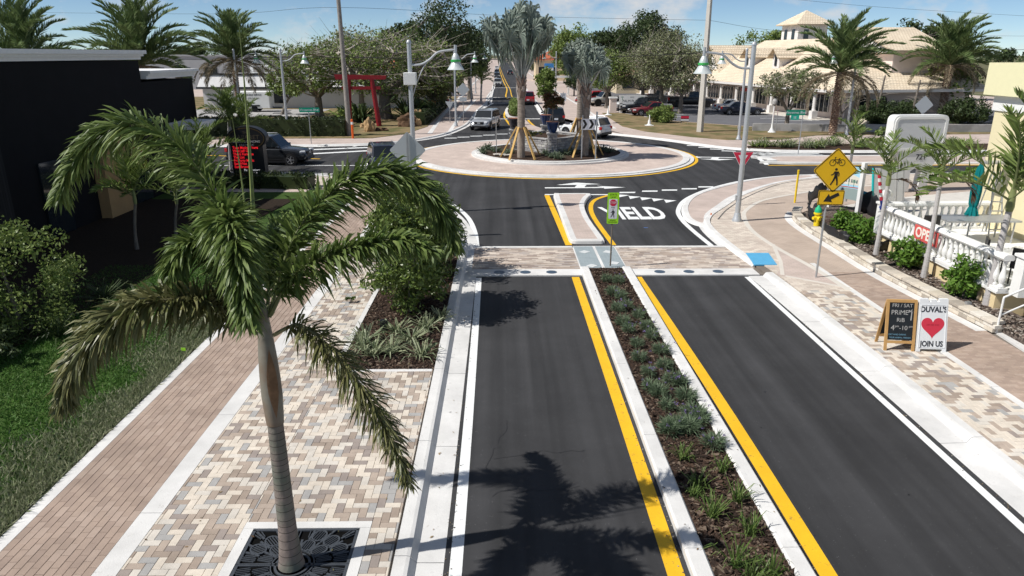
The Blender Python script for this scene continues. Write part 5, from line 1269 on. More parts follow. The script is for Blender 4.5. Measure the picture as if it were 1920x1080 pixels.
# ------------------------------------------------------------ black building on the left
bb = thing('black_building', 'black stucco building with grey cornices filling the left edge', 'building', (-16.4, 20, 0))
MB().box((-6, 1.0, 3.1), (12, 26, 6.3)).build('wall', M_blackwall, bb)
MB().box((-4.0, 16.8, 2.6), (8, 5.6, 5.4)).build('wall', M_blackwall, bb)
def cornice(b, x, y0, y1, z, s=1.0, wrap=True):
    for dz, o, h in ((0, .10, .14), (.14, .2, .10), (.24, .3, .16 * s)):
        b.box((x - 3 + o / 2, (y0 + y1) / 2 + o / 2, z + dz + h / 2), (6 + o, y1 - y0 + o, h - .002))
b = MB(); cornice(b, 0, -12, 14.0, 6.28); b.build('cornice', M_cornice, bb)
b = MB(); cornice(b, 0, 14.35, 19.6, 5.42, .8); b.build('cornice', M_cornice, bb)
MB().box((0.18, 9.9, 1.6), (0.5, 1.9, 3.3)).build('pier', M_tanwall, bb)
MB().box((0.02, 2.0, 2.6), (0.3, 3.2, 4.2)).build('stone_panel', brickmat('dark_stone', (0.03, 0.03, 0.033), (0.018, 0.018, 0.02), (0.008, 0.008, 0.008), .3, .12), bb)
b = MB(); b.box((0.55, 17.3, 3.05), (1.5, 2.2, .18)); b.box((0.55, 17.3, 3.22), (1.7, 2.4, .14)); b.build('canopy', M_cornice, bb)
for y in (6.2, 12.6): MB().box((0.03, y, 1.5), (.12, 1.5, 2.7)).build('window', M_glass, bb)

# ------------------------------------------------------------ low white building and background on the left
wb = thing('low_white_building', 'long low white building with sloped mansard band behind the trees on the left', 'building', (-36, 92, 0))
MB().box((13, 4, 1.25), (28, 8, 2.5)).build('wall', mat('white_stucco', (0.62, 0.61, 0.60), .9, .2, var=.06, vscale=.5), wb)
b = MB(); b.prism([(-1.4, -.9), (27.4, -.9), (27.4, 9), (-1.4, 9)], 2.5, 2.72); b.build('fascia', M_black, wb)
b = MB(); b._add([(-1.3, -.8, 2.72), (27.3, -.8, 2.72), (27, 0.3, 4.15), (-1, .3, 4.15), (-1, 8.5, 4.15), (27, 8.5, 4.15), (27.3, 9, 2.72), (-1.3, 9, 2.72)], [(0, 1, 2, 3), (3, 2, 5, 4), (4, 5, 6, 7), (0, 3, 4, 7), (1, 6, 5, 2)]); b.build('mansard', mat('white_shingle', (0.66, 0.65, 0.64), .9, .2, var=.1, vscale=1.2, bump=.4), wb)
b = MB(); b.box((13, .2, 4.22), (28.4, .3, .16)); b.build('trim', M_black, wb)
for x in (3, 8, 22): MB().box((x, -.02, 1.4), (1.6, .1, 1.3)).build('window', M_glass, wb)
t = thing('rooftop_unit', 'white boxy unit on the low white roof', 'air conditioner', (-31, 97, 4.15)); MB().box((0, 0, .5), (2.6, 1.6, 1.0)).build('casing', M_whitepaint, t, bevel=.04); MB().box((0, -.82, .5), (1.8, .04, .6)).build('grille', M_greyconc, t)
def plainbuilding(name, label, c, d, wallm, roofm, pitch=0, win=0):
    t = thing(name, label, 'building', (c[0], c[1], -.05)); MB().box((0, 0, d[2] / 2), d).build('wall', wallm, t)
    if pitch:
        x, y = d[0] / 2 + .5, d[1] / 2 + .5; MB()._add([(-x, -y, d[2] + .002), (x, -y, d[2] + .002), (x, y, d[2] + .002), (-x, y, d[2] + .002), (-x + y if x > y else 0, 0, d[2] + pitch), (x - y if x > y else 0, 0, d[2] + pitch)], [(0, 1, 5, 4), (1, 2, 5), (2, 3, 4, 5), (3, 0, 4), (3, 2, 1, 0)]).build('roof', roofm, t)
    else: MB().box((0, 0, d[2] + .15), (d[0] + .3, d[1] + .3, .298)).build('parapet', roofm, t)
    for k in range(win):
        MB().box((-d[0] / 2 + (k + .5) * d[0] / win, -d[1] / 2 - .03, d[2] * .5), (d[0] / win * .5, .1, d[2] * .35)).build('window', M_glass, t)
    return t
M_roofred = mat('red_tile_roof', (0.45, 0.13, 0.07), .85, .2, var=.12, vscale=2, bump=.3)
M_greywall = mat('grey_block', (0.36, 0.37, 0.38), .9, .2, var=.08, vscale=.6)
plainbuilding('grey_warehouse', 'grey flat building far behind the lower grey cornice', (-58, 150, 0), (30, 14, 6.2), M_greywall, M_greywall, 0, 6)
plainbuilding('pale_building', 'far pale block between the broad and slim date palms', (-38, 165, 0), (18, 10, 5.0), M_whitepaint, M_greywall, 0, 5)
plainbuilding('orange_roof_building', 'cream building with orange red roof seen between the fan palms', (13.0, 195, 0), (9, 10, 5.2), mat('yellow_stucco', (.66, .54, .36), .9), M_roofred, 2.6, 3)
plainbuilding('cream_house', 'cream house with brown roof behind the parked pickup', (25.5, 131, 0), (12, 9, 3.2), mat('cream_house_wall', (.62, .52, .36), .9), mat('brown_roof', (.27, .17, .12), .9, var=.1), 2.2, 3)
plainbuilding('small_house', 'small far house with red roof behind the spreading tree', (-16.5, 128, 0), (9, 8, 4.4), M_whitepaint, M_roofred, 1.8, 2)
plainbuilding('white_shop', 'low white shop on the far left of the road behind the small tree', (-14.5, 124, 0), (5.5, 12, 3.0), M_whitepaint, M_greywall, 0, 3)
t = thing('blue_shop_sign', 'blue and white shop sign above a white frame right of the tallest palm', 'sign', (9.4, 150, 0)); MB().box((0, 0, 4.1), (1.9, .25, 1.4)).build('panel', mat('sign_blue', (.06, .25, .6), .5), t); MB().box((0, -.14, 3.7), (1.7, .03, .5)).build('stripe', M_whitepaint, t); MB().box((0, 0, 1.6), (.2, .2, 3.3)).build('post', M_galv, t)
t = thing('white_pergola', 'white pergola frame on the right of the far road', 'pergola', (8.8, 121, .1))
for x in (-2, 2): MB().box((x, 0, 1.4), (.3, .3, 2.8)).build('post', M_whitepaint, t)
MB().box((0, 0, 2.95), (5, .5, .3)).build('beam', M_whitepaint, t)

# bamboo fence
t = thing('bamboo_fence', 'brown bamboo fence right of the red gate', 'fence', (-8.6, 79.5, .1)); g = random.Random(3)
for k in range(26): MB().tube([(k * .115 - 1.5, 0, 0), (k * .115 - 1.5, 0, 1.7 + g.uniform(-.1, .1))], .05, 6).build('bamboo_cane', mat('bamboo', (.32, .19, .08), .7, .3, objrand=[(.34, .2, .08), (.22, .12, .05), (.42, .27, .12)]), t)
# red gate
tg = at(690, 240); gt = thing('torii_gate', 'red wooden torii gate with two crossbeams among shrubs', 'gate', (-12.9, 68.3, .12), R(2))
MB().tube([(-1.35, 0, 0), (-1.15, 0, 4.2)], [.24, .2], 12).build('post', M_red, gt); MB().tube([(1.4, 0, 0), (.95, 0, 4.2)], [.24, .2], 12).build('post', M_red, gt)
MB().box((-.05, 0, 3.45), (3.5, .24, .28)).build('lower_beam', M_red, gt)
b = MB(); b.prism([(-2.3, 4.2), (2.2, 4.2), (2.3, 4.54), (-2.42, 4.64)], -.19, .19, UP); b.build('top_beam', M_red, gt)
# trailer
tr_ = thing('cargo_trailer', 'white enclosed cargo trailer parked by the low white building', 'trailer', (-29.2, 86.5, .14), R(2))
MB().box((0, 0, 1.35), (4.6, 2.0, 1.9)).build('body', M_whitepaint, tr_, bevel=.08)
MB().box((.5, -1.04, .72), (1.25, .12, .16)).build('fender', M_black, tr_)
for y in (-.95, .95): MB().lathe([(0, -.1), (.2, -.1), (.36, -.09), (.36, .09), (.2, .1), (0, .1)], 18, (.5, y, .38), Matrix.Rotation(PI / 2, 4, 'X')).build('wheel', M_tyre, tr_)
MB().tube([(2.3, 0, .5), (3.4, 0, .45)], .06, 6).build('tow_bar', M_black, tr_)
text('MOBILE SERVICE', .30, M_ink, tr_, frame(.55, -1.012, 1.92), sx=.8); text('(239) 549-2211', .24, M_ink, tr_, frame(.5, -1.012, 1.55), sx=.9)
b = MB(); b.T = frame(-1.55, -1.012, 1.72); b.ring(.34, .38, 0, .006, 24); b.ring(.26, .28, 0, .006, 20); b.box((0, 0, .003), (.26, .03, .006), .7); b.box((0, 0, .003), (.26, .03, .006), -.7); b.build('round_emblem', M_ink, tr_)
plain = MB
t = thing('wheel_stop', 'grey concrete wheel stop on the grass by the trailer', 'kerb stop', (-24.8, 83, .13), R(12)); MB().box((0, 0, .09), (2.2, .3, .18), taper=.8).build('block', M_greyconc, t)
t = thing('wheel_stop', 'dark wheel stop nearer the hedge than the grey one', 'kerb stop', (-24.6, 78.8, .13), R(20)); MB().box((0, 0, .09), (2.2, .3, .18), taper=.8).build('block', mat('dark_stop', (.1, .1, .1), .9), t)
# boulders
g = random.Random(6)
def rock(label, x, y, s, m, seed, z=.1):
    gg = random.Random(seed); bm = bmesh.new(); bmesh.ops.create_icosphere(bm, subdivisions=3, radius=1)
    from mathutils import noise
    for v in bm.verts:
        n = noise.noise(v.co * 1.6 + Vector((seed, 0, 0))) * .45 + noise.noise(v.co * 4 + Vector((0, seed, 0))) * .18; v.co = Vector((v.co.x * s[0], v.co.y * s[1], v.co.z * s[2])) * (1 + n)
    me = bpy.data.meshes.new('boulder'); bm.to_mesh(me); bm.free(); me.materials.append(m); o = bpy.data.objects.new('boulder', me); COL.objects.link(o); o.location = (x, y, z + s[2] * .5); tag(o, label, 'rock')
M_rock = mat('honey_rock', (.42, .28, .15), .95, .1, var=.35, vscale=3, bump=.6, bscale=8); M_rockd = mat('brown_rock', (.13, .08, .05), .95, .1, var=.3, vscale=3, bump=.6)
rock('honey coloured boulder by the orange marker post', -11.6, 63.6, (.5, .4, .75), M_rock, 1); rock('small brown stone right of the honey boulder', -10.7, 64.2, (.6, .4, .22), M_rockd, 2)
rock('dark brown boulder right of the red gate', -8.9, 68.2, (1.0, .6, .75), M_rockd, 3); rock('honey rock in front of the clipped hedge end', -8.2, 68.4, (.55, .4, .55), M_rock, 4); rock('honey rock stacked behind the hedge end', -8.1, 70.5, (.6, .4, .9), M_rock, 5); rock('small honey stone under the red gate', -12.6, 67.2, (.45, .4, .3), M_rock, 7)
rock('pale stone heap beside the dark bush under the arched windows', 34.6, 70.0, (.6, .4, .35), mat('pale_rock', (.6, .52, .42), .95, bump=.5, var=.2), 8)

# ------------------------------------------------------------ plaza with tiled roof
def tilemat():
    m = bpy.data.materials.new('cream_roof_tile'); m.use_nodes = True; n, l = m.node_tree.nodes, m.node_tree.links; p = n['Principled BSDF']; p.inputs['Roughness'].default_value = .85
    uv = n.new('ShaderNodeUVMap'); br = n.new('ShaderNodeTexBrick'); br.offset = .5; br.inputs['Scale'].default_value = 1
    br.inputs['Brick Width'].default_value = .34; br.inputs['Row Height'].default_value = .36; br.inputs['Mortar Size'].default_value = .025
    br.inputs['Color1'].default_value = (.80, .69, .53, 1); br.inputs['Color2'].default_value = (.73, .61, .46, 1); br.inputs['Mortar'].default_value = (.50, .40, .28, 1)
    l.new(uv.outputs[0], br.inputs['Vector']); nz = n.new('ShaderNodeTexNoise'); nz.inputs['Scale'].default_value = .5; tc = n.new('ShaderNodeTexCoord'); l.new(tc.outputs['Object'], nz.inputs['Vector'])
    mr = n.new('ShaderNodeMapRange'); mr.inputs['To Min'].default_value = .85; mr.inputs['To Max'].default_value = 1.15; l.new(nz.outputs['Fac'], mr.inputs['Value'])
    mx = n.new('ShaderNodeMixRGB'); mx.blend_type = 'MULTIPLY'; mx.inputs['Fac'].default_value = 1; l.new(br.outputs['Color'], mx.inputs['Color1']); l.new(mr.outputs['Result'], mx.inputs['Color2']); l.new(mx.outputs['Color'], p.inputs['Base Color'])
    bp = n.new('ShaderNodeBump'); bp.inputs['Strength'].default_value = .8; bp.inputs['Distance'].default_value = .05; l.new(br.outputs['Fac'], bp.inputs['Height']); bp.invert = True; l.new(bp.outputs[0], p.inputs['Normal'])
    return m
M_tile = tilemat()
def roof(faces, name, parent, m=None, thick=.12):
    """tiled planes: uv in metres with u along the eave; each plane gets a real thickness"""
    b = MB(); uvs = []
    for f in faces:
        F = [Vector(v) for v in f]; n = (F[1] - F[0]).cross(F[2] - F[0]).normalized()
        if n.z < 0: F = F[::-1]; n = -n
        e = Vector((0, 0, 1)).cross(n).normalized() if abs(n.z) < .999 else Vector((1, 0, 0)); d = n.cross(e); o = len(b.v); k = len(F)
        b.v += [tuple(v) for v in F] + [tuple(v - Vector((0, 0, thick))) for v in F]
        b.f.append(tuple(range(o, o + k))); uvs += [(v.dot(e), v.dot(d)) for v in F]
        b.f.append(tuple(range(o + k, o + 2 * k))[::-1]); uvs += [(0, 0)] * k
        for i in range(k): b.f.append((o + i, o + (i + 1) % k, o + k + (i + 1) % k, o + k + i)[::-1]); uvs += [(0, 0)] * 4
    b.mi = [0] * len(b.f); ob = b.build(name, m or M_tile, parent); uv = ob.data.uv_layers.new(name='UVMap')
    for i, q in enumerate(uvs): uv.data[i].uv = q
    return ob
pz = thing('plaza', 'long cream plaza with tiled hip roof, gabled dormers and an arcade', 'building', (0, 0, 0))
XF, XE, XB = 34.2, 31.6, 47.5       # shop wall, eave line, back
Y0, Y1 = 73.0, 128.0
MB().box(((XF + XB) / 2, (Y0 + Y1) / 2, 1.55), (XB - XF, Y1 - Y0, 3.1)).build('wall', M_plaza, pz)
MB().box((32.9, 102, .06), (3.0, 56, .3)).build('arcade_floor', M_conc2, pz)
# arcade: columns with bases and a scalloped header
ncol = 13
for k in range(ncol):
    y = 75.2 + k * 4.3
    MB().box((32.2, y, .55), (.62, .62, .9)).build('column_base', M_plazawhite, pz)
    c = MB(); c.lathe([(.20, 0), (.24, .06), (.19, .12)] + [(.185 + .018 * math.sin(q * 2.6), .15 + q * .1) for q in range(14)] + [(.19, 1.6), (.26, 1.7)], 10, (32.2, y, 1.0)); c.build('column', M_plazawhite, pz, smooth=True)
for k in range(ncol - 1):
    y = 75.2 + k * 4.3; A = [(y + 4.3 * t, 2.72 - .10 + .0 * t + .32 * math.sin(PI * t) * .6 + .02) for t in np.linspace(0, 1, 9)]
    M = Matrix(((0, 0, 1, 32.2), (1, 0, 0, 0), (0, 1, 0, 0), (0, 0, 0, 1))); MB().prism(A + [(y + 4.3, 3.02), (y, 3.02)], -.14, .14, M).build('arch', M_plaza, pz)
for k in range(ncol - 1):
    y = 77.3 + k * 4.3
    w_ = MB().box((XF - .03, y - .4, 1.65), (.12, 2.4, 1.7)).build('window', M_glass, pz)
    for q in (-1.2, -.4, .4, 1.2): MB().box((XF - .10, y - .4 + q, 1.65), (.05, .07, 1.7)).build('mullion', M_plazawhite, w_)
    MB().box((XF - .03, y + 1.5, 1.35), (.12, .85, 2.3)).build('door', M_glass, pz)
    if k in (1, 2, 4, 8): MB().box((XF - .11, y - .4, 2.25), (.04, 2.0, .4)).build('window_banner', mat('shop_red', (.45, .05, .04), .6), pz)
b = MB(); b.box((XE + .02, (Y0 + Y1) / 2, 3.08), (.12, Y1 - Y0 + 1.2, .26)); b.box((41, Y0 - 1.52, 3.08), (19, .12, .26)); b.build('fascia', M_plazawhite, pz)
ZE, ZR, XR = 3.22, 8.3, 40.5
YS = 104.0       # the lower roof starts here
e = .95
R1 = 84; R2 = 116
roof([[(XE, Y0 - 1.5, ZE), (XE, YS, ZE), (XR, YS - 2, ZR), (XR, Y0 + 9, ZR)], [(XE, Y0 - 1.5, ZE), (XR, Y0 + 9, ZR), (49.5, Y0 - 1.5, ZE)], [(49.5, Y0 - 1.5, ZE), (49.5, YS, ZE), (XR, YS - 2, ZR), (XR, Y0 + 9, ZR)], [(XE + 5.5, YS, 6.5), (49.5, YS, ZE), (XR, YS - 2, ZR)]], 'roof', pz)
roof([[(XE, YS + .02, ZE), (XE, Y1, ZE), (37.4, Y1 - 4, 6.6), (37.4, YS + .02, 6.6)], [(49.5, YS + .02, ZE), (49.5, Y1, ZE), (37.4, Y1 - 4, 6.6), (37.4, YS + .02, 6.6)], [(XE, Y1, ZE), (49.5, Y1, ZE), (37.4, Y1 - 4, 6.6)]], 'roof', pz)
def dormer(y, x0=34.6, w=1.5, zw=6.5, pk=.75, deep_=2.6, wm=M_plazawhite):
    zb = ZE + (x0 - XE) * (ZR - ZE) / (XR - XE)
    d = MB().box((x0 + deep_ / 2, y, (zb + zw) / 2 - .4), (deep_, w, zw - zb + .8)).build('dormer', wm, pz)
    roof([[(x0 - .55, y - w / 2 - .5, zw - .35), (x0 - .55, y, zw + pk), (x0 + deep_ + 1.5, y, zw + pk), (x0 + deep_ + 1.5, y - w / 2 - .5, zw - .35)], [(x0 - .55, y + w / 2 + .5, zw - .35), (x0 - .55, y, zw + pk), (x0 + deep_ + 1.5, y, zw + pk), (x0 + deep_ + 1.5, y + w / 2 + .5, zw - .35)]], 'dormer_roof', d)
    MB().prism([(y - w / 2 - .1, zw - .02), (y + w / 2 + .1, zw - .02), (y, zw + pk - .2)], x0 - .02, x0 + .3, Matrix(((0, 0, 1, 0), (1, 0, 0, 0), (0, 1, 0, 0), (0, 0, 0, 1)))).build('gable', wm, d)
    MB().box((x0 - .02, y, (zb + zw) / 2 + .15), (.1, .5, 1.3)).build('window', M_glass, d)
for y in (95.0, 88.0): dormer(y)
for y in (119.5, 114.0): dormer(y, 33.6, 1.5, 6.0, .75, 2.2)
# cross gable with white face
gy, gw, gx = 103.6, 7.0, 34.0; gz0, gz1 = 4.3, 7.7
cg = MB().prism([(gy - gw / 2 + .6, gz0), (gy + gw / 2 - .6, gz0), (gy, gz1 - .35)], gx, gx + 8, Matrix(((0, 0, 1, 0), (1, 0, 0, 0), (0, 1, 0, 0), (0, 0, 0, 1)))).build('cross_gable', M_plazawhite, pz)
roof([[(gx - .8, gy - gw / 2 - .2, gz0 - .2), (gx - .8, gy, gz1), (gx + 8, gy, gz1), (gx + 8, gy - gw / 2 - .2, gz0 - .2)], [(gx - .8, gy + gw / 2 + .2, gz0 - .2), (gx - .8, gy, gz1), (gx + 8, gy, gz1), (gx + 8, gy + gw / 2 + .2, gz0 - .2)]], 'gable_roof', cg)
text('PLAZA', .9, M_ink, cg, Matrix.Translation((gx - .03, gy, 5.3)) @ Matrix.Rotation(R(-90), 4, 'Z') @ UP, depth=.01)
# tower
tw = MB().box((42.8, 96.5, 7.2), (4.0, 4.0, 6.0)).build('tower', M_plazawhite, pz)
roof([[(40.2, 93.9, 10.15), (45.4, 93.9, 10.15), (42.8, 96.5, 11.9)], [(45.4, 93.9, 10.15), (45.4, 99.1, 10.15), (42.8, 96.5, 11.9)], [(45.4, 99.1, 10.15), (40.2, 99.1, 10.15), (42.8, 96.5, 11.9)], [(40.2, 99.1, 10.15), (40.2, 93.9, 10.15), (42.8, 96.5, 11.9)]], 'tower_roof', tw)
for dx, dy in ((-.9, -2.02), (.9, -2.02)): MB().box((42.8 + dx, 96.5 + dy, 8.9), (.65, .08, 1.2)).build('window', M_glass, tw)
for dy in (-.9, .9): MB().box((40.77, 96.5 + dy, 8.9), (.08, .65, 1.2)).build('window', M_glass, tw)
# upper storey and gable on the right end
us = MB().box((42.6, 77.2, 4.7), (5.4, 5.2, 4.0)).build('upper_storey', M_plaza, pz); MB().box((42.4, 77.1, 6.78), (6.4, 6.0, .2)).build('eave', M_plazawhite, us)
roof([[(39.0, 73.9, 6.9), (46.2, 73.9, 6.9), (46.2, 80.5, 9.3), (39.0, 80.5, 9.3)], [(39.0, 87, 6.9), (46.2, 87, 6.9), (46.2, 80.5, 9.3), (39.0, 80.5, 9.3)]], 'upper_roof', us)
MB().prism([(74.6, 6.9), (86.4, 6.9), (80.5, 9.05)], 39.3, 45.9, Matrix(((0, 0, 1, 0), (1, 0, 0, 0), (0, 1, 0, 0), (0, 0, 0, 1)))).build('gable', M_plazawhite, us)
# arched windows of the end wall
for x in (36.2, 38.1):
    w_ = MB().prism([(x - .62, 0.5), (x + .62, 0.5)] + [(x + .62 * math.cos(a), 2.0 + .5 * math.sin(a)) for a in np.linspace(0, PI, 9)], -.02, .08, Matrix.Translation((0, Y0, .1)) @ UP).build('arched_window', M_glass, pz)
    MB().box((x, Y0 - .1, 1.35), (1.24, .05, .06)).build('glazing_bar', M_plazawhite, w_)
MB().box((37.15, Y0 - .15, 1.2), (.35, .3, 2.2)).build('pilaster', M_plazawhite, pz)
PR = R(9); pv = Vector((34, 73, 0)); pz.rotation_euler = (0, 0, PR); pz.location = pv - Matrix.Rotation(PR, 3, 'Z') @ pv
struct(MB().sweep([(22.0, 63.9), (31, 62.6), (60, 62.4)], [(.15, 0), (.15, .75), (-.15, .75), (-.15, 0)]).build('low_wall', M_greyconc))

# ------------------------------------------------------------ yellow building and terrace on the right
yb = thing('yellow_building', 'pale yellow stucco building with parapet at the right edge', 'building', (16.7, 24.4, 0))
MB().box((6, -3, 2.6), (12, 6.6, 5.2)).build('wall', M_cream, yb)
MB().box((6.0, -3.0, 4.95), (12.1, 6.8, .5)).build('white_band', M_whitepaint, yb)
MB().box((5.95, -2.9, 5.72), (12.4, 7.2, 1.04)).build('parapet', mat('lemon_stucco', (.76, .72, .46), .9, .2, var=.03), yb)
MB().box((.15, -3.8, 2.2), (.7, 1.3, 3.0)).build('pillar', M_whitepaint, yb)
w_ = MB().box((-.04, -5.6, 2.25), (.12, 1.7, 1.5)).build('window', mat('grey_blind', (.34, .35, .35), .5, .4), yb); 
for q in (-.85, 0, .85): MB().box((-.12, -5.6 + q, 2.25), (.05, .07, 1.5)).build('mullion', M_whitepaint, w_)
for q in (1.5, 2.25, 3.0): MB().box((-.12, -5.6, q), (.045, 1.7, .07)).build('mullion', M_whitepaint, w_)
yb2 = MB().box((5, -9.5, 2.6), (10, 6, 5.2)).build('rear_wall', M_cream, yb)
TZ = .80
ter = thing('terrace', 'raised terrace with pale yellow base wall and white floor edge', 'terrace', (0, 0, 0))
TX = 12.72
def bal_line(t): return (TX - .04 * t, 23.6 - 9.2 * t)
MB().prism([(12.78, 23.7), (12.55, 17.1), (17.2, 17.1), (17.2, 23.9)], .1, TZ - .06).build('base_wall', M_creamdark, ter)
MB().prism([(12.70, 23.78), (12.47, 17.0), (17.2, 17.0), (17.2, 24.0)], TZ - .058, TZ).build('floor_edge', M_whitepaint, ter)
for y in (22.0, 19.9, 17.7): x = 12.55 + (y - 17.1) * .0348; MB().box((x - .02, y, .42), (.08, .06, .64)).build('pilaster_joint', mat('wall_joint', (.32, .27, .2), .9), ter)
BALP = [(.055, 0), (.085, .0), (.085, .05), (.05, .08), (.06, .11), (.092, .22), (.085, .30), (.05, .44), (.036, .55), (.04, .60), (.06, .62), (.045, .65), (.08, .68), (.08, .72)]
bme = bpy.data.meshes.new('baluster'); _b = MB().lathe(BALP, 10); bme.from_pydata(_b.v, [], _b.f); bme.materials.append(M_whitepaint); bme.polygons.foreach_set('use_smooth', [True] * len(bme.polygons))
def balustrade(label, A, B, z, pitch=.245, endpost=True):
    A, B = Vector((*A, 0)), Vector((*B, 0)); d = B - A; L = d.length; rz = math.atan2(d.y, d.x)
    t = thing('balustrade', label, 'balustrade', (A.x, A.y, z), rz)
    MB().box((L / 2, 0, .04), (L, .24, .08)).build('bottom_rail', M_whitepaint, t)
    b = MB(); b.prism([(-.12, 0), (.12, 0), (.15, .05), (.13, .11), (.07, .15), (-.07, .15), (-.13, .11), (-.15, .05)], 0, L, Matrix(((0, 0, 1, 0), (1, 0, 0, 0), (0, 1, 0, .80), (0, 0, 0, 1)))); b.build('top_rail', M_whitepaint, t)
    n = int(L / pitch); 
    for k in range(n): inst(bme, 'baluster', t, ((k + .6) * L / n, 0, .08))
    if endpost: MB().box((0, 0, .47), (.34, .34, 1.0)).build('post', M_whitepaint, t); MB().box((0, 0, .99), (.42, .42, .07)).build('post_cap', M_whitepaint, t)
    return t
balustrade('long white balustrade along the pavement behind the slender palms', (12.74, 23.35), (12.62, 17.0), TZ)
balustrade('short white balustrade across the back of the terrace', (12.85, 23.75), (16.6, 23.9), TZ, endpost=False)
balustrade('near white balustrade piece at the right edge above the steps', (12.9, 16.75), (14.6, 16.7), TZ) 
t = thing('globe_lamp', 'white ball lamp on the corner post of the balustrade', 'lamp', (12.74, 23.35, TZ + 1.02)); MB().lathe([(.09, 0), (.06, .08), (.07, .12)], 12).build('base', M_whitepaint, t); s = MB(); s.lathe([(.17 * math.sin(a), .27 - .17 * math.cos(a)) for a in np.linspace(.3, PI, 12)], 16); s.build('globe', mat('opal_globe', (.8, .8, .78), .3, .4), t, smooth=True)
# red white and blue streamer on a pole
t = thing('streamer_pole', 'pole wrapped in red white and blue cloth beside the ball lamp', 'flag', (12.52, 23.1, TZ + .4))
for k in range(9):
    M = [mat('streamer_red', (.5, .03, .05), .8), M_whitepaint, mat('streamer_blue', (.03, .06, .3), .8)]; a = k / 9
    MB().tube([(-.25 * (1 - a) * 0 - .28 * a, 0, .5 + 1.1 * a), (-.28 * (a + .111), .0, .5 + 1.1 * (a + .108))], [.055, .05], 8).build('cloth_band', M[(k * 1) % 2 if k > 1 else 2], t)
b = MB(); g = random.Random(2)
for k in range(7): b.box((g.uniform(-.05, .25), g.uniform(-.1, .1), .48 + g.uniform(-.08, .08)), (.2, .14, .05), g.uniform(0, 3))
b.build('bunting', mat('streamer_blue', (.03, .06, .3), .8), t)
# OPEN banner on the balustrade
t = thing('open_banner', 'red banner with white OPEN letters tied to the balustrade', 'banner', (12.52, 20.45, TZ + .60), R(-91))
MB().box((0, 0, 0), (1.25, .02, .42)).build('cloth', mat('banner_red', (.62, .10, .09), .7, var=.05), t)
text('OPEN', .42, mat('banner_white', (.8, .74, .66), .7), t, frame(0, -.013, 0), sx=.98, bold=.012)
# planter wall of stone blocks
SWL = [at(*q, .12) for q in ((1490, 398), (1486, 410), (1505, 428), (1560, 462), (1640, 511), (1740, 563), (1852, 620))]
SWL = catmull(SWL, 10)
sw_ = thing('planter_wall', 'low pale stone planter wall along the right pavement', 'wall', (0, 0, ZP)); g = random.Random(4)
M_stone = mat('pale_wall_stone', (.55, .5, .42), .9, .2, objrand=[(.62, .57, .49), (.55, .49, .40), (.66, .62, .55), (.5, .45, .38), (.60, .54, .45), (.36, .32, .27)], var=.15, vscale=6, bump=.4, bscale=20)
cum = [0]
for a, b in zip(SWL, SWL[1:]): cum.append(cum[-1] + (b - a).length)
def on(d):
    for i in range(len(cum) - 1):
        if cum[i + 1] >= d: f = (d - cum[i]) / (cum[i + 1] - cum[i]); return SWL[i].lerp(SWL[i + 1], f), (SWL[i + 1] - SWL[i]).normalized()
    return SWL[-1], (SWL[-1] - SWL[-2]).normalized()
smesh = {}
for row, (zz, hh, dd) in enumerate(((0, .10, .26), (.102, .10, .26), (.204, .075, .34))):
    d = .1 * (row % 2)
    while d < cum[-1]:
        L = g.choice((.2, .3, .4, .45)) if row < 2 else .4; p_, dr = on(min(d + L / 2, cum[-1])); k = (L, hh, dd)
        if k not in smesh: bb_ = MB().box((0, 0, hh / 2), (L - .006, dd, hh - .003)); o_ = bb_.build('stone', M_stone, None, bevel=.008); smesh[k] = o_.data; bpy.data.objects.remove(o_)
        n_ = Vector((-dr.y, dr.x, 0)); inst(smesh[k], 'stone', sw_, (p_.x + n_.x * (.13 + g.uniform(-.008, .008)), p_.y + n_.y * (.13 + g.uniform(-.008, .008)), zz), (0, 0, math.atan2(dr.y, dr.x) + g.uniform(-.015, .015))); d += L
struct(MB().sweep([(p.x, p.y) for p in SWL], [(.30, .05), (.30, ZP + .003), (.02, ZP + .003), (.02, .05)]).build('paving_band', M_conc))
# steps and handrail
st = thing('concrete_steps', 'grey concrete steps rising to the terrace at the right edge', 'steps', (12.95, 15.45, ZP))
for k in range(3): MB().box((.55 + k * .32 * .5 + .16 * k, 0, .09 + k * .18), (1.5 - .32 * k, 1.9, .176)).build('step', M_greyconc, st)
struct(MB().prism([(11.74, 14.2), (14.5, 14.2), (14.5, 16.2), (11.9, 16.1)], .05, ZP + .008).build('pavement_paving', M_conc))
hr = thing('handrail', 'white tubular handrail beside the concrete steps', 'handrail', (11.88, 15.9, ZP))

MB().tube([(0, 0, 0), (0, 0, .88), (0.0, 0, .9), (1.6, .25, 1.5), (1.6, .25, .4)], .026, 8).build('top_rail', M_whitepaint, hr); MB().tube([(0, 0, .45), (1.6, .25, 1.05)], .022, 8).build('middle_rail', M_whitepaint, hr)
# terrace furniture
um = thing('closed_umbrella', 'closed teal patio umbrella tied near its hem', 'umbrella', (15.2, 22.6, TZ))
M_teal = mat('teal_canvas', (.0, .15, .155), .8, .2, var=.15, vscale=8)
def folds(prof, n=28):
    b = MB(); vs = []; k = len(prof)
    for r, z in prof:
        for j in range(n): a = 2 * PI * j / n; rr = r * (1 + .16 * math.cos(a * 8)); vs.append((rr * math.cos(a), rr * math.sin(a), z))
    return b._add(vs, [(i * n + j, i * n + (j + 1) % n, (i + 1) * n + (j + 1) % n, (i + 1) * n + j) for i in range(k - 1) for j in range(n)])
folds([(.21, .62), (.19, .75), (.12, .98), (.10, 1.02), (.13, 1.1), (.15, 1.5), (.14, 1.9), (.10, 2.25), (.03, 2.42)]).build('canopy', M_teal, um, smooth=True); MB().tube([(0, 0, 0), (0, 0, 2.5)], .025, 8).build('pole', M_galv, um)
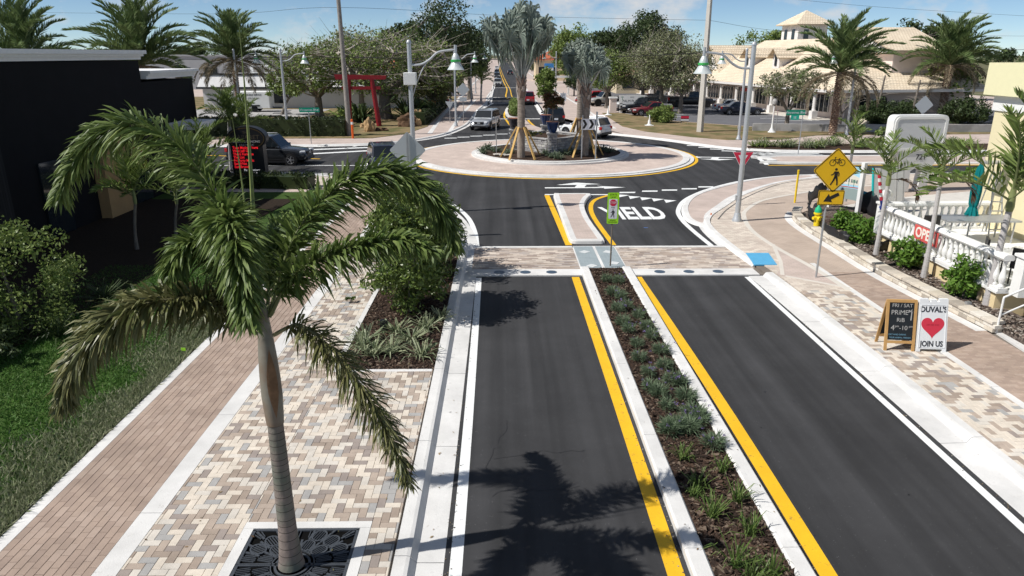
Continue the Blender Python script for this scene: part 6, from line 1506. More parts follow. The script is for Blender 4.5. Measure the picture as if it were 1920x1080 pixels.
tb = thing('patio_table', 'grey patio table under the teal umbrella', 'table', (15.1, 22.2, TZ)); MB().box((0, 0, .72), (2.3, 1.0, .05)).build('tabletop', M_galv, tb)
for x in (-1, 1):
    for y in (-.4, .4): MB().tube([(x, y, 0), (x, y, .7)], .025, 6).build('leg', M_galv, tb)
ld = thing('step_ladder', 'silver step ladder leaning at the yellow wall', 'ladder', (16.0, 22.9, TZ))
for x in (-.22, .22): MB().tube([(x, -.5, 0), (x * .6, 0, 2.1)], .025, 6).build('front_rail', M_galv, ld); MB().tube([(x, .5, 0), (x * .6, 0.06, 2.1)], .02, 6).build('rear_rail', M_galv, ld)
for k in range(6): q = (k + 1) / 7.2; MB().box((0, -.5 + .5 * q, 2.1 * q), (.44 - .18 * q, .08, .025)).build('rung', M_galv, ld)
ph = thing('patio_post', 'thin grey post with flat cap at the corner of the yellow wall', 'post', (16.35, 23.4, TZ)); MB().tube([(0, 0, 0), (0, 0, 2.3)], .03, 8).build('pole', M_galv, ph); MB().box((-.1, 0, 2.33), (1.0, .5, .06)).build('cap', M_galv, ph)
for i, (x, y, lab) in enumerate(((13.3, 21.3, 'dark chair behind the open banner'), (13.4, 18.6, 'dark chair behind the middle of the balustrade'), (13.5, 17.6, 'dark chair behind the largest slender palm'))):
    c = thing('patio_chair', lab, 'chair', (x, y, TZ), i * 1.1); MB().box((0, 0, .45), (.5, .5, .05)).build('seat', M_black, c); MB().box((0, .24, .72), (.5, .05, .5)).build('backrest', M_black, c)
    for sx in (-.22, .22):
        for sy in (-.22, .22): MB().tube([(sx, sy, 0), (sx, sy, .44)], .02, 6).build('leg', M_black, c)
# ------------------------------------------------------------ street lamps
def lamp_proto(label, loc, dirx, h=6.75, arm=1.55, z=.12, cabinet=False, s=1.0):
    """round pole, swan arm and bell head with a green band; arm along +X before turning"""
    t = thing('street_lamp', label, 'street lamp', (loc[0], loc[1], z), dirx)
    b = MB(); b.lathe([(.2, 0), (.2, .05), (.16, .12), (.125, .3), (.11, .34)], 18); b.build('base', M_lamp, t, smooth=True)
    b = MB(); b.tube([(0, 0, .3), (0, 0, h)], [.105 * s, .085 * s], 16); b.lathe([(.1, h), (.1, h + .06), (.06, h + .12), (0, h + .15)], 14); b.build('pole', M_lamp, t, smooth=True)
    za = h - .82
    b = MB(); P = catmull([(.08, 0, za), (.45, 0, za + .02), (.8, 0, za + .2), (1.15, 0, za + .48), (arm + .1, 0, za + .56), (arm + .32, 0, za + .56)], 6); b.tube(P, .045, 8)
    b.lathe([(.06, 0), (.06, .34)], 10, (arm + .3, 0, za + .42)); b.build('arm', M_lamp, t, smooth=True)
    hz = za + .42; hx = arm + .3
    b = MB(); b.lathe([(.07, .02), (.1, -.02), (.15, -.14), (.165, -.22)], 18, (hx, 0, hz)); b.lathe([(.165, -.30), (.18, -.34), (.25, -.46), (.34, -.60), (.36, -.61), (.33, -.60), (.15, -.36)], 20, (hx, 0, hz)); b.build('bell', mat('lamp_bell', (.60, .64, .63), .35, .5, metal=.2), t, smooth=True)
    b = MB(); b.lathe([(.16, -.22), (.20, -.225), (.20, -.30), (.16, -.30)], 20, (hx, 0, hz)); b.build('green_ring', M_green, t)
    if cabinet: MB().box((.02, -.2, h - 1.35), (.5, .34, .48)).build('cabinet', M_whitepaint, t, bevel=.02); MB().tube([(.05, 0, h - 2.1), (.25, 0, h - 1.5), (.55, 0, h - .9), (.75, 0, h - .66)], .025, 6).build('brace', M_lamp, t)
    return t
lp = lamp_proto('tall silver lamp standing on the paved corner before the red yield sign', (9.42, 28.1), PI, 6.7); MB().box((.12, 0, .95), (.05, .1, .2)).build('hand_hole', M_lamp, lp)
lp3 = lamp_proto('silver lamp carrying a white cabinet behind the left pavement palm', (-3.72, 30.2), 0, 6.8, 1.55, .12, True)
L2 = [((-4.35, 68.5), 0, 'silver lamp at the mouth of the far road on its left'), ((-17.6, 60.0), 0, 'silver lamp in front of the long dark hedge'), ((-22.9, 64.5), 0, 'leftmost silver lamp beside the slim date palm'),
      ((18.6, 57.0), PI, 'slim silver lamp behind the strap-leaf bed, its head on the left'), ((28.6, 60.2), PI, 'silver lamp right of the taller date palm'), ((8.35, 70.6), PI, 'silver lamp post beside the white compact car'), ((-4.3, 103), 0, 'far silver lamp beside the planter palm'), ((-4.6, 128), 0, 'second far silver lamp on the left'), ((8.5, 118), PI, 'far silver lamp right of the tallest fan palm')]
pr = None
for (x, y), rz, lab in L2:
    dup(lp, (x, y, .12), rz, lab)
# shadow-only neighbour checks are unnecessary: the left lamp throws its own shadow across the near lane

# ------------------------------------------------------------ poles and wires
def pole(name, label, base, top, r0, r1, m, n=14, z=.0):
    t = thing(name, label, 'utility pole', (base[0], base[1], z)); B = Vector(top) - Vector((base[0], base[1], z)); MB().tube([(0, 0, 0), B * .5, B], [r0, (r0 + r1) / 2, r1], n).build('pole', m, t, smooth=True); return t
q = at(656, 257); qt = deep(631, -40, q.y); up1 = pole('utility_pole', 'grey leaning wooden utility pole beside the red gate', (q.x, q.y), qt, .22, .15, M_woodpole)
q2 = at(1312, 250); qt2 = deep(1334, -40, q2.y); up2 = pole('concrete_pole', 'tall square pale concrete pole right of the oaks', (q2.x, q2.y), qt2, .30, .2, M_concpole, 4)
def wire(name, label, pts, r=.02):
    tag(MB().tube(catmull(pts, 8), r, 5).build(name, mat('wire', (.03, .03, .03), .7)), label, 'cable')
Aq, Bq = deep(640, 107, q.y), deep(1327, 99, q2.y)
wire('power_cable', 'dark sagging cable between the wooden and the concrete pole', [Aq, Aq.lerp(Bq, .5) + Vector((0, 0, -.35)), Bq], .03)
wire('power_cable', 'dark cable from the concrete pole over the tiled roof', [Bq, deep(1430, 103, 75), deep(1600, 101, 82), deep(1960, 92, 95)], .025)
wire('power_cable', 'dark cable from the wooden pole to the left edge', [Aq, deep(500, 108, 68), deep(380, 112, 75), deep(-40, 96, 90)], .022)
wire('power_cable', 'thin high wire crossing the sky left of the tallest palm', [deep(-40, 22, 95), deep(400, 26, 75), deep(636, 14, q.y), deep(960, 30, 75), deep(1328, 38, q2.y)], .012)
wire('power_cable', 'thin high wire crossing the sky on the right', [deep(1328, 38, q2.y), deep(1530, 62, 80), deep(1960, 68, 100)], .012)
wire('power_cable', 'thin topmost wire in the upper right sky', [deep(1400, -10, 70), deep(1660, 14, 80), deep(1960, 32, 90)], .012)

# ------------------------------------------------------------ traffic signs
M_sy = mat('sign_yellow', (.88, .52, .012), .45, .4); M_sg = mat('sign_lime', (.38, .80, .02), .45, .4, emit=0); M_sw = mat('sign_white', (.74, .76, .8), .45, .4); M_sr = mat('sign_red', (.62, .025, .07), .45, .4); M_sgr = mat('street_sign_green', (.0, .26, .16), .45, .4); M_back = mat('sign_back', (.52, .55, .57), .4, .5, metal=.4)
def rrect(w, h, r, n=4):
    return [(sx * (w / 2 - r) + r * math.cos(a), sy * (h / 2 - r) + r * math.sin(a)) for (sx, sy, a0) in ((1, 1, 0), (-1, 1, PI / 2), (-1, -1, PI), (1, -1, 1.5 * PI)) for a in np.linspace(a0, a0 + PI / 2, n)]
def rot2(P, a): return [(x * math.cos(a) - y * math.sin(a), x * math.sin(a) + y * math.cos(a)) for x, y in P]
def flat(name, m, parent, M, polys, z0, z1):
    b = MB(); b.T = M
    for p_ in polys: b.prism(p_, z0, z1)
    return b.build(name, m, parent)
def walker(s, flip=1):
    """pedestrian symbol as simple limbs"""
    def limb(a, b, w0, w1):
        d = Vector((b[0] - a[0], b[1] - a[1])); n = Vector((-d.y, d.x)).normalized(); return [(a[0] + n.x * w0, a[1] + n.y * w0), (a[0] - n.x * w0, a[1] - n.y * w0), (b[0] - n.x * w1, b[1] - n.y * w1), (b[0] + n.x * w1, b[1] + n.y * w1)]
    H = [(.0 + .075 * math.cos(a), .42 + .075 * math.sin(a)) for a in np.linspace(0, 2 * PI, 13)[:-1]]
    P = [H, [(-.08, .31), (.13, .29), (.11, -.02), (-.06, -.02)], limb((-.05, .29), (-.16, .12), .035, .03), limb((-.16, .125), (-.27, .09), .03, .025), limb((.11, .29), (.19, .17), .035, .03), limb((.19, .18), (.18, .02), .03, .025),
         limb((-.01, 0), (-.10, -.24), .06, .045), limb((-.10, -.23), (-.24, -.48), .045, .035), limb((.06, 0), (.12, -.24), .06, .045), limb((.12, -.22), (.15, -.5), .045, .035)]
    return [[(x * s * flip, y * s) for x, y in p_] for p_ in P]
def post(parent, h, r=.03, m=None): MB().tube([(0, 0, 0), (0, 0, h)], r, 8).build('post', m or M_galv, parent)
# yellow crossing sign
ps = thing('crossing_sign', 'yellow diamond sign with bicycle and pedestrian over an arrow plate', 'road sign', (9.42, 20.45, ZP)); post(ps, 3.6, .032)
D = frame(.12, -.045, 3.22); S = .56
flat('diamond_plate', M_sy, ps, D, [rot2(rrect(.92, .92, .07), PI / 4)], -.004, .0)
b = MB(); b.T = D; O = rot2(rrect(.87, .87, .055), PI / 4); b.sweep(O, [(.009, .0), (.009, .004), (-.009, .004), (-.009, 0)], closed=True); b.build('border', M_ink, ps)
flat('pedestrian_symbol', M_ink, ps, D @ Matrix.Translation((.02, -.18, 0)), walker(.50), 0, .004)
b = MB(); b.T = D @ Matrix.Translation((.02, .22, 0)) @ Matrix.Scale(.92, 4)
for x in (-.145, .145): b.ring(.085, .102, 0, .004, 20, (x, 0))
def bar(b, a, c, w, z=.004): d = Vector((c[0] - a[0], c[1] - a[1])); b.box(((a[0] + c[0]) / 2, (a[1] + c[1]) / 2, z / 2), (d.length, w, z), math.atan2(d.y, d.x))
for a, c in (((-.145, 0), (-.08, .12)), ((-.1, .09), (.06, .1)), ((-.1, .09), (0, -.01)), ((0, -.01), (.06, .12)), ((.06, .1), (.145, 0)), ((0, -.01), (.145, 0)), ((.03, .125), (.09, .125)), ((-.08, .12), (-.09, .16)), ((-.09, .16), (-.05, .17)), ((0, -.04), (0, .0))): bar(b, a, c, .017)
b.build('bicycle_symbol', M_ink, ps)
Pl = frame(.1, -.045, 2.43); flat('arrow_plate', M_sy, ps, Pl, [rrect(.76, .44, .05)], -.004, 0); b = MB(); b.T = Pl; b.sweep(rrect(.72, .40, .035), [(.008, 0), (.008, .004), (-.008, .004), (-.008, 0)], closed=True); b.build('border', M_ink, ps)
flat('arrow_symbol', M_ink, ps, Pl @ Matrix.Rotation(R(207), 4, 'Z'), [[(-.24, -.05), (.02, -.05), (.02, .05), (-.24, .05)], [(.02, -.135), (.24, 0), (.02, .135)]], 0, .004)
# in-street state law sign
ls = thing('crosswalk_law_sign', 'lime green STATE LAW stop for pedestrians sign at the head of the median', 'road sign', (3.42, 21.85, .1)); post(ls, 2.3, .025, mat('brown_post', (.16, .14, .12), .7))
D = frame(.0, -.03, 1.86); flat('plate', M_sg, ls, D, [rrect(.36, .98, .04)], -.004, 0); flat('white_panel', M_sw, ls, D @ Matrix.Translation((0, -.02, 0)), [rrect(.27, .62, .03)], 0, .003)
flat('stop_octagon', M_sr, ls, D @ Matrix.Translation((0, .175, 0)), [[(.112 * math.cos(R(22.5 + 45 * k)), .112 * math.sin(R(22.5 + 45 * k))) for k in range(8)]], .003, .006)
text('STOP', .092, M_sw, ls, D @ Matrix.Translation((0, .175, .007)), depth=.001, sx=.9); text('FOR', .06, M_ink, ls, D @ Matrix.Translation((0, .02, .004)), depth=.001)
flat('pedestrian_symbol', M_ink, ls, D @ Matrix.Translation((.0, -.16, 0)), walker(.26), .003, .006)
text('STATE', .078, M_ink, ls, D @ Matrix.Translation((0, .425, .001)), depth=.001); text('LAW', .078, M_ink, ls, D @ Matrix.Translation((0, .345, .001)), depth=.001)
text('WITHIN', .052, M_ink, ls, D @ Matrix.Translation((0, -.385, .001)), depth=.001); text('CROSSWALK', .05, M_ink, ls, D @ Matrix.Translation((0, -.44, .001)), depth=.001)
# yield sign behind the tall lamp
ys = thing('yield_sign', 'red and white triangular yield sign behind the tall silver lamp', 'road sign', (10.5, 31.3, ZP)); post(ys, 2.9, .03)
yc = deep(1391, 296, 31.2); ys.location = (yc.x, 31.2, ZP); zc = yc.z - ZP; D = frame(.03, -.05, zc)
tri = lambda s: [(-s, s * .577), (0, -s * 1.154), (s, s * .577)]
flat('plate', M_sw, ys, D, [tri(.46)], -.004, 0); flat('red_border', M_sr, ys, D, [tri(.435)], 0, .003); flat('white_centre', M_sw, ys, D, [tri(.21)], .003, .006); text('YIELD', .09, M_sr, ys, D @ Matrix.Translation((0, .05, .007)), depth=.001)
# back of a diamond sign seen above the frond
dc = deep(764, 282, 25.6)
bs = thing('diamond_sign', 'grey back of a diamond sign on a post seen above the right frond', 'road sign', (dc.x, 25.6, ZP))
post(bs, dc.z + .5, .03); flat('plate', M_back, bs, frame(0, -.0, dc.z - ZP), [rot2(rrect(.92, .92, .06), PI / 4)], -.055, -.05); MB().box((0, -.005, dc.z - ZP), (.07, .04, 1.1)).build('stiffener', M_galv, bs)
# other diamond and triangle backs
for (px, py, s, cz_, lab, kind) in ((868, 168, .92, 0, 'grey back of a diamond sign at the far left crossing', 'd'), (843, 195, .8, 0, 'grey back of a yield sign left of the silver car', 't'), (1732, 197, .95, 0, 'pale diamond sign back behind the monument sign', 'd')):
    Y = 72 if px < 1000 else 52; c = deep(px, py, Y); t = thing('road_sign', lab, 'road sign', (c.x, Y, .1)); post(t, c.z + .45, .035)
    flat('plate', M_back, t, frame(0, -.04, c.z - .1), [rot2(rrect(s, s, .06), PI / 4) if kind == 'd' else tri(.42)], 0, .004)
    if px == 868: MB().box((0, -.05, c.z - 1.0), (.7, .01, .4)).build('plaque', M_back, t)
# chevron board on the island
ch = thing('chevron_sign', 'white board with two black chevrons on the roundabout island', 'road sign', (5.2, 44.9, .3)); cc = deep(1103, 233, 44.9); ch.location = (cc.x, 44.9, .3); D = frame(0, 0, cc.z - .3)
flat('board', M_sw, ch, D, [rrect(.84, .66, .03)], -.01, 0)
for x in (-.22, .2): flat('chevron', M_ink, ch, D @ Matrix.Translation((x, 0, 0)), [[(-.16, .27), (-.0, .27), (.16, 0), (0, -.27), (-.16, -.27), (0, 0)]], 0, .004)
for x in (-.35, .52): MB().tube([(x, .03, 0), (x, .03, cc.z + .25)], .04, 8).build('post', M_galv, ch)
MB().box((.52, 0, cc.z + .0), (.1, .1, .9)).build('marker', M_back, ch)
sgp = thing('sign_post', 'thin grey post at the left end of the roundabout island', 'post', (-.4, 47.2, .3)); MB().tube([(0, 0, 0), (0, 0, 2.4)], .03, 8).build('pole', M_galv, sgp)
# speed limit and street-name signs
c = deep(1056, 182, 75); sl_ = thing('speed_limit_sign', 'white speed limit 30 sign right of the island trees', 'road sign', (c.x, 75, .1)); post(sl_, c.z + .4, .035); D = frame(0, -.05, c.z - .1); flat('plate', M_sw, sl_, D, [rrect(.62, .78, .04)], 0, .004); text('30', .42, M_ink, sl_, D @ Matrix.Translation((0, -.13, .006)), depth=.002); text('SPEED', .15, M_ink, sl_, D @ Matrix.Translation((0, .29, .006)), depth=.002); text('LIMIT', .15, M_ink, sl_, D @ Matrix.Translation((0, .14, .006)), depth=.002)
for px, by, ty, w, lab in ((580, 272, 206, 1.5, 'green street-name sign in front of the long dark hedge'), (1492, 292, 211, 1.25, 'green street-name sign on the island of the right leg')):
    q = at(px + 4, by); t = thing('street_name_sign', lab, 'street sign', (q.x, q.y, .1)); c = deep(px, ty, q.y); post(t, c.z - .1, .03); D = frame(c.x - q.x, -.03, c.z - .1); flat('name_plate', M_sgr, t, D, [rrect(w, .34, .03)], -.006, 0); text('Vincennes Blvd', .225, M_sw, t, D @ Matrix.Translation((0, 0, .002)), depth=.001)
    if px > 1000: flat('second_plate', mat('street_sign_teal', (.02, .42, .30), .5), t, frame(c.x - q.x - .02, -.03, c.z - .42), [rrect(.55, .3, .03)], -.006, 0); text('SE', .22, M_sw, t, frame(c.x - q.x - .02, -.03, c.z - .42) @ Matrix.Translation((0, 0, .002)), depth=.001)
c = deep(1458, 212, 62); t = thing('road_sign', 'red sign seen edge-on in front of the arcade', 'road sign', (c.x, 62, .1)); post(t, c.z + .3, .03); flat('plate', M_sr, t, Matrix.Translation((0, 0, c.z - .1)) @ Matrix.Rotation(R(70), 4, 'Z') @ UP, [[(.3 * math.cos(R(22.5 + 45 * k)), .3 * math.sin(R(22.5 + 45 * k))) for k in range(8)]], 0, .006)
c = at(1449, 238); t = thing('lot_lamp', 'white post lamp at the edge of the parking lot', 'lamp', (23.2, 62.5, .12)); MB().lathe([(.35, 0), (.22, .12), (.1, .4), (.07, .8), (.06, 2.2)], 12).build('post', M_whitepaint, t, smooth=True); MB().lathe([(.05, 2.2), (.2, 2.35), (.22, 2.6), (.12, 2.8)], 12).build('lantern', M_greyconc, t)
for px, py, lab in ((1217, 238, 'small white cone on the dry verge'), (1140, 218, 'white stub post on the dry verge by the lamp')):
    q = at(px, py); t = thing('marker_cone', lab, 'marker', (q.x, q.y, .13)); MB().lathe([(.34, 0), (.34, .05), (.16, .12), (.12, .45), (.05, .6), (.04, .95), (0, 1.0)], 12).build('cone', M_whitepaint, t, smooth=True); MB().box((0, 0, .02), (.75, .75, .03)).build('base', M_whitepaint, t)
q = at(1283, 236); t = thing('yard_sign', 'small red black and white yard sign on the dry verge', 'yard sign', (q.x, q.y, .13)); MB().box((0, 0, .55), (.75, .03, .55)).build('board', M_ink, t); MB().box((0, -.02, .68), (.75, .01, .22)).build('red_stripe', M_sr, t); MB().box((0, -.02, .42), (.75, .01, .16)).build('white_stripe', M_sw, t)
for x in (-.3, .3): MB().tube([(x, .02, 0), (x, .02, .5)], .012, 5).build('stake', M_galv, t)
q = deep(1185, 187, 84); t = thing('plaza_board', 'white PALM PLAZA board behind the parked white car', 'sign', (q.x, 84, .13)); D = frame(0, 0, q.z - .13); flat('board', M_whitepaint, t, D, [rrect(2.9, .95, .05)], -.12, 0); text('PALM PLAZA', .40, M_ink, t, D @ Matrix.Translation((0, -.15, .003)), depth=.002, sx=.95); text('1015', .25, M_ink, t, D @ Matrix.Translation((.0, .26, .003)), depth=.002)
for x in (-1.3, 1.3): flat('palm_emblem', mat('emblem_green', (.05, .2, .1), .7), t, D @ Matrix.Translation((x * .85, .2, 0)), [[(-.03, -.22), (.03, -.22), (.02, .05), (-.02, .05)]] + [[(0, .05), (.2 * math.cos(a), .05 + .16 * math.sin(a)), (.14 * math.cos(a + .3), .05 + .1 * math.sin(a + .3))] for a in (0.1, .8, 1.5, 2.3, 3.0)], 0, .004)
for x in (-1.2, 1.2): MB().box((x, .1, (q.z - .13) / 2 - .2), (.3, .2, q.z - .5)).build('leg', M_whitepaint, t)
q = at(1152, 208); t = thing('white_pillar', 'short white pillar in front of the parked cars', 'pillar', (12.7, 84.5, .13)); MB().box((0, 0, .8), (.75, .75, 1.6)).build('shaft', M_plaza, t); MB().box((0, 0, 1.66), (.95, .95, .14)).build('cap', M_whitepaint, t)
q = at(662, 262); t = thing('marker_post', 'orange marker post beside the wooden pole', 'marker post', (q.x, q.y, .1)); MB().lathe([(.09, 0), (.09, 1.45), (.07, 1.5), (0, 1.52)], 10).build('tube', mat('marker_orange', (.75, .13, .02), .5), t); MB().lathe([(.095, 1.1), (.095, 1.3)], 10).build('reflective_band', M_whitepaint, t)
q = at(1490, 380, .12); t = thing('marker_post', 'yellow marker post at the tip of the stone planter', 'marker post', (q.x, q.y, ZP)); MB().lathe([(.045, 0), (.045, 1.42), (.05, 1.43), (.05, 1.48), (0, 1.49)], 10).build('tube', mat('marker_yellow', (.8, .55, .02), .5), t)

# ------------------------------------------------------------ hydrant, silt fence, boards on the right
h_ = thing('fire_hydrant', 'yellow fire hydrant with green bonnet inside the stone planter', 'hydrant', tuple(at(1530, 428, .3))); h_.location.z = .28
M_hy = mat('hydrant_yellow', (.78, .58, .015), .5, .4)
b = MB(); b.lathe([(.17, 0), (.17, .05), (.11, .06), (.105, .55), (.15, .56), (.15, .62), (.11, .63)], 16); b.build('barrel', M_hy, h_, smooth=False); MB().lathe([(.13, .63), (.13, .68), (.11, .78), (.05, .85), (.035, .92), (0, .92)], 14).build('bonnet', mat('hydrant_green', (.02, .42, .2), .5), h_, smooth=True)
for dx, dy, r in ((-1, -.3, .06), (1, .3, .06), (.2, -1, .08)): d = Vector((dx, dy, 0)).normalized(); MB().tube([d * .08 + Vector((0, 0, .42)), d * .2 + Vector((0, 0, .42))], r, 10).build('outlet', M_hy, h_)
M_silt = mat('silt_fabric', (.012, .012, .014), .55, .4, var=.3, vscale=4, bump=.4, bscale=6)
def silt(label, P, hgt, z=.3, seed=0):
    g = random.Random(seed); P = catmull([(a, b, 0) for a, b in P], 6); b = MB(); vs = []; n = 5
    for i, p_ in enumerate(P):
        hh = hgt * (1 + .12 * math.sin(i * 1.7) + g.uniform(-.05, .05)); o = [g.uniform(-.05, .05) for _ in range(n)]
        for k in range(n): vs.append((p_.x + o[k] + .05 * math.sin(i * .9 + k), p_.y + o[k] * .6, z - .02 + hh * k / (n - 1)))
    for i in range(len(P) - 1):
        for k in range(n - 1): b.f.append((i * n + k, (i + 1) * n + k, (i + 1) * n + k + 1, i * n + k + 1))
    b.v = vs; b.mi = [0] * len(b.f); o = b.build('silt_fence', M_silt, smooth=True); md = o.modifiers.new('thick', 'SOLIDIFY'); md.thickness = .012; tag(o, label, 'silt fence')
A = lambda *q: tuple(at(q[0], q[1], .3))[:2]
silt('black silt fabric curling past the hydrant to the picture board', [A(1513, 398), A(1525, 418), A(1560, 448), A(1590, 460)], .42, seed=1)
silt('black silt fabric standing behind the yellow arrow plate', [A(1514, 390), A(1530, 372), A(1548, 368)], .62, seed=4)
silt('black silt fabric lying along the foot of the terrace wall', [A(1640, 472), A(1670, 470), A(1700, 460)], .4, seed=2)
silt('black silt fabric rising behind the picture board post', [A(1600, 395), A(1630, 402), A(1646, 425), A(1640, 440)], .85, seed=3)
# dry brush heap
g = rng(77); mb = MB(); n = 900; P = np.stack([g.normal(size=n) * .35, g.normal(size=n) * .25, np.abs(g.normal(size=n)) * .16], 1); leaf_quads(mb, P, g.normal(size=(n, 3)) * np.array([1, 1, .5]), .2, .02, g, 1, .1)
o = mb.build('brush_heap', leafmat('dry_brush', (.09, .05, .035), (.18, .11, .08), (.05, .03, .022))); q = at(1580, 420, .3); o.location = (q.x, q.y, .3); stuff(o)
# picture board on white posts
a, b_ = deep(1553, 392, 30.0), deep(1607, 402, 28.6)
pb = thing('picture_board', 'picture board of a long building with palms between two white posts', 'sign', (b_.x, b_.y, .3)); da = Vector((a.x - b_.x, a.y - b_.y, 0)); L = da.length; rz = math.atan2(-da.y, -da.x); pb.rotation_euler = (0, 0, rz)
for x in (-L, 0): MB().box((x, 0, 1.0), (.16, .16, 2.15)).build('post', M_whitepaint, pb, bevel=.01)
D = frame(-L / 2, -.02, 1.18); W = L - .18; H_ = 1.35
flat('panel', mat('board_sky', (.35, .62, .78), .6, var=.1), pb, D, [rrect(W, H_, .01)], -.03, 0)
flat('picture_building', mat('board_cream', (.68, .64, .55), .6), pb, D, [[(-W / 2, -.12), (W / 2, -.05), (W / 2, .26), (W / 4, .34), (-W / 3, .34), (-W / 2, .26)]], 0, .003)
flat('picture_windows', mat('board_dark', (.12, .14, .16), .6), pb, D, [[(x, .02), (x + .06, .02), (x + .06, .16), (x, .16)] for x in np.linspace(-W / 2 + .1, W / 2 - .16, 9)], .003, .005)
flat('picture_road', mat('board_grey', (.27, .34, .33), .6), pb, D, [[(-W / 2, -.26), (W / 2, -.2), (W / 2, -H_ / 2), (-W / 6, -H_ / 2)]], 0, .003)
flat('picture_path', mat('board_brick', (.42, .22, .15), .6), pb, D, [[(-W / 2, -.27), (-W / 2, -H_ / 2), (-W / 6 - .01, -H_ / 2)]], 0, .003); flat('picture_kerb', mat('board_red', (.45, .1, .08), .6), pb, D, [[(-W / 2, -.2), (W / 2, -.13), (W / 2, -.17), (-W / 2, -.24)]], .003, .005)
flat('picture_palm', mat('board_green', (.03, .22, .14), .6), pb, D, sum([[[(x - .012, -.12), (x + .012, -.12), (x + .01, yt), (x - .01, yt)]] + [[(x, yt), (x + .15 * math.cos(q), yt + .10 * math.sin(q)), (x + .10 * math.cos(q + .4), yt + .06 * math.sin(q + .4))] for q in (-.5, .2, 1.1, 2.0, 2.8, 3.6)] for x, yt in ((-.35 * W, .1), (.1 * W, .42), (-.12 * W, .06), (.3 * W, .08))], []), .005, .008)
# leaning board with teal edge
lb = thing('leaning_board', 'grey back of a large board with a teal wave edge behind the first slender palm', 'sign', (16.15, 29.0, .2), R(8)); lb.rotation_euler = (R(-12), 0, R(6))
MB().box((-.15, 0, .95), (1.35, .05, 1.9)).build('panel', mat('board_back', (.55, .55, .53), .8, var=.05), lb); MB().box((-.87, 0, .95), (.05, .07, 1.9)).build('teal_edge', mat('teal_edge', (.02, .5, .5), .5), lb)
for x in (-.55, -.2, .15, .45): MB().box((x, -.03, .95), (.02, .02, 1.9)).build('seam', M_greyconc, lb)
wv = thing('wave_board', 'blue and yellow wave shaped board on the shell yard', 'sign', (15.7, 29.6, .2), R(10)); flat('wave', mat('wave_blue', (.02, .22, .38), .5), wv, frame(0, 0, .55), [[(-.7, .35), (-.2, .2), (.5, -.1), (.95, -.12), (.95, -.3), (.2, -.32), (-.7, -.2)]], -.02, .02); flat('yellow_stripe', mat('wave_yellow', (.75, .5, .05), .5), wv, frame(0, -.03, .55), [[(-.7, -.05), (.2, -.2), (.95, -.24), (.95, -.28), (.1, -.27), (-.7, -.15)]], -.005, .005)
# monument sign 721
ms = thing('monument_sign', 'blank white rounded monument sign on two legs with house number 721', 'sign', (19.95, 34.3, .15), R(5))
D = frame(-.15, 0, 2.78); flat('cabinet', M_whitepaint, ms, D, [rrect(2.75, 1.7, .26, 6)], -.55, 0); b = MB(); b.T = D; b.sweep(rrect(2.5, 1.46, .2, 6), [(.06, 0), (.06, .05), (-.06, .05), (-.06, 0)], closed=True); b.build('frame', M_whitepaint, ms)
flat('blank_panel', mat('blank_panel', (.60, .61, .62), .5, .4, var=.03), ms, D, [rrect(2.36, 1.32, .15, 6)], .0, .02)
b = MB(); b.prism([(-1.05, 1.926), (1.05, 1.926), (1.05, 1.7), (.72, 1.15), (.68, 0), (.22, 0), (.30, 1.0), (.0, 1.2), (-.30, 1.0), (-.22, 0), (-.68, 0), (-.72, 1.15), (-1.05, 1.7)], -.45, 0, UP); b.build('pedestal', mat('pedestal_white', (.66, .66, .65), .7), ms)
text('721', .36, M_ink, ms, frame(.12, -.006, 1.66), depth=.012)
# A-frame boards
def aframe(name, label, loc, rz, w, h, spread, fm, pm, foot):
    t = thing(name, label, 'sign board', (loc[0], loc[1], ZP), rz); ang = math.atan2(spread, h)
    for s, nm in ((-1, 'front_frame'), (1, 'rear_frame')):
        M = Matrix.Translation((0, s * spread, 0)) @ Matrix.Rotation(s * ang, 4, 'X'); b = MB(); b.T = M
        for x in (-w / 2 + .03, w / 2 - .03): b.box((x, 0, h / 2 + foot * 0), (.06, .035, h))
        b.box((0, 0, h - .03), (w - .122, .034, .06)); b.box((0, 0, foot), (w - .122, .034, .06)); fr_ = b.build(nm, fm, t)
        b = MB(); b.T = M; b.box((0, 0, (h + foot) / 2), (w - .125, .016, h - foot - .09)); b.build('panel', pm, fr_)
    return t, Matrix.Translation((0, -spread, 0)) @ Matrix.Rotation(-ang, 4, 'X')
ck_, MC = aframe('chalkboard', 'wooden A-frame chalkboard with prime rib notice on the right pavement', (8.98, 15.1), R(-6), .66, 1.16, .26, mat('oak_frame', (.52, .30, .11), .5, .35, var=.12, vscale=6), mat('chalk_black', (.018, .022, .026), .8, .2, var=.25, vscale=9), .2)
M_chalk = mat('chalk', (.42, .41, .39), .9); M_chalkb = mat('blue_chalk', (.16, .32, .42), .9)
def chalk(s, size, x, z, m=None, sx=1.0): return text(s, size, m or M_chalk, ck_, MC @ Matrix.Translation((x, -.012, z)) @ UP, depth=.001, sx=sx)
chalk('FRI / SAT', .115, .01, 1.03); chalk('PRiME', .15, -.04, .87, None, .95); chalk('RiB', .13, -.01, .70); chalk('4', .17, -.17, .52); chalk('pm', .07, -.08, .56); chalk('-10', .14, .06, .52); chalk('pm', .07, .22, .56); chalk('EAT AND DRINK', .05, -.06, .37, M_chalkb); chalk('YOUR ANIMAL FRIENDS', .048, -.0, .30, M_chalkb, .9)
flat('chalk_palm', M_chalk, ck_, MC @ Matrix.Translation((.21, -.011, .82)) @ UP, [[(-.012, -.12), (.012, -.12), (.02, .08), (.0, .08)]] + [[(.01, .08), (.01 + .09 * math.cos(a), .08 + .06 * math.sin(a)), (.01 + .08 * math.cos(a + .3), .07 + .04 * math.sin(a + .3))] for a in (-.2, .6, 1.5, 2.4, 3.2)], 0, .001)
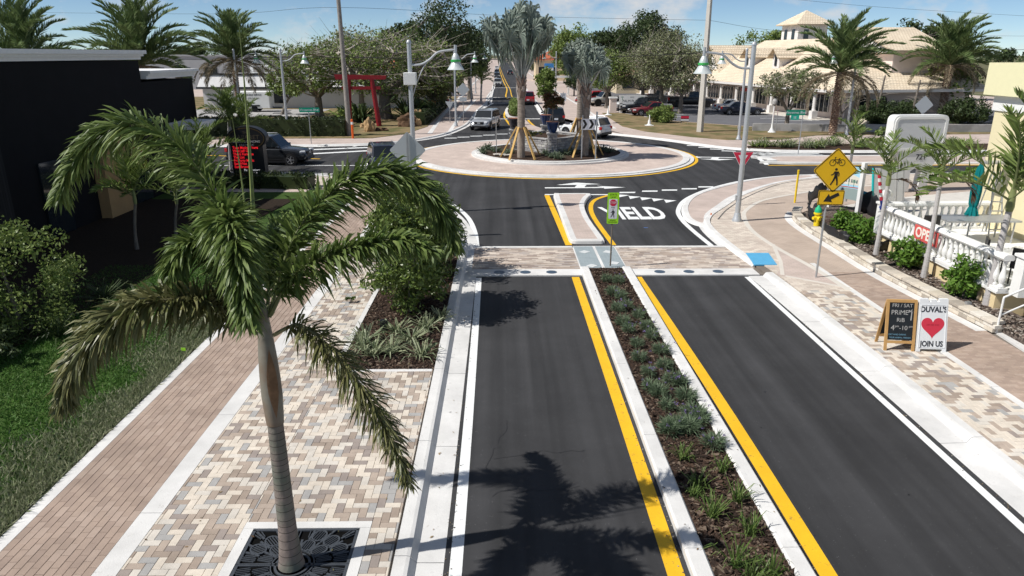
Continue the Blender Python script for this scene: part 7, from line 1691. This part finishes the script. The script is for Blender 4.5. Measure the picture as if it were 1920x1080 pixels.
dv = thing('a_frame_sign', 'white A-frame sign with red heart reading DUVAL\'S JOIN US', 'sign board', (9.66, 15.05, ZP), R(-4)); M_pl = mat('white_plastic', (.78, .79, .79), .4, .4); hh, spd = 1.2, .27; ang = math.atan2(spd, hh)
for s, nm in ((-1, 'front_panel'), (1, 'rear_panel')):
    M = Matrix.Translation((0, s * spd, 0)) @ Matrix.Rotation(s * ang, 4, 'X') @ UP
    P = [(-.33, 0), (-.24, 0), (-.24, .06), (.24, .06), (.24, 0), (.33, 0), (.31, hh), (.12, hh), (.12, hh - .07), (.06, hh - .07), (.06, hh - .02), (-.06, hh - .02), (-.06, hh - .07), (-.12, hh - .07), (-.12, hh), (-.31, hh)]
    b = MB(); b.T = M; b.prism(P, -.022, .022); pn = b.build(nm, M_pl, dv)
    b = MB(); b.T = M; b.sweep([(-.29, .1), (.29, .1), (.275, 1.06), (-.275, 1.06)], [(.008, .022), (.008, .03), (-.008, .03), (-.008, .022)], closed=True); b.build('rim', M_pl, pn)
MD = Matrix.Translation((0, -spd, 0)) @ Matrix.Rotation(-ang, 4, 'X') @ UP
M_dt = mat('sign_charcoal', (.035, .04, .05), .5)
text('DUVAL\'S', .175, M_dt, dv, MD @ Matrix.Translation((.0, .955, .024)), depth=.001, sx=.86, bold=.006); text('JOIN US', .175, M_dt, dv, MD @ Matrix.Translation((0, .175, .024)), depth=.001, sx=.80, bold=.006)
hp = []
for a in np.linspace(0, 2 * PI, 49)[:-1]: hp.append((.0157 * 16 * math.sin(a) ** 3, .0165 * (13 * math.cos(a) - 5 * math.cos(2 * a) - 2 * math.cos(3 * a) - math.cos(4 * a))))
flat('red_heart', mat('heart_red', (.62, .04, .07), .5), dv, MD @ Matrix.Translation((0, .575, 0)), [hp], .022, .025); text('239 542 4123', .05, mat('heart_dark', (.25, .01, .02), .6), dv, MD @ Matrix.Translation((0, .61, .0255)), depth=.0006)

# ------------------------------------------------------------ black cabaret sign
cs_ = thing('cabaret_sign', 'black sign with oval head and red lettered message board', 'sign', (-13.35, 38.2, .1), R(4))
MB().box((0, 0, 1.05), (1.65, .7, 1.9)).build('message_cabinet', M_black, cs_); b = MB(); b.prism([(1.0 * math.cos(a) , .62 * math.sin(a)) for a in np.linspace(0, 2 * PI, 33)[:-1]], -.35, .35, Matrix.Translation((.02, 0, 2.25)) @ UP); b.build('oval_head', M_black, cs_)
D = frame(.02, -.352, 2.25); b = MB(); b.T = D; b.sweep([(.9 * math.cos(a), .53 * math.sin(a)) for a in np.linspace(0, 2 * PI, 33)[:-1]], [(.008, 0), (.008, .006), (-.008, .006), (-.008, 0)], closed=True); b.build('gold_line', mat('dull_gold', (.2, .13, .04), .5), cs_)
M_dim = mat('dull_lettering', (.12, .10, .07), .6); M_lt = mat('white_lettering', (.6, .6, .58), .6)
text('THE', .16, M_dim, cs_, D @ Matrix.Translation((0, .30, .004))); text('CABARET', .30, M_dim, cs_, D @ Matrix.Translation((0, .06, .004)), sx=1.05); text('DINING & DANCING', .16, M_lt, cs_, D @ Matrix.Translation((0, -.16, .004)), sx=.92); text('LIVE MUSIC', .15, M_lt, cs_, D @ Matrix.Translation((0, -.34, .004)))
M_led = mat('red_led', (.9, .02, .03), .5, emit=.6); M_ledw = mat('white_led', (.8, .8, .8), .5, emit=.6)
D = frame(-.72, -.352, 1.78)
for i, s in enumerate(('Tues Matinee here', 'Wed Jeff G', 'Thurs Karaoke', 'The List', 'Fri Party Music', 'Sat What', 'Sun Brunch')): text(s, .185, M_led, cs_, D @ Matrix.Translation((0, -.165 * i, .004)), align='LEFT', depth=.003, sx=.92, bold=.006)
text('Reservations', .16, M_ledw, cs_, frame(.16, -.352, .62), depth=.003); text('239-945-8800', .16, M_ledw, cs_, frame(.2, -.352, .44), depth=.003)
MB().box((0, 0, .06), (1.9, .9, .12)).build('plinth', M_greyconc, cs_)

# ------------------------------------------------------------ roundabout island walls, urns and trees
M_blk = mat('grey_wall_block', (.33, .32, .31), .95, .15, island=[(.45, .44, .42), (.32, .31, .31), (.52, .51, .48), (.38, .37, .37)], var=.2, vscale=8, bump=.4, bscale=18)
iw = thing('island_wall', 'grey block planter walls with square pillars on the roundabout island', 'wall', (rb[0], rb[1], .3)); g = random.Random(12)
PIL = [((3.2, 46.6), 1.35), ((.8, 48.8), 1.35), ((5.75, 49.3), 1.3), ((3.1, 52.6), 1.3)]
def blocks(b, x, y, ux, uy, L, h, t_, bw=.3, bh=.16):
    n = int(round(h / bh))
    for r_ in range(n):
        d = -(.15 if r_ % 2 else 0)
        while d < L - .02:
            a, e_ = max(d, 0), min(d + bw, L)
            if e_ - a > .04: m = (a + e_) / 2; b.box((x + ux * m, y + uy * m, (r_ + .5) * h / n), (e_ - a - .022, t_ + g.uniform(-.03, .03), h / n - .02), math.atan2(uy, ux))
            d += bw
for (x, y), h in PIL:
    x, y = x - rb[0], y - rb[1]; b = MB()
    blocks(b, x - .3, y, 1, 0, .6, h, .6); stuff(b.build('pillar_blocks', M_blk, iw)); MB().box((x, y, h + .04), (.72, .72, .09)).build('pillar_cap', M_greyconc, iw)
for i, j in ((0, 1), (0, 2), (1, 3), (2, 3)):
    a = Vector((PIL[i][0][0] - rb[0], PIL[i][0][1] - rb[1])); c = Vector((PIL[j][0][0] - rb[0], PIL[j][0][1] - rb[1])); d = c - a; L = d.length - .7; u = d.normalized(); s = a + u * .35; b = MB(); blocks(b, s.x, s.y, u.x, u.y, L, .96, .26); stuff(b.build('wall_blocks', M_blk, iw)); m = (a + c) / 2; MB().box((m.x, m.y, 1.0), (L, .36, .07), math.atan2(u.y, u.x)).build('coping', M_greyconc, iw)
MB().prism([(PIL[k][0][0] - rb[0], PIL[k][0][1] - rb[1]) for k in (0, 2, 3, 1)], .1, .86).build('soil', M_mulch, iw)
def urn(label, xy, z, m, s=1.0):
    t = thing('urn', label, 'planter', (xy[0], xy[1], z)); b = MB(); b.lathe([(.2 * s, 0), (.24 * s, .04), (.34 * s, .3 * s), (.42 * s, .62 * s), (.45 * s, .66 * s), (.45 * s, .72 * s), (.39 * s, .72 * s), (.37 * s, .6 * s), (0, .6 * s)], 20); b.build('pot', m, t, smooth=True); MB().lathe([(.445 * s, .715 * s), (.455 * s, .735 * s), (.38 * s, .735 * s)], 20).build('rim', mat('rust_rim', (.3, .12, .06), .6), t); MB().lathe([(0, .63 * s), (.36 * s, .61 * s)], 12).build('soil', M_mulch, t)
M_ub = mat('blue_glaze', (.012, .035, .11), .2, .6, var=.3, vscale=3); M_ud = mat('dark_glaze', (.018, .018, .03), .25, .6)
urn('blue glazed urn on the front pillar of the island', PIL[0][0], 1.74, M_ub, .95); urn('dark glazed urn on the left pillar beside the tallest palm', PIL[1][0], 1.74, M_ud); urn('blue glazed urn on the back pillar of the island', PIL[3][0], 1.69, M_ub, .95)
tree('small reddish bushy tree growing from the front blue urn', PIL[0][0], 2.15, .85, .8, .62, .9, .035, L_redleaf, 44, 80, .065, 51, z=2.4, fork=3, cz=1.35, hollow=.2, cat='potted tree')
tree('tall narrow green tree growing from the back blue urn', (PIL[3][0][0] - .0, PIL[3][0][1]), 3.7, .85, .85, 1.3, 1.0, .045, L_ficus, 60, 90, .075, 52, z=2.3, fork=3, cz=2.3, hollow=.2, cat='potted tree')
bush('low pale green plants behind the left wall of the island', (1.9, 48.9), .8, .4, .22, L_olive, 22, 40, .06, 552, z=1.2)
t = thing('wall_uplight', 'small dark uplight fixed low on the left island wall', 'light', (2.6, 47.25, .9)); MB().box((0, 0, 0), (.16, .14, .26)).build('housing', M_black, t)
q = at(933, 290, .35); t = thing('stepping_slab', 'pale slabs lying on the island mulch at the left', 'slab', (q.x, q.y, .38)); 
for k in range(3): MB().box((k * .33, -k * .16, 0), (.5, .4, .05), .3).build('slab', M_conc2, t)
# small things
q = at(720, 620, .1); t = thing('garden_uplight', 'small black box light on the mulch of the left planter', 'light', (q.x, q.y, .1)); MB().box((0, 0, .12), (.16, .12, .24)).build('housing', M_black, t); MB().box((0, .03, .25), (.17, .16, .03)).build('hood', M_black, t)
q = at(341, 665, .1); t = thing('marking_flag', 'tiny lime green marking flag at the lawn edge', 'flag', (q.x, q.y, .1)); MB().tube([(0, 0, 0), (0, 0, .16)], .004, 4).build('wire', M_galv, t); MB().box((.05, 0, .13), (.10, .008, .07)).build('flag', mat('flag_lime', (.4, .8, .05), .6), t)
q = at(1333, 404, .1); t = thing('orange_tag', 'tiny orange flag in the gutter of the right corner', 'flag', (q.x, q.y, .1)); MB().box((0, 0, .06), (.05, .02, .1)).build('flag', mat('flag_orange', (.8, .2, .03), .6), t)
q = at(1786, 560, .3); t = thing('junction_box', 'small grey junction box on the mulch below the largest shrub', 'box', (11.95, 17.2, .3)); MB().box((0, 0, .08), (.12, .1, .16)).build('housing', M_galv, t)
q = at(1211, 427); struct(MB().box((q.x, q.y, .0035), (.16, .05, .003)).build('blue_reflector', mat('reflector_blue', (.05, .2, .6), .4)))
q = at(1400, 455, .1)
# ------------------------------------------------------------ vehicles
def paint(name, c, metal=.0, rough=.3): return mat('car_' + name, c, rough, .5, metal=metal, coat=.8)
def loft(b, sts, ring):
    """skin a row of cross-sections; ring(station) -> points from left sill over the top to right sill"""
    rows = [ring(s) for s in sts]; n = len(rows[0]); vs = [p for r in rows for p in r]; fs = []
    for i in range(len(rows) - 1):
        for j in range(n - 1): fs.append((i * n + j, i * n + j + 1, (i + 1) * n + j + 1, (i + 1) * n + j))
        fs.append((i * n + n - 1, i * n, (i + 1) * n, (i + 1) * n + n - 1))
    fs += [tuple(range(n)), tuple(range((len(rows) - 1) * n, len(rows) * n))[::-1]]
    b._add(vs, fs)
def car(name, label, loc, heading, col, kind='suv', L=4.6, W=1.84, H=1.68, z=.0, plate=True, cat='car', group=None, details=True):
    """heading = direction the nose points (0 = +X). Body, glasshouse, wheels, lights and trim as separate parts"""
    t = thing(name, label, cat, (loc[0], loc[1], z), heading, group)
    hw = W / 2; gc = .20; wr = .36 if kind != 'sedan' else .33
    if kind == 'truck': wr = .42; gc = .32
    belt = H * .60 if kind == 'suv' else H * .63 if kind == 'sedan' else H * .60
    x0, x1 = -L / 2, L / 2; fx, rx = x1 - L * .185, x0 + L * .19
    hood = belt - .03 if kind != 'sedan' else belt - .08
    cowl = x1 - L * (.29 if kind == 'suv' else .33 if kind == 'sedan' else .27)
    deck = {'suv': x0 + .08, 'sedan': x0 + L * .17, 'truck': x0 + L * .42}[kind]
    # lower body stations: x, half width, bottom, shoulder height, top-centre height
    st = [(x0, hw * .80, gc + .22, belt - .28, belt - .22), (x0 + .06, hw * .92, gc + .12, belt - .10, belt - .06), (x0 + .28, hw * .985, gc + .05, belt - .02, belt), (rx, hw, gc, belt - .01, belt), (0, hw * .985, gc, belt - .03, belt), (cowl, hw, gc, belt - .05, belt - .01), (fx, hw, gc + .02, hood - .09, hood - .01), (x1 - .3, hw * .96, gc + .06, hood - .16, hood - .08), (x1 - .08, hw * .86, gc + .08, hood - .30, hood - .22), (x1, hw * .70, gc + .2, hood - .42, hood - .36)]
    def ring(s):
        x, w, zb, zs, zt = s; m = (zb + zs) / 2
        L_ = [(x, -w * .93, zb), (x, -w * .985, zb + (zs - zb) * .28), (x, -w, m + .08), (x, -w * .965, zs - .02), (x, -w * .86, zs + (zt - zs) * .5), (x, -w * .45, zt), (x, 0, zt + .012)]
        return L_ + [(p[0], -p[1], p[2]) for p in L_[-2::-1]]
    b = MB(); loft(b, st, ring); body = b.build('body', col, t, smooth=True)
    md = body.modifiers.new('sub', 'SUBSURF'); md.levels = 1; md.render_levels = 1
    # glasshouse
    rt = {'suv': .80, 'sedan': .76, 'truck': .82}[kind] * hw; rb_ = hw * .955
    ra, rbk = {'suv': (cowl - L * .13, x0 + L * .10), 'sedan': (cowl - L * .17, deck + L * .15), 'truck': (cowl - L * .12, deck + L * .035)}[kind]
    zt = H - .03; zb = belt - .07
    cab = [(deck, rb_, zb), (rbk, rt, zt), (ra, rt, zt), (cowl + .03, rb_ * .97, zb)]
    b = MB(); vs = []
    for x, w, zz in cab: vs += [(x, -w, zz), (x, w, zz)]
    xm = (rbk + ra) / 2; vs += [(xm, -rt * .99, H), (xm, rt * .99, H), (rbk + .12, 0, zt + .03), (xm, 0, H + .025), (ra - .1, 0, zt + .025)]
    fs = [(0, 2, 3, 1), (4, 6, 7, 5), (0, 6, 4, 8, 2), (1, 3, 9, 5, 7), (0, 1, 7, 6), (2, 8, 11, 10), (2, 10, 3), (3, 10, 11, 9), (8, 4, 12, 11), (9, 11, 12, 5), (4, 5, 12)]
    b._add(vs, fs); cb_ = b.build('cabin', col, t, bevel=.035, smooth=False)
    def pane(name, q, off, inset=.06):
        Q = [Vector(p) for p in q]; c = sum(Q, Vector()) / len(Q); n = (Q[1] - Q[0]).cross(Q[2] - Q[0]).normalized()
        if n.dot(c - Vector((xm, 0, (zb + zt) / 2))) < 0: n = -n
        I = [p + (c - p).normalized() * inset + n * off for p in Q]; O = [p - n * .012 for p in I]; k = len(Q)
        return MB()._add(I + O, [tuple(range(k)), tuple(range(k, 2 * k))[::-1]] + [(i, (i + 1) % k, k + (i + 1) % k, k + i) for i in range(k)]).build(name, M_carglass, cb_)
    lerp = lambda p, q, f: tuple(p[i] + (q[i] - p[i]) * f for i in range(3))
    F0, F1, F2, F3 = (cab[3][0], -cab[3][1], belt), (cab[3][0], cab[3][1], belt), (cab[2][0], rt, zt), (cab[2][0], -rt, zt)
    F0 = lerp((cab[3][0], -cab[3][1], zb), (cab[2][0], -rt, zt), .12); F1 = (F0[0], -F0[1], F0[2]); pane('windscreen', [F0, F1, F2, F3], .012, .07)
    B0 = lerp((cab[0][0], -rb_, zb), (rbk, -rt, zt), .16); B1 = (B0[0], -B0[1], B0[2]); pane('rear_window', [B0, B1, (rbk, rt, zt), (rbk, -rt, zt)], .012, .09)
    for s in (-1, 1):
        lo = lambda x: (x, s * rb_ * (1 - .02) - s * 0, zb + .09); hi = lambda x: (x, s * rt * 1.0, zt - .02)
        def sidept(x, f): 
            xa = cab[0][0] + (rbk - cab[0][0]) * f; xb = cab[3][0] + (ra - cab[3][0]) * f; x = min(max(x, xa + .07), xb - .07); return (x, s * (rb_ + (rt - rb_) * f), zb + (zt - zb) * f)
        xs = [cab[0][0] - .3, rbk + (ra - rbk) * .18, (rbk + ra) / 2 + .12, cab[3][0] + .3] if kind == 'suv' else [cab[0][0] - .3, (rbk + ra) / 2 - .05, cab[3][0] + .3]
        for a, c in zip(xs, xs[1:]): pane('side_window', [sidept(a, .16), sidept(c, .16), sidept(c, .90), sidept(a, .90)], .010, .035)
        MB().box((cowl - .18, s * (hw + .08), belt + .04), (.14, .2, .15)).build('mirror', col, t, bevel=.03)
        if details:
            for xd in (cowl - L * .17, cowl - L * .34): MB().box((xd - .3, s * (hw * .992), belt - .16), (.2, .03, .035)).build('door_handle', M_rim if kind != 'truck' else M_black, t)
            MB().box(((fx + rx) / 2, s * hw * .965, gc + .045), (fx - rx - 2 * wr - .08, .07, .11)).build('sill', M_black, t)
            if kind == 'suv': MB().tube([(ra - .1, s * rt * .86, H + .03), (xm, s * rt * .86, H + .06), (rbk + .15, s * rt * .86, H + .04)], .018, 6).build('roof_rail', M_rim, t)
        for xw, nm in ((fx, 'wheel'), (rx, 'wheel')):
            Mx = Matrix.Translation((xw, s * (hw - .10), wr)) @ Matrix.Rotation(-s * PI / 2, 4, 'X')
            MB().lathe([(0, .02), (wr * 1.17, .02), (wr * 1.17, .104), (wr * 1.05, .107), (0, .107)], 22, M=Matrix.Translation((xw, s * (hw - .10), wr + .02)) @ Matrix.Rotation(-s * PI / 2, 4, 'X')).build('wheel_arch', M_black, t)
            wh = MB().lathe([(wr * .62, -.11), (wr * .95, -.10), (wr, -.05), (wr, .07), (wr * .95, .115), (wr * .66, .122), (wr * .62, .05), (0, .045)], 24, M=Mx).build('wheel', M_tyre, t, smooth=True)
            b = MB(); b.lathe([(0, .112), (wr * .16, .108), (wr * .18, .06)], 14, M=Mx); b.lathe([(wr * .58, .06), (wr * .66, .124), (wr * .68, .124)], 20, M=Mx, cap=False)
            for k in range(5): a = 2 * PI * k / 5; b.T = Mx; b.box((wr * .38 * math.cos(a), wr * .38 * math.sin(a), .095), (wr * .5, wr * .12, .03), a); b.T = None
            b.build('rim', M_rim if kind != 'truck' else M_black, wh)
        # lights
        MB().box((x1 - .20, s * hw * .74, hood - .22), (.34, hw * .34, .13), -s * .35).build('headlight', mat('headlamp', (.75, .77, .8), .08, .7), t, bevel=.03)
        MB().box((x0 + .10, s * hw * .82, belt - .16), (.22, hw * .24, .24 if kind != 'truck' else .36), s * .25).build('tail_light', mat('tail_lamp', (.40, .01, .012), .15, .6), t, bevel=.03)
    MB().box((x1 - .045, 0, hood - .30), (.14, hw * .95, .20)).build('grille', M_black, t, bevel=.02)
    MB().box((x1 + .025, 0, hood - .30), (.02, hw * .30, .15)).build('grille_badge_bar', M_rim, t)
    MB().box((x1 - .05, 0, gc + .19), (.26, hw * 1.35, .16)).build('front_bumper', M_black, t, bevel=.04)
    MB().box((x0 + .06, 0, gc + .20), (.26, hw * 1.62, .22)).build('rear_bumper', M_black if kind == 'suv' else col, t, bevel=.05)
    if plate: MB().box((x0 - .0, 0, belt - .36), (.05, .36, .17)).build('number_plate', M_sw, t)
    if kind == 'truck':
        MB().box((x0 + L * .21, 0, belt - .05), (L * .38, W * .80, .06)).build('truck_bed', M_black, t)
        for s in (-1, 1): MB().box((x0 + L * .22, s * hw * .9, belt + .02), (L * .40, .08, .1)).build('bed_rail', col, t)
    return t
P_dark = paint('dark_grey', (.022, .025, .03), .4); P_silver = paint('silver', (.50, .52, .54), .5); P_white = paint('white', (.74, .75, .75)); P_red = paint('red', (.32, .012, .015)); P_maroon = paint('maroon', (.16, .012, .02)); P_black = paint('black', (.010, .010, .012)); P_navy = paint('navy', (.012, .016, .035)); P_bred = paint('bright_red', (.50, .015, .025)); P_pale = paint('pale_silver', (.48, .47, .44), .3)
q = at(545, 312); car('grey_suv', 'dark grey SUV heading toward the roundabout behind the black sign', (-14.5, 45.3), R(-4), P_dark, 'suv', 5.0, 1.95, 1.78)
c_ = at(735, 290); car('dark_car', 'dark blue car whose roof shows left of the diamond sign back', (-6.9, 42.4), R(-74), P_navy, 'suv', 4.5, 1.8, 1.5)
car('silver_suv', 'silver SUV coming toward the viewer at the far left entry', (-1.55, 67.3), R(-104), P_silver, 'suv', 4.65, 1.84, 1.70)
car('white_suv', 'white compact SUV leaving the roundabout behind the chevron sign', (6.85, 60.4), R(139), P_white, 'suv', 4.25, 1.78, 1.66)
car('red_suv', 'red SUV seen from behind driving up the far road', (3.45, 101.5), R(90), P_red, 'suv', 4.7, 1.9, 1.75)
car('dark_suv', 'dark car half hidden behind the island urns at the far exit', (5.0, 72.5), R(94), P_dark, 'suv', 4.6, 1.85, 1.6)
for x, y, hd, p_, kd, lab in ((-1.0, 160, -90, P_pale, 'suv', 'pale car waiting on the far road left of the centre line'), (-1.5, 215, -90, P_dark, 'suv', 'dark car second in the far oncoming row'), (-1.9, 262, -90, P_black, 'sedan', 'black car third in the far oncoming row'), (-2.4, 330, -90, P_white, 'suv', 'white car farthest in the oncoming row'), (2.6, 250, 90, P_dark, 'suv', 'dark car driving away on the far road')):
    car('far_car', lab, (x, y), R(hd), p_, kd, 4.5, 1.8, 1.6 if kd == 'suv' else 1.45, details=False)
# parked cars on the right
car('navy_sedan', 'navy blue sedan parked before the arcade', (26.6, 81.4), R(-6), P_navy, 'sedan', 4.85, 1.85, 1.46, .14)
car('white_sedan', 'white car mostly hidden behind the navy sedan', (26.9, 85.4), R(-6), P_white, 'sedan', 4.6, 1.8, 1.45, .14)
car('black_pickup', 'big black pickup truck parked left of the navy sedan', (24.0, 93.5), R(-8), P_black, 'truck', 5.9, 2.0, 1.98, .14, cat='pickup')
jp = car('black_jeep', 'black open jeep parked behind the black pickup', (21.6, 101.5), R(-30), P_black, 'truck', 4.0, 1.85, 1.85, .14, cat='jeep')
car('red_parked_suv', 'bright red SUV parked under the oak, left of the grey pickup', (12.2, 99.5), R(200), P_bred, 'suv', 4.6, 1.86, 1.7, .14)
car('grey_pickup', 'pale grey pickup parked right of the bright red SUV', (13.6, 96.2), R(195), P_pale, 'truck', 4.9, 1.9, 1.8, .14, cat='pickup')
car('white_parked_suv', 'white SUV parked under the PALM PLAZA board', (15.3, 88.2), R(193), P_white, 'suv', 4.7, 1.86, 1.7, .14)
car('dark_parked_suv', 'dark SUV parked between the white SUV and the maroon car', (15.8, 84.6), R(193), P_dark, 'suv', 4.8, 1.88, 1.72, .14)
car('maroon_sedan', 'maroon car parked nearest the round green bush', (16.3, 80.8), R(193), P_maroon, 'sedan', 4.7, 1.83, 1.45, .14)
car('white_left_car', 'white car on the far left lot behind the yellowish trees', (-9.4, 104), R(80), P_white, 'suv', 4.5, 1.8, 1.6, .13)
car('red_left_car', 'red car on the left lot behind the clipped hedge', (-9.0, 96.5), R(15), P_red, 'suv', 4.6, 1.8, 1.6, .13)
